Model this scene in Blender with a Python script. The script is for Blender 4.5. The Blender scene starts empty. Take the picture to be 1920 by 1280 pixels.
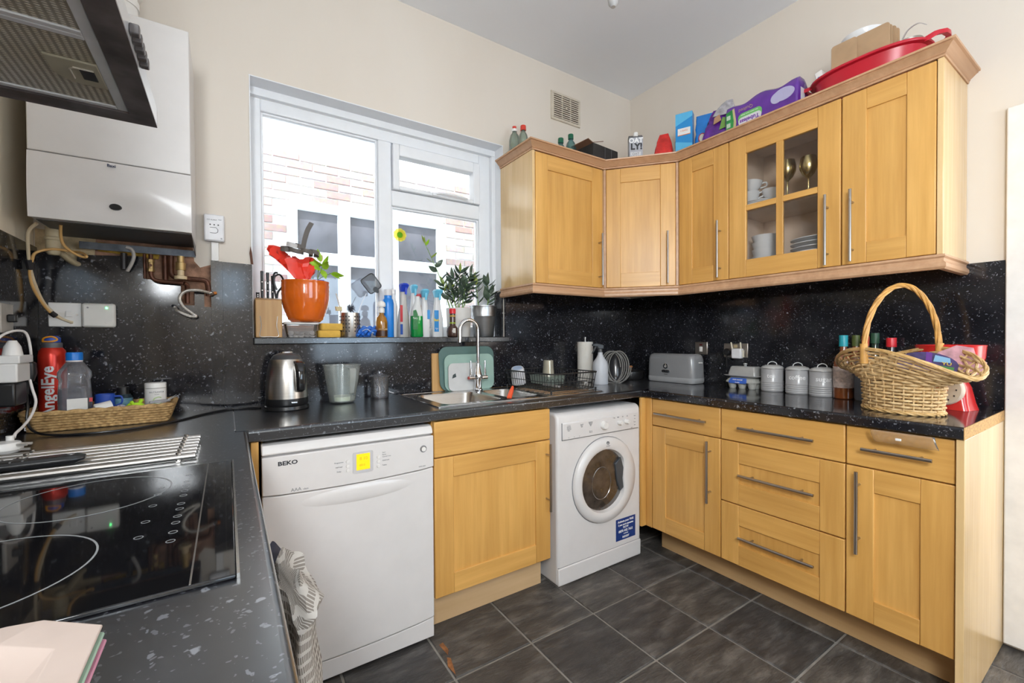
import bpy, bmesh, math, random
from mathutils import Vector, Matrix, Euler
RND = random.Random(11)
sc = bpy.context.scene
col = sc.collection

# ------------------------------------------------------------------ camera
CAM = Vector((-2.544, -2.2453, 1.214))
def _cam():
    a, b, c = math.radians(33.2664), math.radians(-0.7396), math.radians(-0.3714)
    f = Vector((math.sin(a) * math.cos(b), math.cos(a) * math.cos(b), math.sin(b)))
    r = Vector((math.cos(a), -math.sin(a), 0)); u = r.cross(f)
    r2 = r * math.cos(c) + u * math.sin(c); u2 = -r * math.sin(c) + u * math.cos(c)
    cd = bpy.data.cameras.new('camera'); o = bpy.data.objects.new('camera', cd); col.objects.link(o)
    m = Matrix((r2, u2, -f)).transposed().to_4x4(); m.translation = CAM
    o.matrix_world = m
    cd.sensor_fit = 'HORIZONTAL'; cd.sensor_width = 36.0
    cd.lens = 36.0 * 813.885 / 1920.0
    cd.shift_y = 5.06 / 1920.0
    cd.clip_start = 0.02
    sc.camera = o
_cam()

# ------------------------------------------------------------------ world, lights, exposure
w = bpy.data.worlds.new('sky'); sc.world = w; w.use_nodes = True
nt = w.node_tree; nt.nodes.clear()
_o = nt.nodes.new('ShaderNodeOutputWorld'); _b = nt.nodes.new('ShaderNodeBackground')
_b.inputs[0].default_value = (0.68, 0.84, 1.0, 1); _b.inputs[1].default_value = 5.0
nt.links.new(_b.outputs[0], _o.inputs[0])

def area(name, loc, target, sx, sy, power, color=(1, 1, 1)):
    l = bpy.data.lights.new(name, 'AREA'); l.shape = 'RECTANGLE'; l.size = sx; l.size_y = sy
    l.energy = power; l.color = color
    o = bpy.data.objects.new(name, l); col.objects.link(o); o.location = loc
    d = Vector(target) - Vector(loc)
    o.rotation_euler = d.to_track_quat('-Z', 'Y').to_euler()
    return o
# unseen fill lamp added at the left wall; daylight through the right doorway
area('side_fill_light', (-3.09, -2.95, 2.05), (0, -1.65, 0.8), 1.1, 0.8, 84, (0.91, 0.96, 1.0))
area('doorway_daylight', (0.75, -2.9, 1.3), (-0.6, -1.3, 1.2), 0.9, 1.7, 23, (1.0, 0.97, 0.93))
# sun: high over the roof, brightening the neighbour's wall outside the window
_s = bpy.data.lights.new('sun', 'SUN'); _s.energy = 11.0; _s.angle = math.radians(3); _s.color = (1, 0.96, 0.9)
_so = bpy.data.objects.new('sun', _s); col.objects.link(_so)
_so.rotation_euler = Vector((0.30, 0.62, -1.03)).to_track_quat('-Z', 'Y').to_euler()

sc.view_settings.view_transform = 'Standard'
sc.view_settings.look = 'None'
sc.view_settings.gamma = 1.0
sc.view_settings.use_curve_mapping = False
sc.view_settings.exposure = 0.50

# ------------------------------------------------------------------ geometry helpers
class MB:
    def __init__(s): s.v = []; s.f = []
    def add(s, vs, fs):
        o = len(s.v); s.v += [tuple(v) for v in vs]; s.f += [tuple(i + o for i in f) for f in fs]; return s
    def box(s, x0, x1, y0, y1, z0, z1):
        x0, x1 = sorted((x0, x1)); y0, y1 = sorted((y0, y1)); z0, z1 = sorted((z0, z1))
        return s.add([(x0,y0,z0),(x1,y0,z0),(x1,y1,z0),(x0,y1,z0),(x0,y0,z1),(x1,y0,z1),(x1,y1,z1),(x0,y1,z1)],
                     [(0,3,2,1),(4,5,6,7),(0,1,5,4),(1,2,6,5),(2,3,7,6),(3,0,4,7)])
    def prism(s, poly, lo, hi, ax='z'):
        n = len(poly)
        m = {'z': lambda p, t: (p[0], p[1], t), 'y': lambda p, t: (p[0], t, p[1]), 'x': lambda p, t: (t, p[0], p[1])}[ax]
        return s.add([m(p, lo) for p in poly] + [m(p, hi) for p in poly],
                     [tuple(range(n)), tuple(range(2 * n - 1, n - 1, -1))] + [(i, (i + 1) % n, n + (i + 1) % n, n + i) for i in range(n)])
    def loft(s, rings, cap0=True, cap1=True, closed=True):
        n = len(rings[0]); vs = [p for r in rings for p in r]; fs = []
        for k in range(len(rings) - 1):
            for i in range(n if closed else n - 1):
                j = (i + 1) % n
                fs.append((k*n+i, k*n+j, (k+1)*n+j, (k+1)*n+i))
        if cap0: fs.append(tuple(range(n - 1, -1, -1)))
        if cap1: fs.append(tuple((len(rings) - 1) * n + i for i in range(n)))
        return s.add(vs, fs)
    def lathe(s, prof, c=(0, 0, 0), n=24, sx=1, sy=1, ax='z', a0=0.0, rot=0.0):
        vs = []; fs = []; idx = []
        def P(r, z, a):
            x, y = r * math.cos(a) * sx, r * math.sin(a) * sy
            if rot: x, y = x * math.cos(rot) - y * math.sin(rot), x * math.sin(rot) + y * math.cos(rot)
            if ax == 'z': return (c[0] + x, c[1] + y, c[2] + z)
            if ax == 'y': return (c[0] + x, c[1] + z, c[2] + y)
            return (c[0] + z, c[1] + x, c[2] + y)
        for r, z in prof:
            if abs(r) < 1e-6: idx.append([len(vs)]); vs.append(P(0, z, 0))
            else:
                idx.append(list(range(len(vs), len(vs) + n)))
                vs += [P(r, z, a0 + 2 * math.pi * i / n) for i in range(n)]
        for A, B in zip(idx, idx[1:]):
            if len(A) == 1 and len(B) == 1: continue
            for i in range(n):
                j = (i + 1) % n
                if len(A) == 1: fs.append((A[0], B[j], B[i]))
                elif len(B) == 1: fs.append((A[i], A[j], B[0]))
                else: fs.append((A[i], A[j], B[j], B[i]))
        return s.add(vs, fs)
    def cyl(s, c, r, z0, z1, n=20, ax='z'):
        return s.lathe([(0, z0), (r, z0), (r, z1), (0, z1)], c, n, ax=ax)
    def tube(s, pts, r, n=8, closed=False):
        pts = [Vector(p) for p in pts]; m = len(pts)
        rs = r if isinstance(r, (list, tuple)) else [r] * m
        tang = []
        for i in range(m):
            if closed: d = pts[(i + 1) % m] - pts[(i - 1) % m]
            else: d = pts[min(i + 1, m - 1)] - pts[max(i - 1, 0)]
            tang.append(d.normalized() if d.length > 1e-9 else Vector((0, 0, 1)))
        u = tang[0].orthogonal().normalized(); rings = []
        for i in range(m):
            if i:
                u = u - tang[i] * u.dot(tang[i])
                u = u.normalized() if u.length > 1e-6 else tang[i].orthogonal().normalized()
            v = tang[i].cross(u)
            rings.append([pts[i] + (u * math.cos(2*math.pi*k/n) + v * math.sin(2*math.pi*k/n)) * rs[i] for k in range(n)])
        if closed: rings.append(rings[0]); return s.loft(rings, False, False)
        return s.loft(rings)
    def strip(s, pts, wv, th):
        """a ribbon: centre line pts, width vectors wv, thickness th"""
        pts = [Vector(p) for p in pts]; rings = []
        for i, p in enumerate(pts):
            d = (pts[min(i + 1, len(pts) - 1)] - pts[max(i - 1, 0)]).normalized()
            wd = Vector(wv[i] if isinstance(wv[0], (list, tuple, Vector)) else wv)
            nn = d.cross(wd).normalized() * th * 0.5
            rings.append([p - wd/2 - nn, p + wd/2 - nn, p + wd/2 + nn, p - wd/2 + nn])
        return s.loft(rings)
    def build(s, name, mat, parent=None, bev=0, seg=2, smooth=35, label=None, recalc=True):
        me = bpy.data.meshes.new(name); me.from_pydata(s.v, [], s.f)
        if recalc:
            bm = bmesh.new(); bm.from_mesh(me); bmesh.ops.recalc_face_normals(bm, faces=bm.faces); bm.to_mesh(me); bm.free()
        o = bpy.data.objects.new(name, me); col.objects.link(o)
        if mat is not None: me.materials.append(mat)
        if parent is not None: o.parent = parent
        if smooth:
            me.shade_smooth(); me.set_sharp_from_angle(angle=math.radians(smooth))
        if bev:
            b = o.modifiers.new('bevel', 'BEVEL'); b.width = bev; b.segments = seg; b.limit_method = 'ANGLE'; b.angle_limit = math.radians(40)
            b.harden_normals = False
        if label: o['label'] = label
        return o

def rrect(cx, cy, z, wx, wy, r, n=5):
    r = min(r, wx / 2 - 1e-4, wy / 2 - 1e-4); out = []
    for k, (sx, sy) in enumerate(((1, 1), (-1, 1), (-1, -1), (1, -1))):
        ox, oy = cx + sx * (wx / 2 - r), cy + sy * (wy / 2 - r)
        for i in range(n + 1):
            a = math.pi / 2 * (k + i / n); out.append((ox + r * math.cos(a), oy + r * math.sin(a), z))
    return out
def rrect2(cx, cy, wx, wy, r, n=5): return [(p[0], p[1]) for p in rrect(cx, cy, 0, wx, wy, r, n)]
def smoothpts(pts, k=6, closed=False):
    P = [Vector(p) for p in pts]; m = len(P); out = []
    rng = range(m if closed else m - 1)
    for i in rng:
        p0 = P[(i - 1) % m] if closed or i > 0 else P[0]; p1 = P[i]; p2 = P[(i + 1) % m]
        p3 = P[(i + 2) % m] if closed or i + 2 < m else P[-1]
        for j in range(k):
            t = j / k
            out.append(0.5 * ((2*p1) + (p2-p0)*t + (2*p0-5*p1+4*p2-p3)*t*t + (3*p1-p0-3*p2+p3)*t**3))
    if not closed: out.append(P[-1])
    return out
def arc(cx, cy, r, a0, a1, n): return [(cx + r*math.cos(math.radians(a0+(a1-a0)*i/n)), cy + r*math.sin(math.radians(a0+(a1-a0)*i/n))) for i in range(n + 1)]

def tag(o, label=None, cat=None, group=None, kind=None):
    if label: o['label'] = label
    if cat: o['category'] = cat
    if group: o['group'] = group
    if kind: o['kind'] = kind
    return o
def thing(name, label, cat, loc=(0, 0, 0), rotz=0.0, group=None):
    o = bpy.data.objects.new(name, None); col.objects.link(o); o.location = loc; o.rotation_euler = (0, 0, math.radians(rotz))
    o.empty_display_size = 0.05
    return tag(o, label, cat, group)
def struct(o): o['kind'] = 'structure'; return o

def text(body, size, loc, rot, mat, parent, name='lettering', align='CENTER', ext=0.0004, bold=0.0, wrap=None, xs=1.0, fine=False):
    cu = bpy.data.curves.new(name, 'FONT'); cu.body = body; cu.size = size; cu.align_x = align; cu.align_y = 'CENTER'
    cu.extrude = ext; cu.resolution_u = 2; cu.offset = bold; cu.space_line = 0.85
    t = bpy.data.objects.new(name, cu); col.objects.link(t)
    dg = bpy.context.evaluated_depsgraph_get()
    me = bpy.data.meshes.new_from_object(t.evaluated_get(dg)); bpy.data.objects.remove(t); bpy.data.curves.remove(cu)
    if xs != 1.0:
        for v in me.vertices: v.co.x *= xs
    if wrap or fine:
        bm = bmesh.new(); bm.from_mesh(me); bmesh.ops.triangulate(bm, faces=bm.faces)
        for _ in range(3):
            le = [e for e in bm.edges if e.calc_length() > size * .16]
            if le: bmesh.ops.subdivide_edges(bm, edges=le, cuts=1); bmesh.ops.triangulate(bm, faces=bm.faces)
        bm.to_mesh(me); bm.free()
    if wrap:   # wrap around a vertical cylinder of this radius; the front faces local -y
        for v in me.vertices:
            a = v.co.x / wrap; rr = wrap + v.co.z
            v.co = Vector((rr * math.sin(a), -rr * math.cos(a), v.co.y))
    me.materials.clear(); me.materials.append(mat)
    o = bpy.data.objects.new(name, me); col.objects.link(o); o.parent = parent
    o.location = loc
    o.rotation_euler = (0, 0, math.radians(rot[2])) if wrap else tuple(math.radians(a) for a in rot)
    return o

# ------------------------------------------------------------------ materials
def NM(name):
    m = bpy.data.materials.new(name); m.use_nodes = True; n = m.node_tree; n.nodes.clear()
    out = n.nodes.new('ShaderNodeOutputMaterial'); p = n.nodes.new('ShaderNodeBsdfPrincipled')
    n.links.new(p.outputs[0], out.inputs[0]); return m, n, p
def nd(n, t, **k):
    x = n.nodes.new(t)
    for a, b in k.items(): setattr(x, a, b)
    return x
def mapped(n, scale, coord='Object', rnd=True):
    tc = nd(n, 'ShaderNodeTexCoord'); mp = nd(n, 'ShaderNodeMapping'); mp.inputs['Scale'].default_value = scale
    if rnd:
        oi = nd(n, 'ShaderNodeObjectInfo'); ml = nd(n, 'ShaderNodeMath', operation='MULTIPLY'); ml.inputs[1].default_value = 37.0
        cb = nd(n, 'ShaderNodeCombineXYZ'); n.links.new(oi.outputs['Random'], ml.inputs[0])
        for i in range(3): n.links.new(ml.outputs[0], cb.inputs[i])
        ad = nd(n, 'ShaderNodeVectorMath', operation='ADD'); n.links.new(tc.outputs[coord], ad.inputs[0]); n.links.new(cb.outputs[0], ad.inputs[1])
        n.links.new(ad.outputs[0], mp.inputs[0])
    else: n.links.new(tc.outputs[coord], mp.inputs[0])
    return mp
def ramp(n, src, stops):
    r = nd(n, 'ShaderNodeValToRGB'); e = r.color_ramp.elements
    while len(e) < len(stops): e.new(0.5)
    for i, (p, c) in enumerate(stops): e[i].position = p; e[i].color = (*c, 1) if len(c) == 3 else c
    n.links.new(src, r.inputs[0]); return r
def noise(n, mp, scale, detail=4, rough=0.55):
    x = nd(n, 'ShaderNodeTexNoise'); x.inputs['Scale'].default_value = scale; x.inputs['Detail'].default_value = detail
    x.inputs['Roughness'].default_value = rough; n.links.new(mp.outputs[0], x.inputs['Vector']); return x
def bump(n, p, h, strength, dist=0.01):
    b = nd(n, 'ShaderNodeBump'); b.inputs['Strength'].default_value = strength; b.inputs['Distance'].default_value = dist
    n.links.new(h, b.inputs['Height']); n.links.new(b.outputs[0], p.inputs['Normal'])
def mixc(n, fac, a, b, mode='MIX'):
    x = nd(n, 'ShaderNodeMix', data_type='RGBA', blend_type=mode)
    for s, v in ((0, fac), (6, a), (7, b)):
        if hasattr(v, 'links') or hasattr(v, 'is_linked'): n.links.new(v, x.inputs[s])
        elif s == 0: x.inputs[0].default_value = v
        else: x.inputs[s].default_value = (*v, 1)
    return x.outputs[2]

_PL = {}
def plain(name, c, rough=0.45, metal=0.0, var=0.06, coat=0.0, spec=0.5, trans=0.0, emit=0.0, bmp=0.0, vs=14, sss=0.0):
    """a simple surface whose tone wanders a little"""
    if name in _PL: return _PL[name]
    m, n, p = NM(name)
    mp = mapped(n, (1, 1, 1)); nz = noise(n, mp, vs, 3)
    lo = tuple(max(0, x * (1 - var)) for x in c); hi = tuple(min(1, x * (1 + var)) for x in c)
    r = ramp(n, nz.outputs['Fac'], [(0.3, lo), (0.7, hi)]); n.links.new(r.outputs[0], p.inputs['Base Color'])
    p.inputs['Roughness'].default_value = rough; p.inputs['Metallic'].default_value = metal
    p.inputs['Coat Weight'].default_value = coat; p.inputs['Coat Roughness'].default_value = 0.08
    p.inputs['Specular IOR Level'].default_value = spec; p.inputs['Transmission Weight'].default_value = trans
    if emit: n.links.new(r.outputs[0], p.inputs['Emission Color']); p.inputs['Emission Strength'].default_value = emit
    if bmp:
        b2 = noise(n, mp, vs * 8, 4); bump(n, p, b2.outputs['Fac'], bmp, 0.004)
    _PL[name] = m; return m

def glassy(name, tint=(1, 1, 1), gloss=0.08, rough=0.02, haze=0.0, hazec=(1, 1, 1)):
    """thin clear sheet: mostly lets light straight through, mirrors a little, may be milky"""
    m = bpy.data.materials.new(name); m.use_nodes = True; n = m.node_tree; n.nodes.clear()
    out = nd(n, 'ShaderNodeOutputMaterial'); t = nd(n, 'ShaderNodeBsdfTransparent'); g = nd(n, 'ShaderNodeBsdfGlossy')
    t.inputs[0].default_value = (*tint, 1); g.inputs['Roughness'].default_value = rough
    fr = nd(n, 'ShaderNodeFresnel'); fr.inputs[0].default_value = 1.45
    ad = nd(n, 'ShaderNodeMath', operation='MULTIPLY'); ad.inputs[1].default_value = gloss / 0.04; n.links.new(fr.outputs[0], ad.inputs[0]); ad.use_clamp = True
    mx = nd(n, 'ShaderNodeMixShader'); n.links.new(ad.outputs[0], mx.inputs[0]); n.links.new(t.outputs[0], mx.inputs[1]); n.links.new(g.outputs[0], mx.inputs[2])
    last = mx
    if haze:
        d = nd(n, 'ShaderNodeBsdfDiffuse'); d.inputs[0].default_value = (*hazec, 1)
        tl = nd(n, 'ShaderNodeBsdfTranslucent'); tl.inputs[0].default_value = (*hazec, 1)
        dm = nd(n, 'ShaderNodeMixShader'); dm.inputs[0].default_value = 0.5; n.links.new(d.outputs[0], dm.inputs[1]); n.links.new(tl.outputs[0], dm.inputs[2])
        tc = nd(n, 'ShaderNodeTexCoord'); nz = nd(n, 'ShaderNodeTexNoise'); nz.inputs['Scale'].default_value = 9; n.links.new(tc.outputs['Object'], nz.inputs['Vector'])
        mr = nd(n, 'ShaderNodeMapRange'); mr.inputs[3].default_value = haze * 0.8; mr.inputs[4].default_value = min(1, haze * 1.2); n.links.new(nz.outputs['Fac'], mr.inputs[0])
        m2 = nd(n, 'ShaderNodeMixShader'); n.links.new(mr.outputs[0], m2.inputs[0]); n.links.new(mx.outputs[0], m2.inputs[1]); n.links.new(dm.outputs[0], m2.inputs[2]); last = m2
    n.links.new(last.outputs[0], out.inputs[0]); return m

def wood(name, c0, c1, axis='z', rough=0.40, grain=1.0, coat=0.12):
    m, n, p = NM(name)
    s = {'z': (26, 26, 1.3), 'x': (1.3, 26, 26), 'y': (26, 1.3, 26)}[axis]
    mp = mapped(n, s); a = noise(n, mp, 1.6 * grain, 6, 0.6)
    mp2 = mapped(n, tuple(0.12 * v if v > 2 else 1.1 for v in s)); b = noise(n, mp2, 1.4, 2)
    r = ramp(n, a.outputs['Fac'], [(0.25, c0), (0.5, tuple((x + y) / 2 for x, y in zip(c0, c1))), (0.72, c1)])
    r2 = ramp(n, b.outputs['Fac'], [(0.3, (0.86, 0.82, 0.76)), (0.7, (1.08, 1.07, 1.05))])
    c = mixc(n, 1.0, r.outputs[0], r2.outputs[0], 'MULTIPLY'); n.links.new(c, p.inputs['Base Color'])
    p.inputs['Roughness'].default_value = rough; p.inputs['Coat Weight'].default_value = coat; p.inputs['Coat Roughness'].default_value = 0.25
    bump(n, p, a.outputs['Fac'], 0.04, 0.002); return m

def granite(name='black_fleck_laminate', r0=0.06, r1=0.14, k=1.0, spec=0.5):
    m, n, p = NM(name)
    mp = mapped(n, (1, 1, 1), rnd=False)
    big = noise(n, mp, 7, 5); base = ramp(n, big.outputs['Fac'], [(0.3, (0.007, 0.007, 0.009)), (0.7, (0.020, 0.020, 0.024))])
    wn = noise(n, mp, 42, 3); wv = nd(n, 'ShaderNodeVectorMath', operation='SCALE'); wv.inputs['Scale'].default_value = 0.030
    n.links.new(wn.outputs['Color'], wv.inputs[0]); av = nd(n, 'ShaderNodeVectorMath', operation='ADD')
    n.links.new(mp.outputs[0], av.inputs[0]); n.links.new(wv.outputs[0], av.inputs[1])
    cur = base.outputs[0]
    for sc_, th, cc, keep in ((36, 0.17, (0.13*k, 0.135*k, 0.15*k), 0.74), (80, 0.22, (0.085*k, 0.088*k, 0.10*k), 0.66), (150, 0.28, (0.06*k, 0.06*k, 0.07*k), 0.60)):
        v = nd(n, 'ShaderNodeTexVoronoi'); v.inputs['Scale'].default_value = sc_; n.links.new(av.outputs[0], v.inputs['Vector'])
        sp = nd(n, 'ShaderNodeSeparateColor'); n.links.new(v.outputs['Color'], sp.inputs[0])
        k = nd(n, 'ShaderNodeMath', operation='GREATER_THAN'); k.inputs[1].default_value = keep; n.links.new(sp.outputs[0], k.inputs[0])
        sz = nd(n, 'ShaderNodeMapRange'); sz.inputs[3].default_value = th * 0.5; sz.inputs[4].default_value = th * 1.5; n.links.new(sp.outputs[1], sz.inputs[0])
        sb = nd(n, 'ShaderNodeMath', operation='SUBTRACT'); n.links.new(sz.outputs[0], sb.inputs[0]); n.links.new(v.outputs['Distance'], sb.inputs[1]); d = nd(n, 'ShaderNodeMath', operation='MULTIPLY'); d.inputs[1].default_value = 16.0; d.use_clamp = True; n.links.new(sb.outputs[0], d.inputs[0])
        f = nd(n, 'ShaderNodeMath', operation='MULTIPLY'); n.links.new(k.outputs[0], f.inputs[0]); n.links.new(d.outputs[0], f.inputs[1])
        cur = mixc(n, f.outputs[0], cur, cc)
    n.links.new(cur, p.inputs['Base Color'])
    rr = nd(n, 'ShaderNodeMapRange'); rr.inputs[3].default_value = r0; rr.inputs[4].default_value = r1; n.links.new(wn.outputs['Fac'], rr.inputs[0])
    n.links.new(rr.outputs[0], p.inputs['Roughness']); p.inputs['Specular IOR Level'].default_value = spec
    if spec > .6: p.inputs['Coat Weight'].default_value = .85; p.inputs['Coat Roughness'].default_value = .34; p.inputs['Specular Tint'].default_value = (0.82, 0.92, 1.0, 1)  # blue tint painted into the worktop's reflection, standing for cool window light
    return m

def slate():
    m, n, p = NM('slate_tile')
    mp = mapped(n, (1, 1, 1)); mp2 = mapped(n, (3.2, 9, 5)); a = noise(n, mp2, 2.2, 8, 0.62); b = noise(n, mp, 5, 3)
    r = ramp(n, a.outputs['Fac'], [(0.30, (0.036, 0.034, 0.034)), (0.52, (0.072, 0.068, 0.064)), (0.72, (0.17, 0.16, 0.15))])
    oi = nd(n, 'ShaderNodeObjectInfo'); t = ramp(n, oi.outputs['Random'], [(0.0, (0.8, 0.8, 0.82)), (1.0, (1.2, 1.15, 1.08))])
    c = mixc(n, 1.0, r.outputs[0], t.outputs[0], 'MULTIPLY'); n.links.new(c, p.inputs['Base Color'])
    rr = nd(n, 'ShaderNodeMapRange'); rr.inputs[3].default_value = 0.34; rr.inputs[4].default_value = 0.55; n.links.new(b.outputs['Fac'], rr.inputs[0]); n.links.new(rr.outputs[0], p.inputs['Roughness'])
    bump(n, p, a.outputs['Fac'], 0.8, 0.02); return m

def painted(name, c, grime=(0.8, 0.72, 0.6), amount=0.3, rough=0.75):
    m, n, p = NM(name); mp = mapped(n, (1, 1, 0.45), rnd=False); a = noise(n, mp, 1.3, 5); b = noise(n, mp, 60, 3)
    r = ramp(n, a.outputs['Fac'], [(0.35, (0, 0, 0)), (0.8, (amount,) * 3)])
    n.links.new(mixc(n, r.outputs[0], c, tuple(x * y for x, y in zip(c, grime))), p.inputs['Base Color'])
    p.inputs['Roughness'].default_value = rough; bump(n, p, b.outputs['Fac'], 0.06, 0.003); return m

def weave(name, c0, c1, sx, sz, rough=0.7):
    m, n, p = NM(name); mp = mapped(n, (1, 1, 1)); a = noise(n, mp, 70, 3); b = noise(n, mp, 14, 3)
    r = ramp(n, a.outputs['Fac'], [(0.3, c0), (0.7, c1)])
    r2 = ramp(n, b.outputs['Fac'], [(0.3, (0.75, 0.72, 0.68)), (0.7, (1.1, 1.1, 1.1))])
    n.links.new(mixc(n, 1.0, r.outputs[0], r2.outputs[0], 'MULTIPLY'), p.inputs['Base Color']); p.inputs['Roughness'].default_value = rough
    bump(n, p, a.outputs['Fac'], 0.3, 0.003); return m

def checkcloth():
    m, n, p = NM('waffle_cloth'); tc = nd(n, 'ShaderNodeTexCoord'); mp = nd(n, 'ShaderNodeMapping'); mp.inputs['Scale'].default_value = (60, 60, 60)
    n.links.new(tc.outputs['UV'], mp.inputs[0])
    sp = nd(n, 'ShaderNodeSeparateXYZ'); n.links.new(mp.outputs[0], sp.inputs[0]); fs = []
    for i in range(2):
        fr = nd(n, 'ShaderNodeMath', operation='FRACT'); n.links.new(sp.outputs[i], fr.inputs[0])
        lt = nd(n, 'ShaderNodeMath', operation='LESS_THAN'); lt.inputs[1].default_value = 0.34; n.links.new(fr.outputs[0], lt.inputs[0]); fs.append(lt)
    mxx = nd(n, 'ShaderNodeMath', operation='MAXIMUM'); n.links.new(fs[0].outputs[0], mxx.inputs[0]); n.links.new(fs[1].outputs[0], mxx.inputs[1])
    nz = nd(n, 'ShaderNodeTexNoise'); nz.inputs['Scale'].default_value = 3; n.links.new(tc.outputs['UV'], nz.inputs['Vector'])
    dk = ramp(n, nz.outputs['Fac'], [(0.35, (0.16, 0.14, 0.12)), (0.65, (0.26, 0.23, 0.20))])
    n.links.new(mixc(n, mxx.outputs[0], dk.outputs[0], (0.50, 0.47, 0.43)), p.inputs['Base Color']); p.inputs['Roughness'].default_value = 0.9
    bump(n, p, mxx.outputs[0], 0.5, 0.004); return m

def brushed(name, c, rough=0.28, axis='z'):
    m, n, p = NM(name); s = {'z': (1.5, 1.5, 160), 'x': (2, 160, 160), 'v': (160, 160, 1.5)}[axis]
    mp = mapped(n, s); a = noise(n, mp, 2, 3); r = ramp(n, a.outputs['Fac'], [(0.3, tuple(x * 0.86 for x in c)), (0.7, c)])
    n.links.new(r.outputs[0], p.inputs['Base Color']); p.inputs['Metallic'].default_value = 1.0
    rr = nd(n, 'ShaderNodeMapRange'); rr.inputs[3].default_value = rough * 0.75; rr.inputs[4].default_value = rough * 1.3; n.links.new(a.outputs['Fac'], rr.inputs[0]); n.links.new(rr.outputs[0], p.inputs['Roughness'])
    return m

WALL = painted('cream_wall_paint', (0.74, 0.68, 0.605), (0.86, 0.80, 0.72), 0.5)
WALLL = painted('stained_cream_paint', (0.84, 0.74, 0.58), (0.72, 0.62, 0.46), 0.8)
CEIL = painted('white_ceiling_paint', (0.88, 0.90, 0.94), (0.9, 0.88, 0.85), 0.25)
WHITEP = plain('white_gloss_paint', (0.82, 0.79, 0.75), 0.35)
UPVC = plain('white_upvc', (0.84, 0.86, 0.89), 0.28, var=0.02)
GRAN = granite(k=1.8); GRANW = granite('worktop_fleck_laminate', 0.13, 0.25, 1.5, 0.9); SLATE = slate()
GROUT = plain('grey_grout', (0.26, 0.24, 0.215), 0.85, var=0.2, bmp=0.2)
WV = wood('maple_upright_grain', (0.60, 0.315, 0.076), (0.75, 0.43, 0.128), 'z')
WH = wood('maple_level_grain', (0.60, 0.315, 0.076), (0.75, 0.43, 0.128), 'x')
WE = wood('pale_maple_end', (0.68, 0.46, 0.21), (0.80, 0.58, 0.31), 'z', 0.26, 0.8, 0.5)
WM = wood('pink_beech_moulding', (0.50, 0.29, 0.165), (0.64, 0.40, 0.245), 'x', 0.42, 0.8, 0.1)
WMY = wood('pink_beech_moulding_side', (0.50, 0.29, 0.165), (0.64, 0.40, 0.245), 'y', 0.42, 0.8, 0.1)
WP = wood('pale_plinth', (0.56, 0.38, 0.20), (0.68, 0.48, 0.28), 'x', 0.5, 0.6, 0.0)
WIN = plain('cabinet_inside', (0.74, 0.58, 0.44), 0.5)
CHIP = plain('raw_chipboard_edge', (0.55, 0.32, 0.12), 0.8, var=0.35, vs=120, bmp=0.3)
STEEL = brushed('brushed_steel', (0.50, 0.48, 0.46), 0.30)
STEELX = brushed('satin_steel_sheet', (0.62, 0.60, 0.58), 0.24, 'x')
CHROME = plain('chrome', (0.78, 0.78, 0.80), 0.07, 1.0, 0.02)
NICKEL = plain('satin_nickel', (0.42, 0.39, 0.36), 0.30, 1.0, 0.04)
WHITE = plain('appliance_white', (0.71, 0.688, 0.675), 0.30, var=0.02, coat=0.2)
WPL = plain('white_plastic', (0.80, 0.78, 0.75), 0.35, var=0.03)
BLK = plain('black_plastic', (0.012, 0.012, 0.013), 0.30)
BLKM = plain('black_wire', (0.015, 0.015, 0.016), 0.42)
INK = plain('dark_print', (0.03, 0.03, 0.035), 0.5)
GREYINK = plain('grey_print', (0.22, 0.22, 0.23), 0.5)
PANE = glassy('window_glass', (0.97, 0.985, 0.99), 0.05)
CPANE = glassy('cabinet_glass', (0.985, 0.985, 0.985), 0.04)
CLEAR = glassy('clear_glass', (0.975, 0.975, 0.98), 0.07, 0.03, 0.07, (0.8, 0.8, 0.84))
COPPER = plain('tarnished_copper', (0.13, 0.052, 0.030), 0.45, 0.5, 0.35, vs=40)
BRASS = plain('brass_fitting', (0.56, 0.40, 0.18), 0.45, 0.8, 0.2)
CERAM = plain('white_china', (0.80, 0.81, 0.82), 0.12, var=0.01, coat=0.4)
# ================================================================== the setting
H = 2.99; XL = -3.12; ZT = 0.923; YR = -3.6
def S(name, mb, mat, **k): return struct(mb.build(name, mat, **k))

floor = S('floor', MB().box(-3.25, 1.6, 0.0, YR - 0.1, -0.06, -0.005), GROUT, smooth=0)
def tile_mesh():
    T = 0.3357; g = 0.0045; h = T / 2 - g; c = 0.003
    mb = MB().loft([[(-h,-h,-0.03),(h,-h,-0.03),(h,h,-0.03),(-h,h,-0.03)], [(-h,-h,-0.003),(h,-h,-0.003),(h,h,-0.003),(-h,h,-0.003)],
                    [(-h+c,-h+c,0),(h-c,-h+c,0),(h-c,h-c,0),(-h+c,h-c,0)]])
    return mb
_t0 = None
for i in range(-3, 8):
    for j in range(-8, 2):
        x = -1.5415 + (i + 0.5) * 0.3357; y = -0.8472 + (j + 0.5) * 0.3357
        if x > 1.1 or y < YR + 0.05 or (x > -0.25 and y > -1.7) or y > -0.3: continue
        if _t0 is None: o = _t0 = tile_mesh().build('tile', SLATE, floor, smooth=0)
        else: o = bpy.data.objects.new('tile', _t0.data); col.objects.link(o); o.parent = floor
        o.location = (x, y, RND.uniform(-0.0006, 0.0006))

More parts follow.
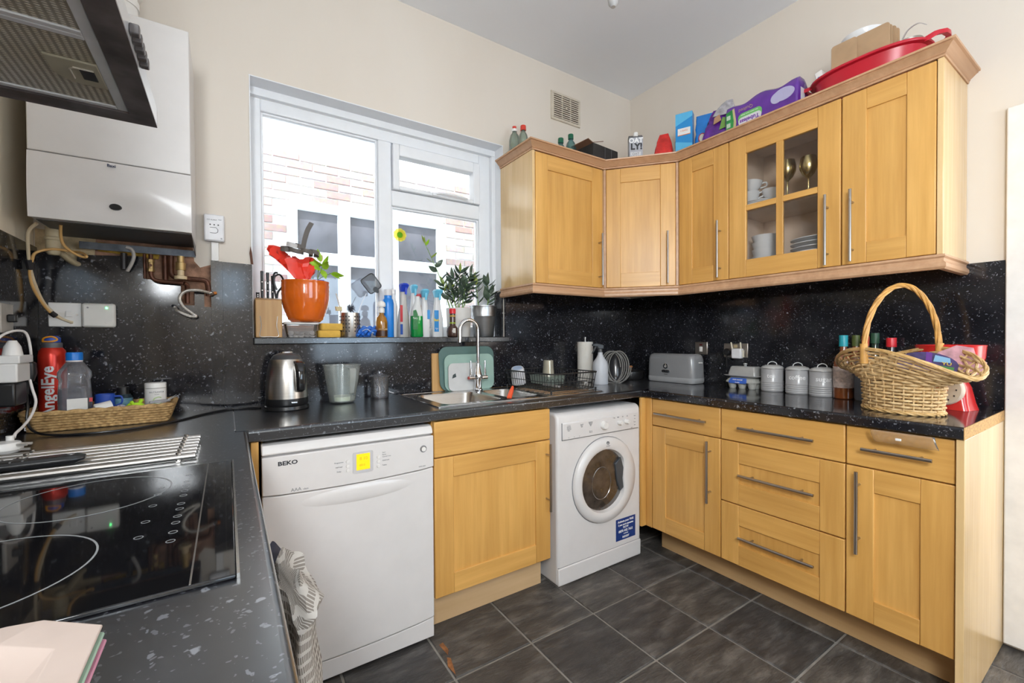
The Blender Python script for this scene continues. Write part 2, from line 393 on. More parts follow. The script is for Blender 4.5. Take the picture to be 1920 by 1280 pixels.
ch = plain('broken_terracotta', (0.30, 0.12, 0.04), .9, var=.4, vs=60, bmp=.6)
MB().prism([(-1.856, -.655), (-1.838, -.650), (-1.836, -.70), (-1.850, -.725), (-1.853, -.69)], -.004, .0012).build('chipped_edge', ch, floor, smooth=0)
MB().prism([(-1.874, -.775), (-1.858, -.735), (-1.848, -.745), (-1.858, -.79), (-1.868, -.83)], -.004, .0012).build('chipped_edge', ch, floor, smooth=0)
S('upper_shade_block', MB().box(-3.25, 1.6, .28, YR - .15, H + .061, 5.5), WALL, smooth=0)  # unseen block added over the ceiling to shade the neighbour's lower wall
S('ceiling', MB().box(-3.25, 1.6, 0.28, YR - 0.1, H, H + 0.06), CEIL, smooth=0)
WX0, WX1, WZ0, WZ1 = -2.450, -1.130, 1.195, 2.385
wall_back = S('wall_back', MB().box(XL - .15, WX0, 0, .28, -.06, H).box(WX1, .15, 0, .28, -.06, H).box(WX0, WX1, 0, .28, -.06, WZ0).box(WX0, WX1, 0, .28, WZ1, H), WALL, smooth=0)
S('wall_right', MB().box(0, .15, 0, -1.985, -.06, H).box(0, .15, -2.80, YR, -.06, H).box(0, .15, -1.985, -2.80, 2.03, H), WALL, smooth=0)
S('wall_left', MB().box(XL - .15, XL, 0, YR, -.06, H), WALLL, smooth=0)
S('wall_rear', MB().box(XL - .15, -2.62, YR - .15, YR, -.06, H).box(-.1, .15, YR - .15, YR, -.06, H).box(-2.62, -.1, YR - .15, YR, -.06, .9).box(-2.62, -.1, YR - .15, YR, 2.1, H).box(-2.36, -1.7, YR - .15, YR, .9, 2.1).box(-.6, -.1, YR - .15, YR, .9, 2.1).box(-2.62, -2.36, YR - .15, YR, .9, 1.62).box(-2.62, -2.36, YR - .15, YR, 2.02, 2.1), WALL, smooth=0)
S('wall_hall', MB().box(1.3, 1.45, -1.5, -3.75, -.06, H).box(.15, 1.3, -1.5, -1.65, -.06, H).box(.15, 1.3, -3.4, -3.55, -.06, H), WALL, smooth=0)
# door surround on the right
tr = S('trim_1', MB().box(-.022, -.0005, -1.8865, -1.985, .012, 2.09).box(-.022, -.0005, -1.985, -2.80, 2.03, 2.09).box(-.022, -.0005, -2.80, -2.88, .012, 2.09), WHITEP, bev=.004)
MB().box(-.0005, .15, -1.965, -1.985, .012, 2.03).build('door_lining', WHITEP, tr, bev=.003)
# rough plaster left bare round the boiler pipes, part of the window wall
PLAS = plain('bare_pink_plaster', (0.36, 0.20, 0.13), 0.9, var=0.45, vs=28, bmp=0.5)
PLAS2 = plain('old_cream_plaster', (0.55, 0.43, 0.26), 0.9, var=0.35, vs=22, bmp=0.5)
FOAM = plain('yellow_expanding_foam', (0.55, 0.33, 0.05), 0.9, var=0.4, vs=40, bmp=0.6)
MB().prism([(-2.96,1.50),(-2.83,1.36),(-2.598,1.30),(-2.598,1.535),(-2.635,1.52),(-2.655,1.545),(-2.66,1.62),(-2.96,1.62)], -.003, .002, 'y').build('plaster_patch', PLAS, wall_back, smooth=0)
MB().prism([(-3.115,1.50),(-2.96,1.52),(-2.955,1.61),(-3.115,1.62)], -.006, .002, 'y').build('plaster_patch', PLAS2, wall_back, smooth=0)
MB().prism([(-2.95,1.555),(-2.86,1.548),(-2.77,1.54),(-2.765,1.572),(-2.85,1.582),(-2.95,1.59)], -.012, -.002, 'y').build('foam_strip', FOAM, wall_back, bev=.004)
MB().prism([(-2.452,1.55),(-2.443,1.55),(-2.447,1.60),(-2.452,1.63),(-2.457,1.60)], -.006, .0, 'y').build('wall_chip', plain('rust_chip', (0.12, 0.05, 0.03), 0.8), wall_back, smooth=0)

# window
win = struct(thing('window_1', 'white plastic three pane kitchen window above the sink', None)); del win['label']
FY0, FY1 = .115, .185
def rectframe(x0, x1, z0, z1, wl, wr, wb, wt, y0, y1):
    m = MB(); m.box(x0, x0 + wl, y0, y1, z0, z1); m.box(x1 - wr, x1, y0, y1, z0, z1)
    m.box(x0 + wl, x1 - wr, y0, y1, z0, z0 + wb); m.box(x0 + wl, x1 - wr, y0, y1, z1 - wt, z1); return m
rectframe(-2.446, -1.155, 1.226, 2.348, .046, .078, .05, .056, FY0, FY1).build('outer_frame', UPVC, win, bev=.004)
MB().box(-1.853, -1.779, FY0 - .002, FY1, 1.276, 2.292).build('mullion', UPVC, win, bev=.006)
MB().box(-1.779, -1.233, FY0 - .002, FY1, 1.948, 2.034).build('transom', UPVC, win, bev=.006)
for n_, a in (('glazing_bead', (-2.400, -1.853, 1.276, 2.292)), ('glazing_bead', (-1.779, -1.233, 1.276, 1.948))):
    rectframe(*a, .010, .010, .010, .010, FY0 + .012, FY1 - .03).build(n_, UPVC, win, bev=.002)
sash = rectframe(-1.776, -1.235, 2.036, 2.284, .036, .046, .022, .062, FY0 - .022, FY1 - .03).build('opening_sash', UPVC, win, bev=.005)
h = MB().box(-1.55, -1.50, FY0 - .036, FY0 - .022, 2.036, 2.052)
h.tube(smoothpts([(-1.53, FY0 - .04, 2.046), (-1.50, FY0 - .052, 2.050), (-1.42, FY0 - .058, 2.050), (-1.34, FY0 - .056, 2.044)]), .006, 8)
h.build('window_handle', UPVC, sash, bev=.001)
for a in ((-2.392, -1.861, 1.284, 2.284), (-1.771, -1.241, 1.284, 1.940), (-1.742, -1.279, 2.056, 2.224)):
    MB().box(a[0], a[1], FY0 + .028, FY0 + .034, a[2], a[3]).build('pane', PANE, win, smooth=0)
S('trim_2', MB().box(WX0, WX1, .085, .115, 2.346, WZ1).box(-1.158, WX1, .085, .115, 1.226, 2.346), UPVC, bev=.003)
S('trim_3', MB().box(WX0 - .001, WX1 + .001, -.004, .112, WZ1 - .004, WZ1).box(WX1 - .004, WX1, -.004, .112, 1.51, WZ1 - .004).box(WX0, WX0 + .004, -.004, .112, 1.225, WZ1 - .004), UPVC, smooth=0)
# flower stuck on the right hand pane
fl = thing('flower_sticker', 'yellow flower sticker with green centre on the window pane', 'sticker', (-1.726, FY0 + .0275, 1.80))
YEL = glassy('pale_yellow_vinyl', (1.0, 0.96, 0.45), .03, .2, .45, (0.92, 0.86, 0.25)); GRN = glassy('leaf_green_vinyl', (0.35, 0.75, 0.10), .03, .2, .6, (0.25, 0.62, 0.05))
for k in range(9):
    a = k * 2 * math.pi / 9
    MB().lathe([(0, -.0006), (.015, -.0006), (.015, 0), (0, 0)], (.023 * math.cos(a), 0, .023 * math.sin(a)), 12, ax='y').build('petal', YEL, fl)
MB().lathe([(0, -.0014), (.017, -.0014), (.017, -.0006), (0, -.0006)], (0, 0, 0), 16, ax='y').build('flower_centre', GRN, fl)

# rear glazing behind the camera (lights the room)
rw = struct(thing('window_2', None, None)); m = rectframe(-1.7, -.6, .9, 2.1, .06, .06, .06, .06, YR - .1, YR - .03)
m.box(-1.18, -1.12, YR - .1, YR - .03, .96, 2.04); m.build('outer_frame', UPVC, rw, bev=.004)

# neighbour's house across the alley: every brick in view is built
NY = 2.2
MORT = plain('pale_mortar', (0.50, 0.475, 0.45), 0.9, var=0.2, bmp=0.3)
def brickmat():
    m, n, p = NM('sunlit_brick'); oi = nd(n, 'ShaderNodeObjectInfo')
    r = ramp(n, oi.outputs['Random'], [(0, (0.22, 0.135, 0.12)), (0.35, (0.30, 0.21, 0.185)), (0.6, (0.44, 0.37, 0.33)), (0.8, (0.25, 0.19, 0.20)), (1, (0.50, 0.44, 0.39))])
    mp = mapped(n, (1, 1, 1)); a = noise(n, mp, 30, 5); n.links.new(mixc(n, 0.35, r.outputs[0], a.outputs['Color'], 'OVERLAY'), p.inputs['Base Color'])
    p.inputs['Roughness'].default_value = 0.9; bump(n, p, a.outputs['Fac'], 0.5, 0.006); return m
BRICK = brickmat()
wn = S('wall_neighbour', MB().box(-3.6, -2.06, NY, NY + .2, 0, 4.6).box(-.54, 3.2, NY, NY + .2, 0, 4.6).box(-2.06, -.54, NY, NY + .2, 0, 1.0).box(-2.06, -.54, NY, NY + .2, 2.50, 4.6), MORT, smooth=0)
b0 = None; cnt = 0; rows = []
for k in range(-2, 26):
    z = 1.10 + k * .075
    for i in range(-3, 14):
        x = -2.75 + i * .225 + (.1125 if k % 2 else 0)
        if x < -2.70 or x > .12: continue
        if z < 2.52 and z > .99 and -2.06 - .11 < x < -.54 + .11: continue
        # beyond what the panes show there is nothing to pick apart
        if x > -.7 and z > 2.9: continue
        if x < -2.45 or z > 2.92: continue
        if b0 is None:
            b0 = MB().loft([[(-.107,0,-.032),(.107,0,-.032),(.107,0,.032),(-.107,0,.032)], [(-.107,-.007,-.032),(.107,-.007,-.032),(.107,-.007,.032),(-.107,-.007,.032)],
                            [(-.103,-.011,-.028),(.103,-.011,-.028),(.103,-.011,.028),(-.103,-.011,.028)]]).build('brick', BRICK, wn, smooth=0); o = b0
        else:
            o = bpy.data.objects.new('brick', b0.data); col.objects.link(o); o.parent = wn
        o.location = (x, NY - .0005, z); cnt += 1
nw = struct(thing('window_3', None, None))
NWM = plain('neighbour_white_frame', (0.82, 0.82, 0.80), 0.5)
m = rectframe(-2.06, -.54, 1.0, 2.50, .07, .07, .07, .08, NY - .03, NY + .06)
for a in (-1.635, -1.155): m.box(a, a + .11, NY - .03, NY + .06, 1.07, 2.42)
for a in ((-1.99, -1.635), (-1.525, -1.155), (-1.045, -.61)): m.box(a[0], a[1], NY - .03, NY + .06, 1.93, 2.04)
m.build('outer_frame', NWM, nw, bev=.006)
NGL = plain('dark_reflecting_glass', (0.085, 0.085, 0.10), 0.15, var=0.25, vs=6)
for a in ((-1.99, -1.635), (-1.525, -1.155), (-1.045, -.61)):
    for b in ((1.07, 1.93), (2.04, 2.42)): MB().box(a[0], a[1], NY + .02, NY + .03, b[0], b[1]).build('pane', NGL, nw, smooth=0)
sw = struct(thing('fill_light_frame', None, None))  # frame added round the side fill lamp; the wall has no opening here
m = MB()
for a in ((-3.55, -3.50, 1.60, 2.50), (-2.40, -2.35, 1.60, 2.50), (-3.50, -2.40, 1.60, 1.64), (-3.50, -2.40, 2.46, 2.50)): m.box(XL + .001, XL + .03, a[0], a[1], a[2], a[3])
m.build('outer_frame', UPVC, sw, bev=.004)
S('ground_outside', MB().box(-4, 3.5, .28, NY, -.2, -.1), plain('alley_concrete', (0.62, 0.61, 0.59), 0.9), smooth=0)

# sill and splashbacks
sill = tag(MB().prism([(-2.4475, -.045), (-1.118, -.045), (-1.118, -.0168), (-1.1325, -.0168), (-1.1325, .113), (-2.4475, .113)], WZ0, 1.2255).build('window_sill', GRANW, bev=.004), 'black fleck laminate window sill crowded with bottles and pots', 'window sill', kind='thing')
def panel(name, poly, lo, hi, ax, label):
    return tag(MB().prism(poly, lo, hi, ax).build(name, GRAN, smooth=0), label, 'splashback')
panel('splashback', [(XL+.013,ZT),(-2.5985,ZT),(-2.5985,1.355),(-2.622,1.355),(-2.622,1.42),(-2.655,1.42),(-2.655,1.36),(-2.700,1.36),(-2.700,1.452),(-2.808,1.458),(-2.808,1.547),(-3.005,1.535),(-3.005,1.505),(-3.035,1.505),(-3.035,1.538),(XL+.013,1.538)], -.016, -.004, 'y', 'black fleck splashback under the boiler with notches cut for pipes')
panel('splashback', [(-2.598,ZT),(-2.5575,ZT),(-2.5575,1.550),(-2.598,1.550)], -.016, -.0005, 'y', 'narrow black splashback strip under the white alarm box')
panel('splashback', [(-2.557,ZT),(-2.4485,ZT),(-2.4485,1.547),(-2.557,1.549)], -.018, -.0005, 'y', 'tall black splashback beside the knife block')
panel('splashback', [(-2.448,ZT),(-1.128,ZT),(-1.128,WZ0-.001),(-2.448,WZ0-.001)], -.016, -.0005, 'y', 'long low black splashback under the window sill')
panel('splashback', [(-1.1275,ZT),(-.0125,ZT),(-.0125,1.505),(-1.1275,1.505)], -.016, -.0005, 'y', 'black fleck splashback behind the drying rack')
panel('splashback', [(-.0005,ZT),(-1.884,ZT),(-1.884,1.507),(-.0005,1.507)], -.012, -.0005, 'x', 'wide glossy black splashback behind the toaster and canisters')
panel('splashback', [(-.0165,ZT),(-2.3,ZT),(-2.3,1.55),(-.0165,1.55)], XL + .0005, XL + .0125, 'x', 'black splashback on the stained wall beside the hob')
tag(MB().box(-1.1445, -1.1345, .0, .112, 1.226, 1.50).build('splashback', GRAN, smooth=0), 'small black slate-like panel lining the window reveal by the metal pot', 'splashback')

# worktops
def wt_profile(): return [(0, ZT-.04), (-.006, ZT-.04), (-.010, ZT-.036)] + [(-.010+.0, ZT-.010)] + [(p[0], p[1]) for p in arc(0, ZT-.010, .010, 180, 90, 4)]
wt = MB(); yb = -.605
wt.box(-2.525, -1.765, -.0165, yb, ZT-.04, ZT).box(-1.155, -.0005, -.0165, yb, ZT-.04, ZT).box(-1.765, -1.155, -.0165, -.125, ZT-.04, ZT).box(-1.765, -1.155, -.515, yb, ZT-.04, ZT)
wt.prism([(yb + a, b) for a, b in wt_profile()], -2.49, -.6045, 'x')
tag(wt.build('worktop', GRANW, smooth=30), 'black fleck worktop holding the sink, kettle and drying rack', 'worktop')
wt = MB().box(XL + .013, -2.527, -.0165, -2.3, ZT-.04, ZT).box(-2.527, -2.505, -.617, -2.3, ZT-.04, ZT)
wt.prism([(-2.505 - a, b) for a, b in wt_profile()], -2.3, -.617, 'y')
tag(wt.build('worktop', GRANW, smooth=30), 'near black fleck worktop around the glass hob', 'worktop')
wt = MB().box(-.594, -.0125, -.606, -1.884, ZT-.04, ZT)
wt.prism([(-.594 + a, b) for a, b in wt_profile()], -.606, -1.884, 'y')
wr = tag(wt.build('worktop', GRAN, smooth=30), 'black fleck worktop carrying the toaster, canisters and wicker basket', 'worktop')
MB().box(-.604, -.0005, -1.8842, -1.886, ZT-.04, ZT-.001).build('raw_end', CHIP, wr, smooth=0, label='raw orange chipboard end')
tag(MB().box(-2.528, -2.5245, -.15, -.58, ZT, ZT + .0012).build('joint_strip', plain('aluminium_strip', (0.7, 0.7, 0.72), 0.3, 0.9), smooth=0), 'thin bright metal joint strip between two worktops', 'joint strip')
# ================================================================== cabinets
def handle(parent, a, b, out=.034, r=.006, front=0.0):
    """bar handle from a=(x,z) to b=(x,z) in front of local plane y=front"""
    m = MB(); y = front - out
    m.tube([(a[0], y, a[1]), (b[0], y, b[1])], r, 10)
    for t in (.17, .83):
        x, z = a[0] + (b[0]-a[0])*t, a[1] + (b[1]-a[1])*t
        m.tube([(x, y, z), (x, front + .001, z)], .0042, 8)
    return m.build('handle', NICKEL, parent)
def shaker(parent, name, x0, x1, z0, z1, sw=.085, rw=.085, yf=0.0, th=.020):
    p = MB().box(x0 + sw - .006, x1 - sw + .006, yf + .008, yf + .016, z0 + rw - .006, z1 - rw + .006).build(name, WV, parent, smooth=0)
    for a, b in ((x0, x0 + sw), (x1 - sw, x1)): MB().box(a, b, yf, yf + th, z0, z1).build('stile', WV, p, bev=.003)
    for a, b in ((z0, z0 + rw), (z1 - rw, z1)): MB().box(x0 + sw, x1 - sw, yf + .0008, yf + th, a, b).build('rail', WH, p, bev=.0015)
    return p
def slab(parent, x0, x1, z0, z1, name='drawer', th=.020):
    return MB().box(x0, x1, 0, th, z0, z1).build(name, WH, parent, bev=.004)
G = .002
def base(name, label, loc, rot, wdt, depth=.55):
    t = thing(name, label, 'cabinet', loc, rot)
    MB().box(.001, wdt - .001, .0225, depth, .158, .880).build('body', WV, t, smooth=0)
    return t
Z0, Z1, ZD = .160, .878, .728
XD, Y0 = -.5835, -.664
# sink unit
t = thing('sink_cabinet', 'maple base cabinet with a deep blank front below the sink', 'cabinet', (-1.856, -.6145, 0), 0)
MB().box(.001, .019, .0225, .57, .158, .880).box(.581, .599, .0225, .57, .158, .880).box(.019, .581, .0225, .57, .158, .176).box(.019, .581, .555, .57, .176, .70).build('body', WV, t, smooth=0)
slab(t, .004, .596, .733, Z1, 'top_panel')
d = shaker(t, 'door', .004, .596, Z0, .729); handle(d, (.572, .718), (.572, .400))
MB().box(.001, .599, .085, .10, .001, .158).build('plinth', WP, t, smooth=0)
# right run
t = base('drawer_cabinet', 'maple base cabinet with one drawer and door beside the washing machine', (XD, Y0, 0), -90, .400)
d = slab(t, G, .400 - G, ZD + .004, Z1); handle(d, (.040, .804), (.343, .804))
d = shaker(t, 'door', G, .400 - G, Z0, ZD); handle(d, (.349, .712), (.349, .412))
MB().box(-.042, -.002, .0, .02, .158, .880).build('corner_post', WV, t, bev=.002)
MB().box(-.058, -.043, -.036, .06, .158, .880).build('corner_post', WV, t, bev=.002)
t = base('drawer_cabinet', 'maple base cabinet with three stacked drawers and bar handles', (XD, Y0 - .4, 0), -90, .500)
d = slab(t, G, .5 - G, ZD + .004, Z1); handle(d, (.100, .802), (.404, .802))
d = shaker(t, 'drawer', G, .5 - G, .442, ZD, .085, .096); handle(d, (.100, .585), (.404, .585), .030)
d = shaker(t, 'drawer', G, .5 - G, Z0, .437, .085, .092); handle(d, (.100, .300), (.404, .300), .030)
t = base('drawer_cabinet', 'maple base cabinet with one drawer and door at the worktop end', (XD, Y0 - .9, 0), -90, .300)
d = slab(t, G, .3 - G, ZD + .004, Z1); handle(d, (.058, .803), (.250, .803))
d = shaker(t, 'door', G, .3 - G, Z0, ZD); handle(d, (.044, .716), (.044, .412))
tag(MB().box(-.596, -.0005, -1.8655, -1.8855, .001, ZT-.0405).build('end_panel', WE, bev=.0015), 'pale glossy maple end panel under the chipboard worktop edge', 'end panel')
tag(MB().box(-.445, -.43, -.622, -1.865, .001, .157).build('plinth', wood('pale_plinth_side', (0.50, 0.32, 0.15), (0.62, 0.42, 0.22), 'y', 0.5, 0.6, 0), smooth=0), 'long wooden plinth under the drawer cabinets', 'plinth')
tag(MB().box(-2.4845, -2.462, -.6, -.03, .001, ZT-.041).build('filler_panel', WV, bev=.002), 'orange maple filler panel beside the dishwasher', 'filler panel')
# run under the hob (front faces +x): only its edge can be seen
t = thing('hob_cabinet', 'maple base cabinet run under the hob worktop', 'cabinet', (-2.515, -2.28, 0), 90)
MB().box(0, 1.62, .0225, .585, .1, ZT-.041).build('body', WV, t, smooth=0)
shaker(t, 'door', .002, .62, .16, .878); shaker(t, 'door', 1.24, 1.618, .16, .878)
ov = MB().box(.63, 1.23, 0, .02, .16, .878).build('oven_front', BLK, t, bev=.003)
handle(ov, (.68, .80), (1.18, .80), .022)

# ---------------- wall cabinets
UZ0, UZ1 = 1.520, 2.240
def wallunit(label, loc, rot, wdt, depth=.305):
    t = thing('wall_cabinet', label, 'cabinet', loc, rot)
    return t
def body(t, wdt, depth=.30): return MB().box(.0005, wdt - .0005, .021, depth, UZ0 - .003, UZ1).build('body', WV, t, smooth=0)
t = wallunit('maple wall cabinet next to the window', (-1.130, -.330, 0), 0, .515); body(t, .512, .328)
d = shaker(t, 'door', .004, .508, UZ0, UZ1 - .004); handle(d, (.475, 1.842), (.475, 1.532))
MB().box(-.018, -.0005, .0, .3285, UZ0 - .003, UZ1).build('end_panel', WE, t, bev=.002)
# diagonal corner
ax, ay, bx, by = -.613, -.330, -.330, -.653
L = math.hypot(bx - ax, by - ay); ang = math.degrees(math.atan2(by - ay, bx - ax))
t = wallunit('maple corner wall cabinet with a diagonal door', (ax, ay, 0), ang, L)
ca, sa = math.cos(math.radians(-ang)), math.sin(math.radians(-ang))
def loc2(x, y): dx, dy = x - ax, y - ay; return (dx * ca - dy * sa, dx * sa + dy * ca)
MB().prism([loc2(*q) for q in ((-.6125, -.310), (-.6125, -.0015), (-.0015, -.0015), (-.0015, -.6525), (-.310, -.6525))], UZ0 - .003, UZ1).build('body', WV, t, smooth=0)
d = shaker(t, 'door', .016, L - .016, UZ0, UZ1 - .004); handle(d, (L - .062, 1.835), (L - .062, 1.532))
MB().box(0, .014, .004, .018, UZ0, UZ1).build('corner_post', WM, t, bev=.002); MB().box(L - .014, L, .004, .018, UZ0, UZ1).build('corner_post', WM, t, bev=.002)
t = wallunit('narrow maple wall cabinet between the corner unit and the glazed unit', (-.330, -.6535, 0), -90, .3); body(t, .302, .328)
d = shaker(t, 'door', G, .300, UZ0, UZ1 - .004); handle(d, (.258, 1.834), (.258, 1.532))
t = wallunit('narrow maple wall cabinet at the end by the door frame', (-.330, -1.4575, 0), -90, .3); body(t, .300, .328)
d = shaker(t, 'door', G, .300 - G, UZ0, UZ1 - .004); handle(d, (.042, 1.829), (.042, 1.528))
MB().box(.3005, .3185, .0, .3285, UZ0 - .003, UZ1).build('end_panel', WE, t, bev=.002)
# glazed unit: open box with one shelf
t = wallunit('glazed maple wall cabinet full of white china and gold goblets', (-.330, -.9560, 0), -90, .5)
W = .5005
m = MB().box(.0005, .018, .021, .328, UZ0 - .003, UZ1).box(W - .018, W - .0005, .021, .328, UZ0 - .003, UZ1).box(.018, W - .018, .021, .328, UZ0 - .003, UZ0 + .015).box(.018, W - .018, .021, .328, UZ1 - .018, UZ1).box(.018, W - .018, .320, .328, UZ0 + .015, UZ1 - .018)
m.build('body', WIN, t, smooth=0)
SH = 1.872
MB().box(.018, W - .018, .045, .320, SH - .016, SH).build('shelf', WIN, t, smooth=0)
X0, X1, zz0, zz1 = G, W - G, UZ0, UZ1 - .004
d = MB().box(X0, X0 + .088, 0, .02, zz0, zz1).build('door', WV, t, bev=.003)
MB().box(X1 - .088, X1, 0, .02, zz0, zz1).build('stile', WV, d, bev=.003)
for a, b in ((zz0, zz0 + .088), (zz1 - .088, zz1)): MB().box(X0 + .088, X1 - .088, .0008, .02, a, b).build('rail', WH, d, bev=.0015)
MB().box(W/2 - .015, W/2 + .015, .001, .018, zz0 + .088, zz1 - .088).build('muntin', WV, d, bev=.0015)
for a, b in ((X0 + .088, W/2 - .015), (W/2 + .015, X1 - .088)):
    MB().box(a, b, .0015, .018, 1.857, 1.885).build('muntin', WH, d, bev=.0015)
    for c, e in ((zz0 + .088, 1.857), (1.885, zz1 - .088)): MB().box(a, b, .011, .014, c, e).build('pane', CPANE, d, smooth=0)
handle(d, (.452, 1.831), (.452, 1.525))

def sweep(path, prof, outs):
    """profile (out, z) along a 2D polyline with mitred corners; outs = outward normals per segment"""
    rings = []
    for i, p in enumerate(path):
        ns = [outs[k] for k in (i - 1, i) if 0 <= k < len(outs)]
        if len(ns) == 1: mit = Vector(ns[0])
        else:
            a, b = Vector(ns[0]), Vector(ns[1]); mit = (a + b) / (1 + a.dot(b))
        rings.append([(p[0] + mit.x * o, p[1] + mit.y * o, z) for o, z in prof])
    return MB().loft(rings)
PATH = [(-1.1485, -.0005), (-1.1485, -.331), (-.613, -.331), (-.331, -.653), (-.331, -1.7765), (-.0005, -1.7765)]
dn = Vector((-.322, -.282)).normalized()
OUTS = [(-1, 0), (0, -1), (dn.x, dn.y), (-1, 0), (0, -1)]
CORN = [(-.012, 2.2405), (.003, 2.2405), (.005, 2.246), (.002, 2.248), (.008, 2.251), (.006, 2.254), (.014, 2.260), (.024, 2.270), (.030, 2.273), (.028, 2.276), (.036, 2.278), (.037, 2.285), (-.012, 2.285)]
PELM = [(-.014, 1.5165), (.006, 1.5165), (.008, 1.508), (.002, 1.502), (.002, 1.492), (.010, 1.482), (.010, 1.470), (.004, 1.462), (-.014, 1.462)]
tag(sweep(PATH, CORN, OUTS).build('cornice', WM, smooth=30), 'pinkish wood cornice running along the top of the wall cabinets', 'cornice')
tag(sweep(PATH, PELM, OUTS).build('pelmet', WM, smooth=30), 'pinkish wood light pelmet under the wall cabinets', 'pelmet')

# china inside the glazed unit (world coordinates: x depth -.03 .. -.28, y -.97 .. -1.44)
ORD = ('bottom', 'second', 'third', 'fourth', 'fifth', 'sixth')
def plates(n, label, x, y, z, r, step=.008, grp=None):
    prof = [(0, 0), (r*.55, 0), (r*.62, .004), (r, .016), (r, .019), (r*.6, .008), (0, .006)]
    m = MB().lathe(prof, n=28)
    me = None
    for k in range(n):
        if me is None: o = m.build('plate', CERAM); me = o.data
        else: o = bpy.data.objects.new('plate', me); col.objects.link(o)
        o.location = (x, y, z + k * step); tag(o, ('topmost ' if k == n - 1 else ORD[k] + (' ' if k == 0 else ' from bottom ')) + label, 'plate', grp)
plates(5, 'white saucer of the stack under the glazed cabinet teacups', -.19, -1.035, SH + .0005, .075, .008, 'saucers behind the glass')
plates(2, 'white saucer lying under the gold goblets', -.20, -1.225, SH + .0005, .075, .008, 'saucers under the goblets')
plates(7, 'white dinner plate of the stack on the lower glazed shelf', -.175, -1.315, UZ0 + .0155, .118, .021, 'dinner plates behind the glass')
def bowl(x, y, z, r, h, label):
    o = MB().lathe([(0, 0), (r*.55, 0), (r*.8, h*.3), (r, h), (r - .004, h), (r*.76, h*.34), (r*.5, .006), (0, .006)], n=28).build('bowl', CERAM); o.location = (x, y, z); tag(o, label, 'bowl', 'bowls behind the glass')
for k, (r, hh) in enumerate(((.066, .06),) * 5): bowl(-.19, -1.075, UZ0 + .0155 + k * .036, r, hh, ('bottom', 'second from bottom', 'middle', 'second from top', 'topmost')[k] + ' white bowl of the stack on the lower glazed shelf')
bowl(-.265, -1.052, UZ0 + .0155, .040, .035, 'small white bowl in front of the stacked bowls')
def teacup(x, y, z, rz, label, tilt=0):
    t = thing('teacup', label, 'cup', (x, y, z), rz); t.rotation_euler[1] = math.radians(tilt)
    MB().lathe([(0, 0), (.022, 0), (.024, .006), (.038, .030), (.043, .056), (.040, .056), (.035, .030), (.020, .008), (0, .008)], n=24).build('cup_body', CERAM, t)
    MB().tube(smoothpts([(.036, 0, .045), (.058, 0, .050), (.062, 0, .032), (.034, 0, .020)]), .004, 8).build('cup_handle', CERAM, t)
teacup(-.205, -1.006, SH + .052, -75, 'white teacup standing on the saucers at the left')
teacup(-.170, -1.092, SH + .052, 60, 'white teacup standing on the saucers by the muntin')
teacup(-.205, -1.012, SH + .110, -60, 'white teacup stacked on top of another teacup', 8)
teacup(-.16, -1.345, SH + .0005, 200, 'white teacup behind the right gold goblet')
GOLD = plain('satin_gold', (0.62, 0.50, 0.24), 0.26, 1.0, 0.06)
for y, z, x, lab in ((-1.195, SH + .018, -.225, 'gold goblet at the centre of the glazed cabinet'), (-1.292, SH + .002, -.235, 'gold goblet near the handle of the glazed cabinet')):
    t = thing('goblet', lab, 'goblet', (x, y, z))
    MB().lathe([(0, 0), (.034, 0), (.034, .002), (.006, .006), (.0035, .015), (.0035, .085), (.008, .092), (.024, .108), (.036, .135), (.037, .158), (.031, .190), (.029, .190), (.035, .158), (.033, .135), (.0, .1)], n=28).build('cup_body', GOLD, t)
# ================================================================== appliances
RX = (90, 0, 0)          # text facing local -y
# ---- dishwasher
t = thing('dishwasher', 'white freestanding dishwasher with a yellow display under the worktop', 'dishwasher', (-2.455, -.615, 0))
W = .598
MB().box(.004, W - .004, .02, .56, .02, .866).build('body', WHITE, t, bev=.004)
o = MB().prism([(.022, .829), (.0, .835), (.004, .852), (.014, .864), (.03, .868), (.05, .868), (.05, .829)], 0, W, 'x').build('lid_strip', WHITE, t, bev=.004)
pts = [(0, .828), (0, .703)] + [(W * k / 12, .700 - .008 * math.sin(math.pi * k / 12)) for k in range(1, 12)] + [(W, .703), (W, .828)]
cp = MB().prism(pts, -.004, .03, 'y').build('control_panel', WHITE, t, bev=.003)
pts = [(0, .095)] + [(W * k / 12, .092 - .010 * math.sin(math.pi * k / 12)) for k in range(1, 12)] + [(W, .095), (W, .699)] + [(W * (12 - k) / 12, .696 - .008 * math.sin(math.pi * k / 12)) for k in range(1, 12)] + [(0, .699)]
dr = MB().prism(pts, 0, .03, 'y').build('door', WHITE, t, bev=.004)
# scooped grip just below the panel
m = MB()
n = 16
ring = []
for r_, d_ in ((1.0, -.0005), (.8, -.003), (.5, -.0045), (0.02, -.005)):
    ring.append([(W * .52 + .20 * r_ * math.cos(2*math.pi*k/n), d_, .655 + .030 * r_ * math.sin(2*math.pi*k/n)) for k in range(n)])
m.loft(ring, False, True).build('grip', WHITE, dr, smooth=60)
pts = [(0, .012), (W, .012), (W, .091)] + [(W * (12 - k) / 12, .086 - .010 * math.sin(math.pi * k / 12)) for k in range(1, 12)] + [(0, .091)]
MB().prism(pts, .006, .04, 'y').build('plinth', WHITE, t, bev=.002)
dsp = MB().prism(rrect2(.322, .766, .072, .078, .006), -.006, 0, 'y').build('display_surround', plain('grey_bezel', (0.55, 0.54, 0.55), 0.4), cp)
MB().box(.298, .346, -.0075, -.006, .739, .797).build('screen', plain('yellow_backlit_screen', (0.95, 0.60, 0.01), 0.3, emit=.40, var=.03), dsp, label='glowing yellow screen')
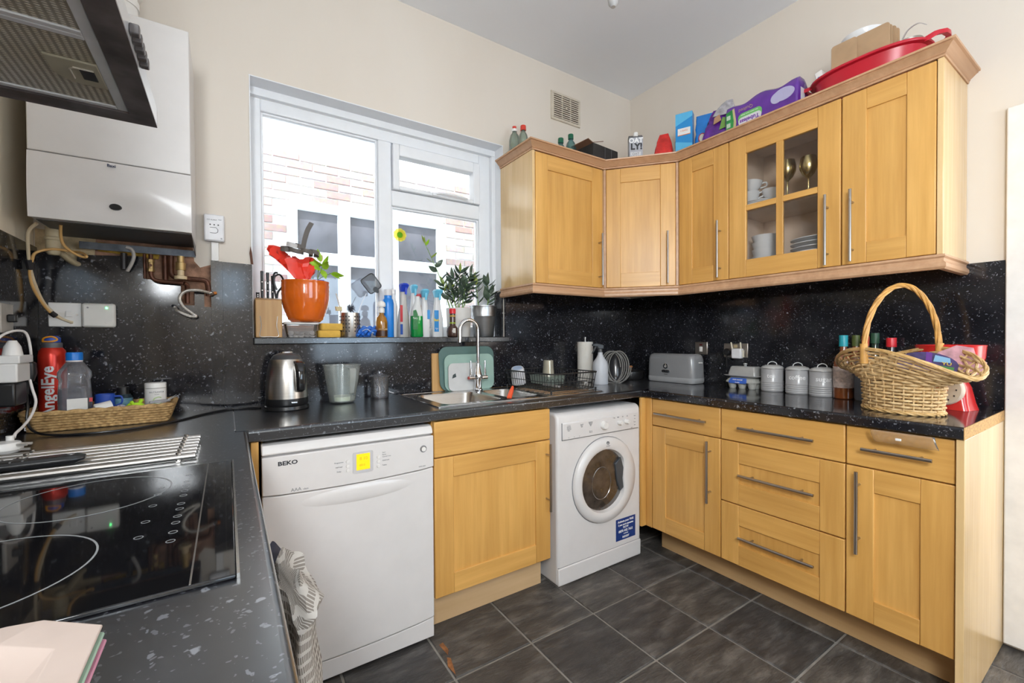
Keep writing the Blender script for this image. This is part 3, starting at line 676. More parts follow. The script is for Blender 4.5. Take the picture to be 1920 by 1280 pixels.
text('8 10', .016, (.323, -.008, .780), RX, plain('amber_digits', (0.75, 0.52, 0.02), 0.5), dsp); text('88:0', .012, (.318, -.008, .756), RX, plain('amber_digits', (0.75, 0.52, 0.02), 0.5), dsp)
for x, zs in ((.268, (.776, .760, .744)), (.378, (.776, .759, .742))):
    for z in zs: MB().lathe([(0, -.008), (.0055, -.008), (.0065, -.004), (0, -.004)], (x, 0, z), 14, ax='y').build('button', WPL, cp)
kn = MB().lathe([(0, -.008), (.012, -.008), (.014, -.004), (0, -.004)], (.555, 0, .780), 20, ax='y').build('power_button', plain('grey_ring', (0.3, 0.3, 0.31), 0.3, 0.6), cp)
MB().lathe([(0, -.010), (.009, -.010), (.009, -.008), (0, -.008)], (.555, 0, .780), 20, ax='y').build('button_cap', WPL, kn)
text('BEKO', .019, (.076, -.0045, .802), RX, INK, cp, bold=.0006, xs=1.25)
text('AAA', .016, (.100, -.0045, .708), RX, GREYINK, cp); text('class', .009, (.130, -.0045, .706), RX, GREYINK, cp)
for i, z in enumerate((.776, .760, .744)): text(('Programme', 'Half load', 'Delay')[i], .0065, (.238, -.0045, z), RX, GREYINK, cp)
for i, z in enumerate((.790, .782, .774, .760, .742)): text(('Start', 'Pause', 'Cancel 3 sec', 'Child lock', 'Tablet')[i], .0065, (.392, -.0045, z), RX, GREYINK, cp, align='LEFT')
text('DSFN 6831', .006, (.550, -.0045, .712), RX, GREYINK, cp)

# ---- washing machine
t = thing('washing_machine', 'white front loading washing machine with a blue sticker', 'washing machine', (-1.218, -.615, 0))
W = .597
MB().prism([(0, .004), (.56, .004), (.56, .848), (.030, .848), (.012, .842), (.002, .825), (0, .79)], 0, W, 'x').build('body', WHITE, t, bev=.014, seg=3)
MB().box(.003, W - .003, -.004, .01, .006, .092).build('kick_panel', WHITE, t, bev=.005)
MB().box(.004, W - .004, -.0006, .01, .0935, .0955).build('seam', GREYINK, t, smooth=0)
cp = MB().box(.030, .574, -.005, .01, .716, .800).build('control_panel', WHITE, t, bev=.004)
fr = MB()
for a in ((.030, .574, .7145, .716), (.0285, .030, .7145, .80)): fr.box(a[0], a[1], -.0045, .0, a[2], a[3])
fr.build('panel_shadow_line', GREYINK, cp, smooth=0)
MB().prism(rrect2(.135, .757, .195, .078, .004), -.0062, -.004, 'y').build('detergent_drawer', WHITE, cp, bev=.001)
for x, z, r in ((.307, .760, .021), (.422, .762, .012), (.476, .762, .012)):
    k = MB().lathe([(0, -.026), (r*.8, -.026), (r, -.020), (r*1.05, -.005), (0, -.005)], (x, 0, z), 22, ax='y').build('knob', WPL, cp)
    MB().box(x - .0012, x + .0012, -.0268, -.0258, z, z + r*.8).build('pointer', WHITE, k, smooth=0)
for (x, z, s, b) in ((.07, .782, .007, 'Cotton\nIntensive\nStandard\nColoured\nShirts'), (.155, .786, .007, 'Special\nRinse\nSpin'), (.215, .788, .007, 'Synthetics\nDelicates\nWool\nSilk'), (.215, .748, .007, 'Mix 15\nMix 30')):
    text(b, s, (x, -.0066, z - .010), RX, GREYINK, cp)
for x in (.07, .105, .14): text('o-', .008, (x, -.0066, .726), RX, GREYINK, cp)
for x, b in ((.385, '5 kg'), (.415, '800'), (.450, '40'), (.485, '60')): text(b, .009, (x, -.0055, .790), RX, GREYINK, cp)
for z, b in ((.786, 'Start'), (.770, 'On'), (.752, 'Door'), (.736, 'End')): text(b, .007, (.545, -.0055, z), RX, GREYINK, cp)
text('6143', .006, (.520, -.0055, .723), RX, GREYINK, cp)
# porthole: ring with a bite on the right for the grip
cx, cz = .318, .474
ring = []
N = 48
def rr(kind):
    out = []
    for k in range(N):
        a = 2 * math.pi * k / N; aa = (a + math.pi) % (2 * math.pi) - math.pi
        inn = .158
        if abs(aa) < .62: inn = .158 - .030 * math.cos(aa / .62 * math.pi / 2)
        r_ = {'o0': .222, 'o1': .222, 'o2': .214, 'i2': inn + .020, 'i1': inn + .006, 'i0': inn}[kind[0]]
        out.append((cx + r_ * math.cos(a) - (.012 if kind[0][0] == 'i' else 0), kind[1], cz + r_ * math.sin(a)))
    return out
door = MB().loft([rr(('o0', .004)), rr(('o1', -.010)), rr(('o2', -.020)), rr(('i2', -.028)), rr(('i1', -.022)), rr(('i0', .002))], False, False).build('door', WHITE, t, smooth=50)
MB().lathe([(.2215, -.002), (.2255, -.002), (.2255, .003), (.2215, .003), (.2215, -.002)], (cx, 0, cz), 48, ax='y').build('door_gap', GREYINK, door)
DRUM = plain('dark_drum_glass', (0.06, 0.045, 0.035), 0.06, var=0.5, vs=18, coat=1.0)
MB().lathe([(0, -.014), (.05, -.013), (.10, -.009), (.140, -.0035), (.168, .002)], (cx - .012, 0, cz), 40, ax='y').build('door_glass', DRUM, door, label='dark domed porthole glass')
MB().lathe([(.082, -.0135), (.0835, -.015), (.085, -.013), (.082, -.0135)], (cx - .035, 0, cz - .01), 32, sx=.8, ax='y').build('drum_ring', plain('pale_glint', (0.5, 0.5, 0.5), 0.2, .8), door)
MB().prism([(cx+.062, cz+.075), (cx+.105, cz+.105), (cx+.125, cz+.045), (cx+.118, cz-.01), (cx+.125, cz-.06), (cx+.100, cz-.075), (cx+.075, cz-.01)], -.018, -.004, 'y').build('door_grip', plain('grip_shadow_grey', (0.06, 0.07, 0.08), 0.3), door, bev=.003)
text('INDESIT', .008, (cx, -.0275, cz + .180), RX, GREYINK, door)
MB().lathe([(.0065, -.028), (.009, -.028), (.009, -.024), (.0065, -.024), (.0065, -.028)], (cx, 0, cz + .196), 16, ax='y').build('logo_ring', GREYINK, door); MB().box(cx - .001, cx + .001, -.028, -.024, cz + .194, cz + .202).build('logo_stroke', GREYINK, door)
stk = MB().box(.401, .552, -.0012, 0, .122, .238).build('sticker', plain('blue_sticker', (0.014, 0.045, 0.21), 0.35, var=.02), t, label='dark blue guarantee sticker')
WT = plain('white_print', (0.85, 0.85, 0.85), 0.5)
for s, z, b in ((.017, .222, 'Activate your FREE'), (.014, .204, '5 year parts guarantee'), (.017, .188, 'NOW'), (.020, .169, '0870 442 7661'), (.007, .154, 'or visit online'), (.016, .136, 'INDESIT')):
    text(b, s * .92, (.476, -.0015, z), RX, WT, stk, bold=.0004)
MB().prism([(-.02, 0), (.0, 0), (.0, .06), (-.02, .06)], .03, .06, 'y')

# ---- boiler
t = thing('boiler', 'white wall hung gas boiler above the bare pipework', 'boiler', (-3.054, -.302, 1.602))
W = .408
MB().box(0, W, .012, .298, .0, .718).build('casing', WHITE, t, bev=.006)
MB().box(0, W, 0, .012, .208, .718).build('front_cover', WHITE, t, bev=.003)
fl_ = MB()
NX, NZ = 24, 14; vs = []; fs = []
for i in range(NX + 1):
    for k in range(NZ + 1):
        x, z = W * i / NX, .205 * k / NZ
        u, v = (x - .205) / .085, (z - .062) / .030
        dd = math.exp(-(u*u + v*v)) * .010
        vs.append((x, -.010 * math.sin(math.pi * min(1, (z + .02) / .22)) * .6 + dd, z))
for i in range(NX):
    for k in range(NZ):
        a = i * (NZ + 1) + k; fs.append((a, a + NZ + 1, a + NZ + 2, a + 1))
fl_.add(vs, fs)
fl_.box(0, W, .004, .012, 0, .205)
flap = fl_.build('flap', WHITE, t, smooth=60)
MB().lathe([(0, -.002), (.010, -.002), (.011, .004), (0, .004)], (.203, 0, .060), 16, sx=1.5, ax='y').build('badge', BLK, flap)
text('Baxi', .013, (.196, -.006, .193), RX, plain('navy_print', (0.02, 0.04, 0.10), 0.5), flap, bold=.0003)
MB().lathe([(0, -.02), (.052, -.02), (.052, .10), (.056, .10), (.056, .125), (0, .125)], (.20, .15, .72), 28).build('flue', WPL, t)
MB().tube([(.20, .15, .845), (.20, .15, .90), (.20, .18, .95), (.20, .24, .97), (.20, .301, .97)], .050, 20).build('flue_elbow', WPL, t)
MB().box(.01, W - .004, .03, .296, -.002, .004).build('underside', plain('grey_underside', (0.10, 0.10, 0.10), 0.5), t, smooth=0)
DKM = plain('dusty_zinc', (0.10, 0.11, 0.13), 0.35, 0.9, 0.4, vs=30)
MB().prism([(.262, -.020), (.262, -.046), (.268, -.046), (.268, -.026), (.29, -.026), (.29, -.020)], .06, W - .002, 'x').build('valve_rail', DKM, t, smooth=0)
MB().prism([(.02, -.002), (.26, -.04), (.27, -.04), (.27, -.002)], W - .004, W - .001, 'x').build('side_bracket', DKM, t, smooth=0)

# pipes and fittings (each a thing of its own on the wall)
def pipe(name, pts, r, mat, label, cat, n=10):
    return tag(MB().tube(smoothpts(pts, 5), r, n).build(name, mat), label, cat)
pipe('copper_pipe', [(-2.790, -.045, 1.552), (-2.790, -.045, 1.50), (-2.789, -.043, 1.468), (-2.774, -.042, 1.452), (-2.73, -.042, 1.449), (-2.690, -.042, 1.447)], .0075, COPPER, 'brown copper pipe with brass valve bending under the boiler', 'pipe')
v = thing('isolating_valve', 'brass isolating valve on the thin copper pipe', 'valve', (-2.790, -.045, 1.485))
for z in (0, .036): MB().cyl((0, 0, z), .012, 0, .012, 6).build('nut', BRASS, v, bev=.001)
MB().cyl((0, 0, .012), .009, 0, .024, 14).build('valve_body', BRASS, v); MB().lathe([(0, -.014), (.005, -.014), (.005, -.006), (0, -.006)], (0, 0, .024), 10, ax='y').build('screw', COPPER, v)
pipe('copper_pipe', [(-2.728, -.035, 1.555), (-2.729, -.035, 1.50), (-2.725, -.035, 1.478), (-2.705, -.035, 1.468), (-2.65, -.035, 1.466), (-2.617, -.034, 1.462), (-2.608, -.034, 1.44), (-2.606, -.034, 1.40)], .0100, COPPER, 'thick brown copper pipe running towards the splashback strip', 'pipe')
pipe('copper_pipe', [(-2.749, -.014, 1.556), (-2.749, -.014, 1.50), (-2.749, -.014, 1.458)], .0095, COPPER, 'straight upright copper pipe against the bare plaster', 'pipe')
pipe('copper_pipe', [(-2.688, -.042, 1.447), (-2.679, -.036, 1.440), (-2.678, -.030, 1.42), (-2.678, -.030, 1.367)], .0085, COPPER, 'short copper pipe dropping behind the braided hose', 'pipe')
pipe('copper_pipe', [(-2.812, -.022, 1.556), (-2.812, -.022, 1.50), (-2.812, -.022, 1.46)], .005, COPPER, 'thin dark copper pipe left of the brass valve', 'pipe')
pipe('waste_pipe', [(-2.862, -.05, 1.572), (-2.846, -.05, 1.565), (-2.840, -.05, 1.54), (-2.848, -.046, 1.51), (-2.862, -.030, 1.485)], .006, plain('grey_hose', (0.55, 0.52, 0.49), 0.5), 'short grey hose curling under the middle of the boiler', 'hose')
pipe('copper_pipe', [(-2.872, -.03, 1.552), (-2.872, -.03, 1.52), (-2.872, -.03, 1.49)], .010, plain('black_pipe', (0.03, 0.025, 0.025), 0.4), 'stubby black pipe behind the grey hose', 'pipe')
v = thing('relief_valve', 'ivory and brass relief valve hanging below the boiler', 'valve', (-2.695, -.075, 1.475))
MB().lathe([(0, .075), (.012, .075), (.012, .05), (.017, .048), (.017, .02), (.012, .016), (.012, 0), (0, 0)], n=16).build('valve_body', BRASS, v)
MB().lathe([(0, -.03), (.010, -.03), (.017, -.026), (.017, -.018), (.011, -.014), (.012, .02), (0, .02)], (0, -.004, .012), 16).build('elbow', plain('ivory_plastic', (0.72, 0.56, 0.34), 0.4), v)
MB().lathe([(.016, -.006), (.021, -.006), (.021, .006), (.016, .006), (.016, -.006)], (0, -.012, -.012), 20).build('collar', plain('ivory_plastic', (0.72, 0.56, 0.34), 0.4), v)
t = thing('condensate_trap', 'dirty cream plastic condensate trap under the boiler', 'pipe', (-3.042, -.12, 1.512)); t.scale = (1.25, 1.25, 1.0)
CREAM = plain('dirty_cream_plastic', (0.58, 0.49, 0.32), 0.45, var=.15, vs=30)
MB().lathe([(0, 0), (.010, .001), (.015, .008), (.016, .05), (.0175, .052), (.0175, .060), (.0155, .062), (.0155, .098), (0, .098)], n=18).build('trap_body', CREAM, t)
MB().tube(smoothpts([(.004, .0, .02), (.012, .03, .010), (.022, .06, -.006), (.030, .0885, -.012)]), .0095, 12).build('outlet', CREAM, t)
# braided hose looping out of the cut-out
ho = thing('braided_hose', 'braided steel hose looped in front of the pipe cut-out', 'hose')
pts = smoothpts([(-2.600, -.040, 1.412), (-2.640, -.065, 1.418), (-2.680, -.075, 1.412), (-2.700, -.075, 1.385), (-2.690, -.075, 1.352), (-2.662, -.072, 1.325), (-2.648, -.072, 1.312), (-2.668, -.076, 1.312), (-2.705, -.078, 1.330), (-2.716, -.060, 1.345)], 6)
MB().tube(pts, .0062, 10).build('hose_body', plain('steel_braid', (0.58, 0.55, 0.50), 0.35, 0.7, .25, vs=160), ho)
MB().tube([(-2.604, -.043, 1.413), (-2.592, -.034, 1.408)], .010, 6).build('nut', CHROME, ho, bev=.001); MB().tube([(-2.594, -.036, 1.411), (-2.580, -.030, 1.415)], .006, 10).build('tap_cap', plain('orange_cap', (0.6, 0.2, 0.03), 0.5), ho)
MB().tube([(-2.716, -.060, 1.345), (-2.722, -.045, 1.352)], .009, 6).build('nut', CHROME, ho)
# cables beside the boiler
CABW = plain('aged_white_cable', (0.66, 0.54, 0.36), 0.5); CABO = plain('yellowed_cable', (0.68, 0.40, 0.14), 0.5); TAPE = plain('black_tape', (0.02, 0.018, 0.02), 0.5)
pipe('flex_cable', [(-3.060, -.20, 1.602), (-3.085, -.18, 1.575), (-3.092, -.16, 1.52), (-3.093, -.14, 1.46), (-3.088, -.11, 1.40), (-3.080, -.06, 1.345), (-3.055, -.03, 1.305), (-3.028, -.028, 1.287), (-3.016, -.027, 1.284)], .0048, CABW, 'aged white cable dropping from the boiler to the fused switch', 'cable')
pipe('flex_cable', [(-3.000, -.22, 1.600), (-3.005, -.20, 1.568), (-3.000, -.19, 1.538), (-2.975, -.19, 1.513), (-2.952, -.19, 1.503), (-2.945, -.19, 1.507), (-2.965, -.15, 1.523), (-3.00, -.12, 1.530), (-3.04, -.14, 1.530), (-3.075, -.155, 1.512), (-3.086, -.15, 1.485), (-3.096, -.135, 1.44), (-3.092, -.105, 1.385), (-3.075, -.05, 1.325), (-3.050, -.026, 1.298), (-3.020, -.024, 1.281)], .0042, CABO, 'orange-yellow cable looping below the boiler trap', 'cable')
tag(MB().tube([(-3.094, -.150, 1.488), (-3.092, -.136, 1.458)], .0105, 10).build('tape_band', TAPE), 'black tape wrapped round two boiler cables', 'tape')
tag(MB().tube([(-3.070, -.045, 1.318), (-3.060, -.035, 1.306)], .009, 10).build('tape_band', TAPE), 'black tape round the cables just above the fused switch', 'tape')

# ---- wall plates and boxes
def plate(name, label, cat, loc, rot, w_, h_, d_=.010, mat=WPL, bev=.003):
    t = thing(name, label, cat, loc, rot); MB().box(-w_/2, w_/2, -d_, 0, -h_/2, h_/2).build('face_plate', mat, t, bev=bev); return t
t = plate('fused_switch', 'white fused switch plate left of the heating receiver', 'switch', (-3.0375, -.0165, 1.3115), 0, .088, .088)
MB().box(.002, .022, -.014, -.010, -.008, .014).build('rocker', WPL, t, bev=.002)
MB().box(-.022, .0, -.0115, -.010, -.010, .008).build('fuse_holder', plain('offwhite_plastic', (0.72, 0.69, 0.64), 0.4), t, bev=.001)
for x in (-.030, .032): MB().lathe([(0, -.012), (.0035, -.012), (.0035, -.010), (0, -.010)], (x, 0, .001), 10, ax='y').build('screw', NICKEL, t)
t = plate('heating_receiver', 'rounded white heating receiver box with a green light', 'receiver', (-2.945, -.0165, 1.311), 0, .094, .090, .024, plain('warm_white_plastic', (0.74, 0.72, 0.67), 0.38), .008)
MB().lathe([(0, -.0258), (.0032, -.0258), (.0032, -.024), (0, -.024)], (.023, 0, .028), 12, ax='y').build('green_light', plain('green_led', (0.1, 0.95, 0.25), 0.3, emit=6.0, var=0), t, label='glowing green light')
MB().lathe([(0, -.0255), (.003, -.0255), (.003, -.024), (0, -.024)], (-.029, 0, .028), 12, ax='y').build('dimple', GREYINK, t)
MB().box(.019, .027, -.0255, -.024, -.029, -.025).build('push_button', WPL, t, bev=.001)
t = plate('alarm_box', 'white carbon monoxide alarm fixed beside the boiler', 'alarm', (-2.5835, -.0005, 1.688), 0, .072, .112, .030, plain('cool_white_plastic', (0.76, 0.76, 0.78), 0.35), .006)
for x in (-.014, 0, .014): MB().lathe([(0, -.0315), (.0028, -.0315), (.0028, -.030), (0, -.030)], (x, 0, .012), 10, ax='y').build('indicator', INK, t)
MB().tube([(-.015, -.0302, .0), (.006, -.0302, .001), (.013, -.0302, -.008), (.012, -.0302, -.018), (.004, -.0302, -.023), (-.015, -.0302, -.022)], .001, 6).build('outline_mark', INK, t)
text('CO ALARM', .007, (-.008, -.0304, .032), RX, INK, t); text('TEST', .006, (.020, -.0304, .034), RX, INK, t); text('Ei', .009, (.025, -.0304, -.044), RX, INK, t)
tag(MB().box(-2.596, -2.569, -.012, -.0005, 1.552, 1.631).build('conduit', WPL, bev=.002), 'white cable conduit running down from the alarm box', 'conduit')
# socket on the stained wall, adaptor stack, plugs and leads
t = plate('wall_socket', 'dirty grey socket plate on the wall by the hob', 'socket', (XL + .0130, -.315, 1.285), 90, .088, .088, .010, plain('dirty_grey_plate', (0.40, 0.37, 0.33), 0.45, var=.2))
MB().box(-.01, .01, -.03, -.010, -.012, .012).build('black_plug', BLK, t, bev=.004)
t = thing('plug_adaptor', 'white multi plug adaptor on the wall beside the red bottle', 'adaptor', (XL + .0130, -.345, 1.10), 90)
MB().box(-.05, .05, -.05, 0, -.005, .05).build('adaptor_body', WPL, t, bev=.004); MB().box(-.05, .058, -.055, 0, .05, .074).build('upper_block', WPL, t, bev=.003)
MB().lathe([(0, .074), (.022, .074), (.018, .10), (.009, .118), (0, .118)], (-.01, -.03, 0), 16).build('top_plug', WPL, t)
MB().box(-.05, .04, -.045, 0, -.075, -.006).build('lower_block', BLK, t, bev=.006)
t = thing('black_plug', 'black plug hanging on the side of the white adaptor', 'plug', (XL + .050, -.282, 1.125), 90)
MB().loft([rrect(0, 0, -.035, .022, .034, .008), rrect(0, 0, -.01, .030, .046, .010), rrect(0, 0, .022, .030, .044, .012), rrect(0, 0, .028, .018, .03, .010)]).build('plug_body', BLK, t)
MB().tube([(0, 0, -.035), (0, 0, -.075)], [.008, .005], 10).build('strain_relief', BLK, t)
pipe('power_lead', [(XL + .050, -.282, 1.05), (XL + .052, -.282, 1.01), (-3.066, -.295, .965), (-3.045, -.315, .935), (-2.99, -.362, .927), (-2.90, -.392, .927), (-2.80, -.372, .927), (-2.70, -.285, .927), (-2.62, -.165, .927), (-2.55, -.095, .927), (-2.48, -.095, .927), (-2.428, -.125, .927)], .0038, BLK, 'black power lead trailing from the plug to the kettle', 'lead')
pipe('white_lead', [(-3.10, -.395, 1.215), (-3.09, -.36, 1.238), (-3.075, -.315, 1.248), (-3.065, -.285, 1.235), (-3.06, -.275, 1.17), (-3.062, -.285, 1.11), (-3.05, -.31, 1.07), (-3.035, -.34, 1.03), (-3.03, -.40, .995), (-3.028, -.47, .975), (-3.028, -.52, .965), (-3.027, -.535, .955)], .0035, plain('white_flex', (0.80, 0.76, 0.73), 0.4), 'white lead hanging in a loop above the worktop', 'lead')
t = thing('white_plug', 'white round three pin plug lying on the worktop', 'plug', (-3.035, -.575, .9235), -20)
MB().lathe([(0, .002), (.030, .002), (.036, .010), (.036, .018), (.030, .028), (0, .032)], n=24).build('plug_body', WPL, t)
MB().cyl((0, .02, .02), .008, 0, .022, 12).build('cable_boss', WPL, t)
for y, z in ((.008, .022), (-.008, .022), (0, .009)): MB().box(.034, .056, y - .002, y + .002, z - .003, z + .003).build('pin', plain('pin_cream', (0.7, 0.66, 0.6), 0.3, .6), t)

# ---- hob, trivet rods, tray
t = thing('ceramic_hob', 'black glass ceramic hob set in the near worktop', 'hob', (-2.80, -1.315, ZT + .0002))
HG = plain('black_hob_glass', (0.006, 0.006, 0.007), 0.035, var=.1, coat=0.3)
MB().box(-.26, .262, -.305, .300, 0, .006).build('glass_top', HG, t, bev=.002)
TR = plain('steel_edge', (0.55, 0.54, 0.52), 0.25, 1.0)
MB().box(.2622, .2655, -.305, .300, 0, .0065).box(.215, .217, -.303, .298, .006, .0064).build('edge_trim', TR, t, smooth=0)
RING = plain('grey_ring_print', (0.32, 0.33, 0.34), 0.4)
for x, y, r in ((.045, .155, .115), (-.02, -.14, .125), (-.215, .17, .075), (-.20, -.19, .07)):
    MB().lathe([(r - .0012, .0062), (r + .0012, .0062), (r + .0012, .0064), (r - .0012, .0064), (r - .0012, .0062)], (x, y, 0), 56).build('zone_ring', RING, t)
for j, (x, ys) in enumerate(((.185, (.215, .165, .140, .122, .098, .068, .02, -.008, -.045, -.075, -.115, -.15)), (.145, (.145, .100, .035, -.045, -.11)))):
    for y in ys: MB().lathe([(.0048, .0062), (.0058, .0062), (.0058, .0064), (.0048, .0064), (.0048, .0062)], (x, y, 0), 14).build('touch_mark', RING, t)
t = thing('trivet_rods', 'row of steel trivet rods laid across the worktop behind the hob', 'trivet', (0, 0, ZT))
for k in range(7):
    y = -.700 - k * .040
    MB().tube([(-3.06, y, .0125), (-2.612, y, .0125)], .0075, 10).build('rod', plain('polished_steel', (0.72, 0.70, 0.68), 0.30, 1.0), t)
for x in (-2.95, -2.645):
    MB().box(x - .004, x + .004, -.692, -.948, .001, .0048).build('cross_bar', TR, t)
    for k in range(7): MB().lathe([(0, .019), (.004, .0205), (.0055, .019), (.0055, .0), (0, 0)], (x, -.700 - k * .040, .003), 10).build('stud', TR, t)
t = thing('kitchen_utensil', 'black ridged plastic handle lying across the trivet rods', 'utensil', (-2.905, -.90, ZT + .0215), 3)
MB().loft([[(x, y * s_, z * s_ + .009) for y, z in ((-.015,-.008),(.015,-.008),(.018,0),(.013,.008),(-.013,.008),(-.018,0))] for x, s_ in ((-.17, 1.05), (-.05, 1.1), (.05, 1.2), (.075, 1.1), (.09, .6))]).build('grip', BLK, t, bev=.002)
for k in range(9): MB().box(-.15 + k * .018, -.146 + k * .018, -.016, .016, .016, .0195).build('rib', plain('dark_grey_rib', (0.09, 0.09, 0.09), 0.4), t, bev=.0008)
MB().lathe([(0, .017), (.006, .017), (.006, .0195), (0, .0195)], (.066, 0, 0), 12).build('end_boss', plain('dull_steel', (0.4, 0.4, 0.42), .3, .9), t)
# stacked trays in the near corner
def tray(z, col_, label, grow):
    t = thing('food_tray', label, 'tray', (-2.790, -1.905, z), 0)
    g = grow
    def ring(wx, wy, zz, ch):
        hx, hy = wx / 2, wy / 2
        return [(hx, -hy, zz), (hx, hy - ch, zz), (hx - ch * 1.05, hy - ch * .12, zz), (hx - ch * 1.6, hy, zz), (-hx, hy, zz), (-hx, -hy, zz)]
    rings = [ring(.21+g, .32+g, 0, .035), ring(.305+g, .40+g, .030, .040), ring(.312+g, .41+g, .0315, .042), ring(.312+g, .41+g, .034, .042), ring(.262+g, .362+g, .034, .038), ring(.215+g, .315+g, .010, .034)]
    MB().loft(rings).build('tray_body', col_, t, bev=.003, smooth=40); return t
tray(ZT + .0005, plain('pink_tray', (0.72, 0.30, 0.42), 0.4), 'pink plastic tray at the bottom of the near stack', .000)
tray(ZT + .0075, plain('mint_tray', (0.42, 0.60, 0.46), 0.4), 'mint green plastic tray in the middle of the near stack', -.002)
tray(ZT + .0150, plain('beige_tray', (0.56, 0.455, 0.40), 0.42), 'beige plastic tray on top of the near stack', -.004)

# ---- extractor hood
t = thing('extractor_hood', 'grey cooker hood with mesh filters seen from below', 'cooker hood', (0, 0, 1.68))
HS = plain('hood_paint', (0.62, 0.64, 0.67), 0.32, 0.35, .05)
LIP = plain('stained_dark_steel', (0.17, 0.15, 0.155), 0.34, 0.45, .5, vs=12)
hx0, hx1, hy0, hy1 = XL + .001, -2.666, -1.620, -1.020
rectframe(hx0, hx1, 0, 1, .02, .045, 1, 1, 0, 1)
m = MB()
m.box(hx1 - .040, hx1, hy0, hy1, 0, .004).box(hx0, hx1 - .040, hy1 - .045, hy1, 0, .004).box(hx0, hx1 - .040, hy0, hy0 + .045, 0, .004)
m.build('lip', LIP, t, smooth=0, label='rust-stained dark lip')
m = MB().box(hx1 - .003, hx1, hy0, hy1, .004, .042).box(hx0, hx1, hy1 - .003, hy1, .004, .042).box(hx0, hx1, hy0, hy0 + .003, .004, .042)
m.loft([[(hx0, hy0, .042), (hx1, hy0, .042), (hx1, hy1, .042), (hx0, hy1, .042)], [(hx0, -1.46, .24), (-2.86, -1.46, .24), (-2.86, -1.18, .24), (hx0, -1.18, .24)]])
m.build('canopy', HS, t, smooth=0)
MB().box(hx0, -2.87, -1.45, -1.19, .24, 1.30).build('chimney', HS, t, smooth=0)
FMESH = None
def meshmat():
    m, n, p = NM('aluminium_filter_mesh'); mp = mapped(n, (1, 1, 1), rnd=False)
    hs = []
    for sc_, dr_ in ((62, 'X'), (110, 'Y')):
        wv = nd(n, 'ShaderNodeTexWave', wave_type='BANDS', bands_direction=dr_); wv.inputs['Scale'].default_value = sc_ * .5; wv.inputs['Distortion'].default_value = 0
        n.links.new(mp.outputs[0], wv.inputs['Vector']); hs.append(wv.outputs['Fac'])
    mx = nd(n, 'ShaderNodeMath', operation='MULTIPLY'); n.links.new(hs[0], mx.inputs[0]); n.links.new(hs[1], mx.inputs[1])
    nz = noise(n, mp, 5, 4); r = ramp(n, nz.outputs['Fac'], [(.3, (0.72, 0.64, 0.46)), (.6, (0.86, 0.84, 0.76)), (.8, (0.92, 0.91, 0.88))])
    r2 = ramp(n, mx.outputs[0], [(.15, (0.42, 0.40, 0.37)), (.5, (1, 1, 1))]); n.links.new(mixc(n, 1.0, r.outputs[0], r2.outputs[0], 'MULTIPLY'), p.inputs['Base Color'])
    p.inputs['Metallic'].default_value = .15; p.inputs['Roughness'].default_value = .45; bump(n, p, mx.outputs[0], .6, .003); return m
FM = meshmat()
for a, b in ((hy1 - .058, -1.308), (-1.332, hy0 + .058)):
    f = MB().box(hx0 + .02, hx1 - .058, a, b, .006, .012).build('filter', FM, t, smooth=0)
    rectframe(hx0 + .01, hx1 - .042, min(a, b) - .012, max(a, b) + .012, .012, .016, .012, .012, .004, .013)
    fm = MB(); y0_, y1_ = min(a, b), max(a, b)
    fm.box(hx1 - .058, hx1 - .041, y0_ - .012, y1_ + .012, .003, .013).box(hx0 + .01, hx1 - .058, y1_, y1_ + .012, .003, .013).box(hx0 + .01, hx1 - .058, y0_ - .012, y0_, .003, .013)
    fm.build('filter_frame', plain('aluminium_frame', (0.78, 0.81, 0.85), .35, .2), f, bev=.0015)
    yc = (y0_ + y1_) / 2
    l = MB().prism([(hx1 - .058, yc - .042), (hx1 - .058, yc + .042), (hx1 - .105, yc + .040), (hx1 - .125, yc + .018), (hx1 - .125, yc - .040)], .002, .006).build('latch', plain('olive_latch', (0.50, 0.47, 0.36), .45, .1), f, bev=.001)
    MB().box(hx1 - .085, hx1 - .066, yc - .016, yc + .016, .0005, .002).build('latch_slot', BLK, l)
    MB().tube([(hx1 - .098, yc + .02, .001), (hx1 - .098, yc - .012, .001), (hx1 - .092, yc - .02, .001), (hx1 - .066, yc - .021, .001)], .0015, 6).build('latch_edge', plain('pale_edge', (0.6, 0.57, 0.5), .4), l)
for k in range(5):
    y = -1.345 + k * .024
    MB().box(hx1, hx1 + .013, y - .007, y + .007, .014, .030).build('button', plain('hood_button', (0.10, 0.09, 0.09), .35), t, bev=.002)

# ---- tea towels bunched over the oven rail
def bundle(name, label, mat, cx, cy, prof, seed, amp):
    """closed hanging bundle: prof rows (z, x shift, half width x, half length y)"""
    rn = random.Random(seed); N = 44; rings = []; ph = [rn.uniform(0, 6.28) for _ in range(3)]
    for k, (z, dx, hx, hy) in enumerate(prof):
        ring = []
        for i in range(N):
            a = 2 * math.pi * i / N
            f = 1 + amp * (math.sin(5 * a + ph[0] + k * .5) + .7 * math.sin(9 * a + ph[1] - k * .35))
            ring.append((cx + dx + hx * f * math.cos(a), cy + hy * (1 + .25 * amp * math.sin(7 * a + ph[2])) * math.sin(a), z + .010 * math.sin(3 * a + k + ph[0]) * (k > 0)))
        rings.append(ring)
    o = MB().loft(rings).build(name, mat, smooth=50); uv = o.data.uv_layers.new(name='uv')
    for lp in o.data.loops:
        k, i = divmod(lp.vertex_index, N); co = o.data.vertices[lp.vertex_index].co
        uv.data[lp.index].uv = (abs(((i / N) * 2) % 2 - 1) * .55 + .06 * co.z, (.9 - co.z) * 1.25)
    return tag(o, label, 'towel')
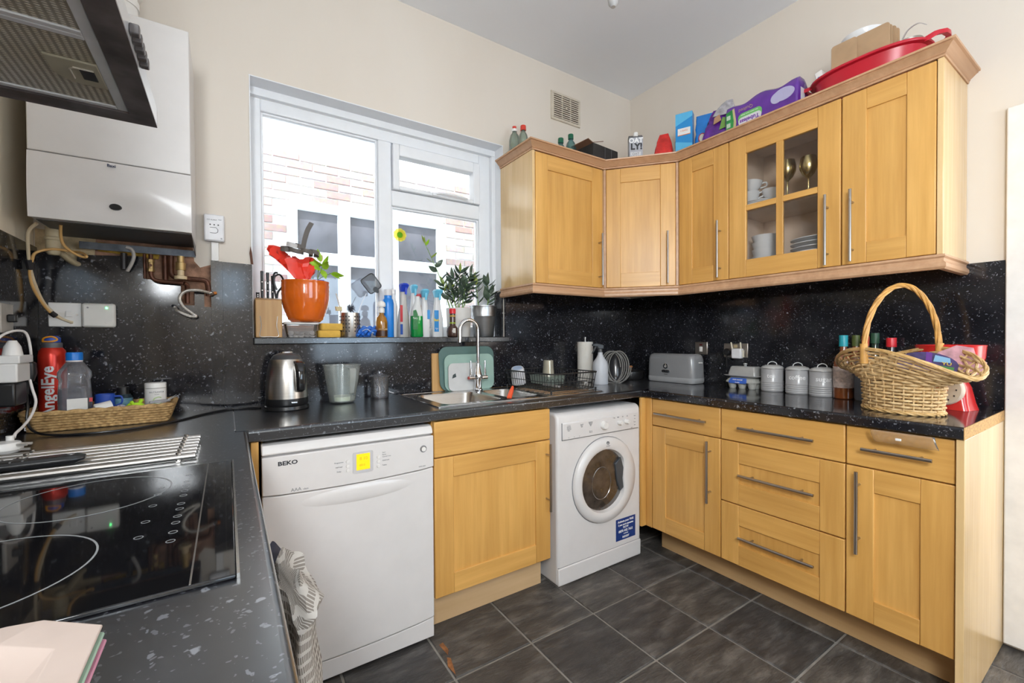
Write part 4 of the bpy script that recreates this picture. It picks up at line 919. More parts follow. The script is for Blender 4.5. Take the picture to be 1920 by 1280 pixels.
bundle('tea_towel', 'grey checked waffle tea towel bunched over the oven rail', checkcloth(), -2.466, -1.43,
       [(.812, .000, .010, .05), (.815, .002, .016, .09), (.806, .006, .022, .12), (.795, .014, .034, .13), (.778, .010, .024, .13), (.75, .008, .026, .14), (.70, .012, .030, .15), (.62, .014, .032, .155), (.52, .014, .032, .155), (.42, .014, .030, .155)], 4, .13)
bundle('dark_cloth', 'dark navy cloth hanging behind the checked tea towel', plain('navy_cloth', (0.045, 0.045, 0.065), .9), -2.462, -1.17,
       [(.735, .0, .010, .04), (.738, .004, .020, .07), (.70, .010, .036, .09), (.62, .016, .046, .095), (.52, .018, .048, .10), (.40, .018, .044, .10)], 8, .06)
# ================================================================== on the worktops
# ---- sink and tap
t = thing('kitchen_sink', 'stainless steel sink with one and a half bowls and drainer', 'sink', (0, 0, ZT))
m = MB(); zt = .0035
m.box(-1.800, -1.755, -.052, -.545, .0002, zt).box(-1.205, -.835, -.052, -.545, .0002, zt).box(-1.755, -1.205, -.052, -.128, .0002, zt).box(-1.755, -1.205, -.508, -.545, .0002, zt).box(-1.436, -1.404, -.128, -.508, .0002, zt)
m.build('deck', STEELX, t, smooth=30)
rectframe(0, 1, 0, 1, .1, .1, .1, .1, 0, 1)
ed = MB().tube(rrect(-1.3175, -.2985, .0035, .967, .495, .02), .0022, 6, True).build('rolled_edge', CHROME, t)
for nm, cx, cy, wx, wy, dp in (('main_bowl', -1.596, -.318, .305, .355, .15), ('half_bowl', -1.305, -.318, .180, .330, .10)):
    b = MB().loft([rrect(cx, cy, .0036, wx + .022, wy + .030, .05, 6), rrect(cx, cy, .0042, wx + .004, wy + .004, .048, 6), rrect(cx, cy, -.004, wx - .004, wy - .004, .046, 6), rrect(cx, cy, -dp + .02, wx - .03, wy - .03, .045, 6), rrect(cx, cy, -dp, wx - .06, wy - .06, .04, 6), rrect(cx, cy, -dp - .004, .06, .06, .029, 6)], False, True).build(nm, STEELX, t, smooth=50)
    MB().lathe([(0, .004), (.03, .003), (.035, 0), (0, 0)], (cx, cy, -dp), 20).build('strainer', CHROME, b)
for k in range(9):
    y = -.145 - k * .044
    MB().tube([(-1.17, y, .0040), (-1.16, y, .0048), (-.87, y, .0048), (-.86, y, .0040)], .003, 6).build('drainer_rib', STEELX, t)
t = thing('mixer_tap', 'chrome swan neck mixer tap with two lever handles', 'tap', (-1.370, -.105, ZT + .0036))
MB().lathe([(0, 0), (.026, 0), (.026, .006), (.021, .012), (.019, .05), (.026, .062), (.027, .080), (.022, .095), (.0135, .135), (.0115, .15), (0, .15)], n=22).build('tap_body', CHROME, t)
pts = [(0, 0, .14), (0, 0, .33)] + [(-.057 + .057 * math.cos(math.radians(a)), -.008 * (a / 180), .335 + .057 * math.sin(math.radians(a))) for a in range(15, 181, 15)] + [(-.116, -.012, .30), (-.119, -.013, .268)]
MB().tube(pts, .0112, 14).build('spout', CHROME, t)
for s_ in (-1, 1):
    l = MB().lathe([(0, .0), (.013, 0), (.014, .02), (.011, .03), (.011, .045), (0, .045)], (s_ * .018, 0, .068), 14, ax='x')
    l = MB().tube([(s_ * .018, 0, .070), (s_ * .058, 0, .070)], .012, 12).build('valve_arm', CHROME, t)
    MB().lathe([(0, .0), (.006, .0), (.0075, .02), (.005, .045), (.0065, .07), (.0045, .085), (0, .087)], (s_ * .046, 0, .08), 12).build('lever', CHROME, l)
    MB().tube([(s_ * .058, 0, .070), (s_ * .061, 0, .070)], .009, 12).build('end_button', plain('red_cap' if s_ < 0 else 'blue_cap', (0.5, 0.05, 0.04) if s_ < 0 else (0.1, 0.2, 0.4), .4), l)
tag(MB().loft([[(x, y, z) for x, z in ((-.010 * s_, 0), (.010 * s_, 0), (.008 * s_, .012), (-.008 * s_, .012))] for y, s_ in ((0, 1.2), (.05, 1.1), (.085, .5))]).build('orange_scraper', plain('orange_red_plastic', (0.80, 0.10, 0.03), .4), bev=.002), 'orange-red plastic handle propped in the half bowl', 'utensil')
o = bpy.data.objects['orange_scraper']; o.location = (-1.43, -.520, ZT + .006); o.rotation_euler = (math.radians(32), 0, math.radians(-48))

# ---- chopping boards leaning behind the tap
def board(name, label, x0, x1, z0, z1, y, th, mat, r, tilt, hole=None, taper=0.0):
    t = thing(name, label, 'chopping board', ((x0 + x1) / 2, y, z0)); t.rotation_euler[0] = math.radians(tilt)
    w_, h_ = x1 - x0, z1 - z0
    poly = rrect2(0, h_ / 2, w_, h_, r, 6); poly = [(px * (1 + taper * (.5 - pz / h_)), pz) for px, pz in poly]
    MB().prism(poly, 0, th, 'y').build('board', mat, t, bev=.0015)
    if hole:
        hx, hz = hole
        MB().prism([(hx - .012, hz - .012), (hx + .014, hz - .004), (hx + .010, hz + .016), (hx - .006, hz + .008)], -.0012, 0, 'y').build('hanging_hole', plain('hole_dark', (0.05, 0.07, 0.07), .7), t, bev=.003)
    return t
board('chopping_board', 'wooden chopping board behind the green boards', -1.612, -1.36, ZT + .0037, 1.136, -.032, .014, wood('board_wood', (0.50, 0.27, 0.09), (0.66, 0.40, 0.16), 'z', .5, 1, 0), .006, -1)
board('chopping_board', 'largest dark green plastic chopping board', -1.578, -1.232, ZT + .0037, 1.172, -.055, .006, plain('dark_green_plastic', (0.085, 0.16, 0.145), .45), .050, -3, None, -.03)
board('chopping_board', 'medium mint green plastic chopping board', -1.553, -1.240, ZT + .0037, 1.128, -.067, .006, plain('mint_plastic', (0.30, 0.44, 0.38), .45), .040, -3)
board('chopping_board', 'smallest pale grey plastic chopping board in front', -1.536, -1.330, ZT + .0037, 1.080, -.079, .006, plain('pale_grey_plastic', (0.58, 0.58, 0.57), .45), .030, -3, (-.070, .082))

# ---- kettle, jug, jar
t = thing('kettle', 'brushed steel electric kettle with a black handle', 'kettle', (-2.335, -.185, ZT + .0005), 8)
MB().lathe([(0, 0), (.084, 0), (.086, .004), (.084, .016), (.078, .020), (0, .020)], n=36).build('power_base', BLK, t)
MB().lathe([(0, .0205), (.080, .0205), (.082, .026), (.081, .048), (0, .048)], n=36).build('lower_band', BLK, t)
kb = MB().lathe([(0, .0485), (.081, .0485), (.0805, .07), (.078, .12), (.073, .16), (.066, .195), (.060, .210), (0, .210)], n=40).build('kettle_body', brushed('kettle_steel', (0.60, 0.57, 0.53), .30, 'z'), t)
MB().lathe([(0, .238), (.03, .236), (.050, .226), (.058, .214), (.060, .2105), (0, .2105)], n=36).build('lid', plain('dark_grey_lid', (0.09, 0.09, 0.095), .3, .4), t)
MB().lathe([(0, .243), (.022, .242), (.026, .236), (0, .236)], n=24, sy=.7).build('lid_button', CHROME, t)
hm = MB(); rings = []
for z, o_, w_ in ((.075, .076, .012), (.085, .094, .017), (.12, .100, .019), (.16, .096, .020), (.190, .082, .021), (.203, .060, .020)):
    rings.append([(.030 - w_, -o_ - .004, z), (.030 - w_ * .5, -o_ - .012, z), (.030 + w_ * .5, -o_ - .012, z), (.030 + w_, -o_ - .002, z), (.030 + w_, -o_ + .022, z), (.030 - w_, -o_ + .022, z)])
hm.loft(rings).build('handle', plain('black_gloss', (0.008, 0.008, 0.009), .10, coat=.5), t, bev=.002, smooth=60)
MB().box(-.005, .020, -.0845, -.079, .030, .038).build('switch', plain('chrome_oval', (.5, .5, .5), .2, 1), t, bev=.002)
t = thing('measuring_jug', 'cloudy plastic measuring jug with a little milky liquid', 'jug', (-2.10, -.130, ZT + .0005), 12)
JUG = glassy('milky_plastic', (0.97, 0.985, 0.98), .05, .12, .22, (0.86, 0.92, 0.90))
MB().lathe([(0, .002), (.050, .002), (.056, .006), (.062, .05), (.072, .11), (.080, .168), (.084, .172), (.084, .175), (.078, .173), (.070, .11), (.060, .05), (.053, .010), (0, .006)], n=36).build('jug_body', JUG, t)
MB().lathe([(0, .0085), (.051, .0105), (.0545, .022), (.0555, .030), (0, .030)], n=32).build('liquid', plain('creamy_liquid', (0.74, 0.74, 0.56), .25), t, label='pale creamy liquid')
MB().loft([[(-w_, y, z), (w_, y, z), (w_, y + .008, z), (-w_, y + .008, z)] for z, y, w_ in ((.165, -.086, .014), (.163, -.108, .014), (.15, -.114, .014), (.10, -.108, .012), (.052, -.098, .009), (.045, -.090, .006))]).build('jug_handle', glassy('milky_plastic_thick', (0.95, 0.97, 0.95), .06, .12, .35, (0.78, 0.80, 0.78)), t, bev=.002)
t = thing('glass_jar', 'small clear lidded glass jar next to the sink', 'jar', (-1.912, -.080, ZT + .0005))
MB().lathe([(0, 0), (.041, 0), (.043, .004), (.043, .106), (.040, .108), (.040, .010), (0, .008)], n=32).build('jar_body', CLEAR, t)
MB().lathe([(0, .133), (.010, .132), (.012, .124), (.006, .120), (.012, .118), (.036, .114), (.050, .110), (.050, .107), (0, .108)], n=32).build('lid', glassy('lid_glass', (0.86, 0.88, 0.92), .16, .03, .18, (0.6, 0.62, 0.7)), t)
MB().lathe([(0, .001), (.038, .001), (.039, .009), (0, .010)], n=28).build('thick_base', glassy('pinkish_glass', (0.80, 0.75, 0.78), .12, .05, .2, (0.5, 0.42, 0.45)), t)
MB().tube(smoothpts([(-.034, -.012, .085), (-.020, -.018, .075), (-.006, -.02, .045), (-.006, -.02, .022)]), .003, 8).build('spoon', CHROME, t)

# ---- dish rack and what is in it
t = thing('dish_rack', 'black wire dish rack standing on the drainer', 'dish rack', (0, 0, ZT + .0042))
rx0, rx1, ry0, ry1 = -1.195, -.865, -.540, -.105
top = rrect((rx0+rx1)/2, (ry0+ry1)/2, .105, rx1-rx0, ry1-ry0, .03); mid = rrect((rx0+rx1)/2, (ry0+ry1)/2, .062, rx1-rx0-.012, ry1-ry0-.012, .03); bot = rrect((rx0+rx1)/2, (ry0+ry1)/2, .020, rx1-rx0-.022, ry1-ry0-.022, .03)
MB().tube(top, .0036, 8, True).build('top_rail', BLKM, t); MB().tube(mid, .002, 6, True).build('middle_rail', BLKM, t); MB().tube(bot, .0025, 6, True).build('bottom_rail', BLKM, t)
def along(ring, n):
    P = [Vector(p) for p in ring]; P.append(P[0]); Ls = [0]
    for a, b in zip(P, P[1:]): Ls.append(Ls[-1] + (b - a).length)
    out = []
    for k in range(n):
        d = Ls[-1] * k / n; i = max(j for j in range(len(Ls)) if Ls[j] <= d + 1e-9); i = min(i, len(P) - 2)
        out.append(P[i].lerp(P[i + 1], (d - Ls[i]) / max(1e-9, Ls[i + 1] - Ls[i])))
    return out
for a, b in zip(along(top, 68), along(bot, 68)): MB().tube([a, b], .0014, 5).build('upright_wire', BLKM, t, smooth=60)
for k in range(13):
    y = ry0 + .03 + k * .031
    MB().tube([(rx0 + .012, y, .020), (rx1 - .012, y, .020)], .0014, 5).build('floor_wire', BLKM, t)
for k in range(7): MB().tube(smoothpts([(rx0 + .07 + k * .034, ry0 + .10, .022), (rx0 + .07 + k * .034, ry0 + .105, .062), (rx0 + .07 + k * .034, ry0 + .125, .062), (rx0 + .07 + k * .034, ry0 + .13, .022)], 4), .0014, 5).build('plate_prong', BLKM, t)
for x, y in ((rx0 + .012, ry0 + .012), (rx1 - .012, ry0 + .012), (rx0 + .012, ry1 - .012), (rx1 - .012, ry1 - .012)): MB().cyl((x, y, 0), .005, .0002, .022, 8).build('foot', BLKM, t)
t = thing('mug', 'white mug drying upside down in the dish rack corner', 'mug', (-1.130, -.160, ZT + .036), 20); t.rotation_euler = (math.radians(14), math.radians(-16), 0)
MB().lathe([(.040, 0), (.042, .0), (.038, .085), (.034, .092), (0, .092), (0, .088), (.033, .086), (.037, .01), (.040, 0)], n=28).build('mug_body', plain('grey_white_china', (0.66, 0.66, 0.68), .25), t)
MB().lathe([(0, .0925), (.028, .0925), (.028, .0935), (0, .0935)], n=24).build('blue_base', plain('blue_glaze', (0.40, 0.50, 0.66), .3), t)
tag(MB().lathe([(0, 0), (.037, 0), (.030, .105), (.026, .109), (0, .109)], (-.905, -.150, ZT + .050), 28).build('tumbler', plain('smoky_gold_glass', (0.50, 0.46, 0.36), .12, .35, .15)), 'upturned smoky tumbler at the back of the dish rack', 'tumbler')
tag(MB().loft([rrect(-.965, -.215, ZT + .027, .13, .17, .02), rrect(-.965, -.215, ZT + .072, .145, .185, .025), rrect(-.965, -.215, ZT + .074, .150, .19, .025)]).build('food_tub', glassy('frosted_green_tub', (0.85, 0.92, 0.88), .08, .1, .5, (0.50, 0.58, 0.52))), 'frosted plastic food tub drying in the dish rack', 'food tub')
tag(MB().loft([rrect(-1.05, -.36, ZT + .027, .02, .15, .009), rrect(-1.05, -.36, ZT + .036, .022, .15, .009)]).build('serving_spoon', plain('pale_cutlery', (0.6, 0.58, 0.56), .25, .7)), 'pale spoon lying on the dish rack floor', 'cutlery')
# ---- corner things
t = thing('paper_towel', 'white kitchen paper roll on a steel holder', 'kitchen roll', (-.560, -.105, ZT + .0005))
MB().lathe([(0, 0), (.065, 0), (.065, .006), (0, .008)], n=28).build('holder_base', STEEL, t)
MB().lathe([(.018, .009), (.050, .009), (.051, .012), (.051, .264), (.050, .266), (.018, .266)], n=32).build('roll', plain('paper_white', (0.72, 0.69, 0.63), .9, bmp=.3), t)
MB().lathe([(0, .007), (.006, .007), (.006, .285), (.008, .287), (.008, .297), (0, .299)], n=14).build('pole', STEEL, t)
t = thing('spray_bottle', 'pale grey spray bottle with a black trigger by the paper roll', 'spray bottle', (-.575, -.260, ZT + .0005), -30)
MB().lathe([(0, 0), (.046, 0), (.049, .006), (.049, .115), (.044, .140), (.026, .165), (.016, .185), (.015, .200), (0, .200)], n=30).build('bottle_body', plain('pale_grey_bottle', (0.56, 0.57, 0.60), .4), t)
MB().lathe([(0, .2005), (.013, .2005), (.012, .222), (0, .222)], n=16).build('collar', plain('smoke_collar', (0.10, 0.10, 0.10), .3), t)
sp = MB().prism([(.02, .222), (.02, .248), (-.025, .258), (-.052, .252), (-.052, .240), (-.022, .236), (-.016, .222)], -.012, .012, 'y').build('spray_head', BLK, t, bev=.003)
MB().prism([(-.022, .238), (-.034, .238), (-.050, .205), (-.056, .192), (-.049, .192), (-.034, .215)], -.006, .006, 'y').build('trigger', BLK, sp, bev=.002)
t = thing('steam_iron', 'black and grey iron standing on its heel wrapped in its cord', 'iron', (-.405, -.225, ZT + .0005), -47)
rings = []
for z, w_, d_ in ((0, .085, .105), (.01, .10, .12), (.05, .100, .115), (.10, .090, .10), (.15, .062, .075), (.185, .030, .045), (.2, .008, .02)): rings.append([(p[0], p[1], z) for p in rrect(0, .0, z, w_, d_, min(w_, d_) * .45, 5)])
MB().loft(rings).build('iron_body', plain('iron_black', (0.030, 0.030, 0.033), .2, coat=.3), t, smooth=60)
MB().loft([[(p[0] * k_, .052 + (p[1]) , p[2]) for p in ((-.05, 0, .006), (.05, 0, .006), (.045, 0, .11), (.015, 0, .19), (-.015, 0, .19), (-.045, 0, .11))] for k_ in (1,)] + [[(p[0], .060 + p[1], p[2]) for p in ((-.05, 0, .006), (.05, 0, .006), (.045, 0, .11), (.015, 0, .19), (-.015, 0, .19), (-.045, 0, .11))]]).build('soleplate', plain('dark_soleplate', (0.022, 0.022, 0.025), .25, 0), t, bev=.003)
CG = plain('grey_cord', (0.20, 0.19, 0.175), .6)
m = MB(); pts = []
for k in range(0, 30 * 5 + 1):
    a = 2 * math.pi * k / 30; g = k / 30
    pts.append((.066 * math.cos(a) + (g - 2.5) * .013, -.066 + .012 * math.sin(a * .5 + g), .103 + (.098 + .006 * math.sin(g * 2)) * math.sin(a)))
m.tube(pts, .0042, 7).build('cord', CG, t, label='coiled grey fabric cord')
MB().loft([rrect(-.075, -.06, .002, .026, .022, .004), rrect(-.075, -.06, .045, .026, .022, .004)]).build('plug', WPL, t, bev=.002)
t = thing('saucepan', 'low black pan tucked in the corner behind the iron', 'pan', (-.150, -.130, ZT + .0005))
MB().lathe([(0, 0), (.085, 0), (.092, .01), (.094, .055), (.091, .055), (.088, .012), (0, .008)], n=32).build('pan_body', plain('pan_black', (0.015, 0.014, 0.014), .3), t)
MB().lathe([(0, .072), (.05, .068), (.09, .058), (.095, .056), (0, .056)], n=32).build('lid', plain('pan_lid', (0.03, 0.028, 0.027), .2), t)
MB().lathe([(0, .094), (.012, .092), (.016, .084), (.009, .074), (0, .072)], n=16).build('knob', plain('brown_knob', (0.42, 0.17, 0.06), .4), t)
# ---- toaster
t = thing('toaster', 'long grey four slice toaster with chrome dials', 'toaster', (-.088, -.452, ZT + .0005), -90)
TG = plain('warm_grey_enamel', (0.27, 0.27, 0.275), .28, var=.02, coat=.3)
MB().loft([rrect(0, 0, .012, .352, .138, .035, 6), rrect(0, 0, .03, .355, .140, .036, 6), rrect(0, 0, .150, .350, .136, .038, 6), rrect(0, 0, .172, .342, .128, .040, 6), rrect(0, 0, .182, .326, .112, .036, 6)]).build('toaster_body', TG, t, smooth=50)
MB().loft([rrect(0, 0, .002, .346, .132, .034, 6), rrect(0, 0, .012, .356, .142, .036, 6), rrect(0, 0, .034, .3575, .1425, .036, 6), rrect(0, 0, .036, .354, .139, .036, 6)]).build('base_band', plain('light_grey_band', (0.36, 0.36, 0.365), .3), t, smooth=50)
MB().loft([rrect(0, 0, .1822, .310, .098, .03, 6), rrect(0, 0, .186, .304, .092, .03, 6)]).build('top_plate', TG, t)
for y in (-.022, .022): MB().box(-.135, .135, y - .012, y + .012, .1862, .1872).build('slot', BLK, t)
MB().box(.1755, .190, -.012, .012, .128, .136).build('lever', WPL, t, bev=.002)
MB().lathe([(.010, -.074), (.017, -.074), (.018, -.068), (.010, -.068), (.010, -.074)], (-.02, 0, .105), 22, ax='y').build('dial', CHROME, t); MB().tube([(-.02, -.073, .105), (-.02, -.074, .128)], .002, 6).build('dial_pointer', CHROME, t)
pl = MB().prism(rrect2(-.02, .072, .062, .018, .008), -.0725, -.066, 'y').build('button_plate', CHROME, t, bev=.001)
for x in (-.04, -.02, 0): MB().box(x - .0045, x + .0045, -.0738, -.0725, .068, .077).build('button', INK, pl, bev=.001)
text('SWAN', .009, (-.02, -.0712, .052), RX, INK, t)
for x in (-.14, .14):
    for y in (-.045, .045): MB().cyl((x, y, 0), .010, .0, .004, 10).build('foot', BLK, t)
# ---- sockets on the right hand splashback
PL = plain('brushed_plate', (0.42, 0.38, 0.34), .3, .9, .1)
t = plate('cooker_switch', 'square steel switch plate above the toaster', 'switch', (-.0125, -.594, 1.145), -90, .086, .080, .008, PL)
MB().box(-.010, .010, -.013, -.008, -.022, .010).build('rocker', WPL, t, bev=.002); MB().box(-.009, .009, -.010, -.008, .018, .026).build('neon', plain('dark_red_neon', (0.12, 0.01, 0.01), .3), t)
t = plate('double_socket', 'steel double socket with an extender plugged in', 'socket', (-.0125, -.818, 1.135), -90, .146, .084, .008, PL)
MB().box(-.012, .012, -.010, -.008, .015, .034).build('switch_insert', plain('tan_insert', (0.45, 0.36, 0.22), .4), t, bev=.001)
t = thing('black_plug', 'black plug in the left half of the double socket', 'plug', (-.0210, -.776, 1.125), -90)
MB().lathe([(0, -.03), (.016, -.03), (.022, -.022), (.022, 0), (0, 0)], n=18, ax='y').build('plug_body', BLK, t); MB().tube([(0, -.02, -.018), (0, -.022, -.05), (0, -.02, -.09)], .0045, 8).build('cable_tail', BLK, t)
t = thing('wifi_extender', 'white plug-in extender with two short aerials', 'extender', (-.0210, -.838, 1.107), -90)
MB().box(-.026, .030, -.036, 0, -.018, .040).build('extender_body', plain('cool_white_plastic', (0.76, 0.76, 0.78), .35), t, bev=.005)
for x, d_ in ((-.024, -.010), (.026, -.004)): MB().tube([(x, -.022, .022), (x + d_, -.022, .076)], [.0055, .0042], 8).build('aerial', plain('ivory_aerial', (0.72, 0.66, 0.52), .4), t)
MB().box(.033, .038, -.018, -.008, -.01, .03).build('side_tab', plain('ivory_aerial', (0.72, 0.66, 0.52), .4), t)
# ---- egg box and butter dish
t = thing('egg_box', 'grey egg box with a bright blue label', 'egg box', (-.085, -.908, ZT + .0005), -90)
EG = plain('grey_pulp', (0.42, 0.42, 0.39), .9, bmp=.4)
m = MB()
for i in range(3):
    for j in range(2): m.lathe([(0, 0), (.016, 0), (.020, .012), (.026, .034), (0, .034)], (-.055 + i * .055, -.026 + j * .052, 0), 12)
m.build('cups', EG, t, smooth=50)
MB().loft([rrect(0, 0, .034, .172, .112, .02), rrect(0, 0, .040, .174, .114, .02), rrect(0, 0, .056, .150, .092, .02), rrect(0, 0, .062, .130, .075, .02)]).build('lid', EG, t, smooth=50)
lb = MB().loft([[(-.058, -.0590, .030), (.040, -.0590, .030), (.040, -.0586, .030), (-.058, -.0586, .030)], [(-.060, -.0592, .042), (.042, -.0592, .042), (.042, -.0588, .042), (-.060, -.0588, .042)], [(-.052, -.0475, .060), (.036, -.0475, .060), (.036, -.047, .060), (-.052, -.047, .060)]]).build('label', plain('blue_egg_label', (0.04, 0.13, 0.55), .35, var=.2, vs=40), t, label='bright blue label')
text('FREE RANGE', .010, (-.010, -.0575, .050), (52, 0, 0), WT, lb, bold=.0003); text('6 eggs', .010, (-.010, -.0600, .036), RX, WT, lb, bold=.0003)
t = thing('butter_dish', 'grey ceramic butter dish balanced on the egg box', 'butter dish', (-.085, -.912, ZT + .0630), -90)
BD = plain('grey_ceramic', (0.38, 0.38, 0.37), .22, coat=.2)
MB().loft([rrect(0, 0, 0, .130, .080, .02), rrect(0, 0, .005, .175, .105, .02), rrect(0, 0, .011, .198, .125, .02), rrect(0, 0, .013, .196, .123, .02), rrect(0, 0, .009, .15, .09, .02)]).build('dish', BD, t, smooth=50)
MB().loft([rrect(0, 0, .011, .158, .094, .012), rrect(0, 0, .030, .152, .088, .012), rrect(0, 0, .058, .138, .074, .012), rrect(0, 0, .063, .128, .064, .012)]).build('cover', BD, t, smooth=50)
MB().lathe([(0, .082), (.010, .080), (.011, .074), (.006, .068), (.008, .063), (0, .063)], n=16).build('knob', BD, t)
# ---- canisters
CN = plain('grey_enamel', (0.42, 0.42, 0.43), .3, var=.02, coat=.25); CNL = plain('pale_enamel_lid', (0.50, 0.50, 0.49), .3); WTX = plain('white_enamel_print', (0.88, 0.88, 0.88), .4)
for lab, word, x, y in (('grey enamel canister marked tea', 'tea', -.090, -1.060), ('grey enamel canister marked coffee', 'coffee', -.098, -1.188), ('grey enamel canister marked sugar beside the amber bottle', 'sugar', -.108, -1.302)):
    t = thing('canister', lab, 'canister', (x, y, ZT + .0005), 0, 'storage canisters')
    R_ = .053
    prof = [(0, 0), (R_ - .002, 0), (R_, .002)]
    for k in range(5): prof += [(R_, .006 + k * .010), (R_ + .0018, .009 + k * .010), (R_, .012 + k * .010)]
    prof += [(R_, .120), (0, .120)]
    MB().lathe(prof, n=36).build('tin_body', CN, t)
    l = MB().lathe([(0, .141), (.03, .140), (.046, .134), (.053, .127), (.0545, .1245), (.0545, .1212), (0, .1212)], n=36).build('lid', CNL, t)
    MB().lathe([(.0545, .1205), (.0552, .1210), (.0552, .1225), (.0545, .123)], n=36).build('lid_band', plain('dull_steel', (0.4, 0.4, 0.42), .3, .9), l)
    MB().tube(smoothpts([(-.025, .012, .135), (-.020, .010, .150), (0, 0, .158), (.020, -.010, .150), (.025, -.012, .135)], 4), .0022, 8).build('lid_handle', plain('white_wire', (.7, .7, .7), .3), l)
    text(word, .032, (0, 0, .084), (0, 0, -70 if word != 'sugar' else -62), WTX, t, wrap=R_ + .0005, bold=.0004)
# ---- bottles by the basket
def bottle(name, label, loc, prof, mat, cap=None, capmat=None, lab=None, labmat=None, rz=0, n=26, cat='bottle'):
    t = thing(name, label, cat, loc, rz); MB().lathe(prof, n=n).build('bottle_body', mat, t)
    if cap: MB().lathe(cap, n=20).build('cap', capmat, t)
    if lab: MB().lathe([(lab[0] - .0006, lab[1]), (lab[0] + .0006, lab[1]), (lab[0] + .0006, lab[2]), (lab[0] - .0006, lab[2]), (lab[0] - .0006, lab[1])], n=n).build('label', labmat, t)
    return t
AMB = plain('amber_spirit', (0.20, 0.055, 0.015), .08, var=.35, vs=8, coat=.8)
LBL = plain('printed_cream_label', (0.52, 0.42, 0.38), .5, var=.4, vs=60)
body_p = [(0, 0), (.036, 0), (.039, .004), (.039, .165), (.034, .190), (.018, .212), (.014, .222), (.014, .262), (0, .262)]
bottle('spirit_bottle', 'amber spirit bottle with a turquoise cap beside the sugar tin', (-.130, -1.397, ZT + .0005), body_p, AMB, [(0, .296), (.0165, .296), (.0175, .294), (.0175, .244), (0, .244)], plain('turquoise_cap', (0.02, 0.38, 0.46), .35), (.0395, .052, .150), LBL)
bottle('spirit_bottle', 'amber bottle with an olive cap behind the turquoise capped one', (-.055, -1.420, ZT + .0005), body_p, AMB, [(0, .296), (.0165, .296), (.0165, .244), (0, .244)], plain('olive_cap', (0.10, 0.13, 0.03), .4))
bottle('glass_bottle', 'clear frosted bottle with a red and white neck half behind the basket', (-.125, -1.479, ZT + .0005), [(0, 0), (.038, 0), (.040, .01), (.040, .15), (.036, .175), (.018, .21), (.013, .225), (.013, .26), (0, .26)], glassy('frosted_bottle', (0.75, 0.78, 0.82), .12, .15, .62, (0.36, 0.39, 0.44)), [(0, .292), (.014, .292), (.015, .275), (.013, .245), (0, .245)], plain('red_white_neck', (0.55, 0.10, 0.07), .4))
bottle('wine_bottle', 'dark bottle with a bright red cap behind the wicker basket', (-.060, -1.553, ZT + .0005), body_p, plain('dark_bottle', (0.02, 0.012, 0.012), .08, coat=.8), [(0, .283), (.0175, .283), (.0185, .280), (.0185, .242), (0, .242)], plain('bright_red_cap', (0.66, 0.02, 0.03), .35))
bottle('wine_bottle', 'tall dark green capped bottle nearest the splashback behind the basket', (-.036, -1.487, ZT + .0005), [(min(r_, .023), z_ * 1.02) for r_, z_ in body_p], plain('dark_green_bottle', (0.01, 0.03, 0.015), .08, coat=.8), [(0, .305), (.0165, .305), (.0165, .258), (0, .258)], plain('dark_green_cap', (0.03, 0.09, 0.05), .4))
# ---- kitchen scale
t = thing('kitchen_scale', 'red kitchen scale with a wide red bowl behind the basket', 'kitchen scale', (-.120, -1.752, ZT + .0005), -100)
RED = plain('scale_red', (0.62, 0.018, 0.02), .25, coat=.4, var=.03)
MB().loft([rrect(0, 0, 0, .15, .105, .02), rrect(0, 0, .03, .135, .095, .02), rrect(0, 0, .09, .12, .085, .03), rrect(0, 0, .16, .06, .05, .02), rrect(0, 0, .172, .05, .045, .02)]).build('scale_body', RED, t, smooth=50)
di = MB().lathe([(0, -.064), (.060, -.064), (.064, -.058), (.064, -.04), (0, -.04)], (0, 0, .080), 36, ax='y').build('dial', plain('cream_dial', (0.70, 0.60, 0.48), .4), t)
MB().lathe([(0, -.066), (.022, -.066), (.022, -.064), (0, -.064)], (0, 0, .080), 22, ax='y').build('dial_centre', plain('orange_dial', (0.55, 0.14, 0.05), .4), di)
for k in range(12):
    a = k * math.pi / 6; MB().box(.046 * math.cos(a) - .002, .046 * math.cos(a) + .002, -.0655, -.064, .080 + .046 * math.sin(a) - .003, .080 + .046 * math.sin(a) + .003).build('dial_mark', INK, di)
MB().lathe([(0, .173), (.080, .175), (.096, .186), (.100, .205), (.103, .248), (.105, .252), (.103, .254), (.099, .250), (.096, .206), (.09, .190), (.07, .180), (0, .178)], n=44).build('bowl', RED, t, smooth=50)
# ---- wicker basket
t = thing('wicker_basket', 'large wicker basket with a tall twisted handle', 'basket', (-.348, -1.665, ZT + .0008), -121.5)
WK = weave('wicker', (0.58, 0.37, 0.15), (0.80, 0.59, 0.32), 1, 1, .6)
WK2 = weave('wicker_rim', (0.60, 0.36, 0.12), (0.76, 0.52, 0.24), 1, 1, .5)
def bsurf(a, s_):
    """a: angle (0 = long axis end), s_: 0 foot .. 1 waist .. 2 rim"""
    c, d = math.cos(a), math.sin(a)
    if s_ <= 1:
        k = s_; A, B, z = .128 + .006 * k, .098 + .006 * k, .110 * k
    else:
        k = s_ - 1; e = k ** 1.5
        A = .134 + (.262 - .134) * (k * .6 + e * .4); B = .104 + (.150 - .104) * k
        zr = .150 + .095 * abs(d) ** 1.6 - .004
        z = .110 + (zr - .110) * (k ** (1.2 - .3 * abs(d)))
    return Vector((A * c, B * d, z))
NS = 26
m = MB()
for i in range(NS):
    a = 2 * math.pi * (i + .5) / NS
    m.tube([bsurf(a, s_ / 6) for s_ in range(0, 13)], .0026, 5)
m.build('stakes', WK, t, smooth=60)
m = MB()
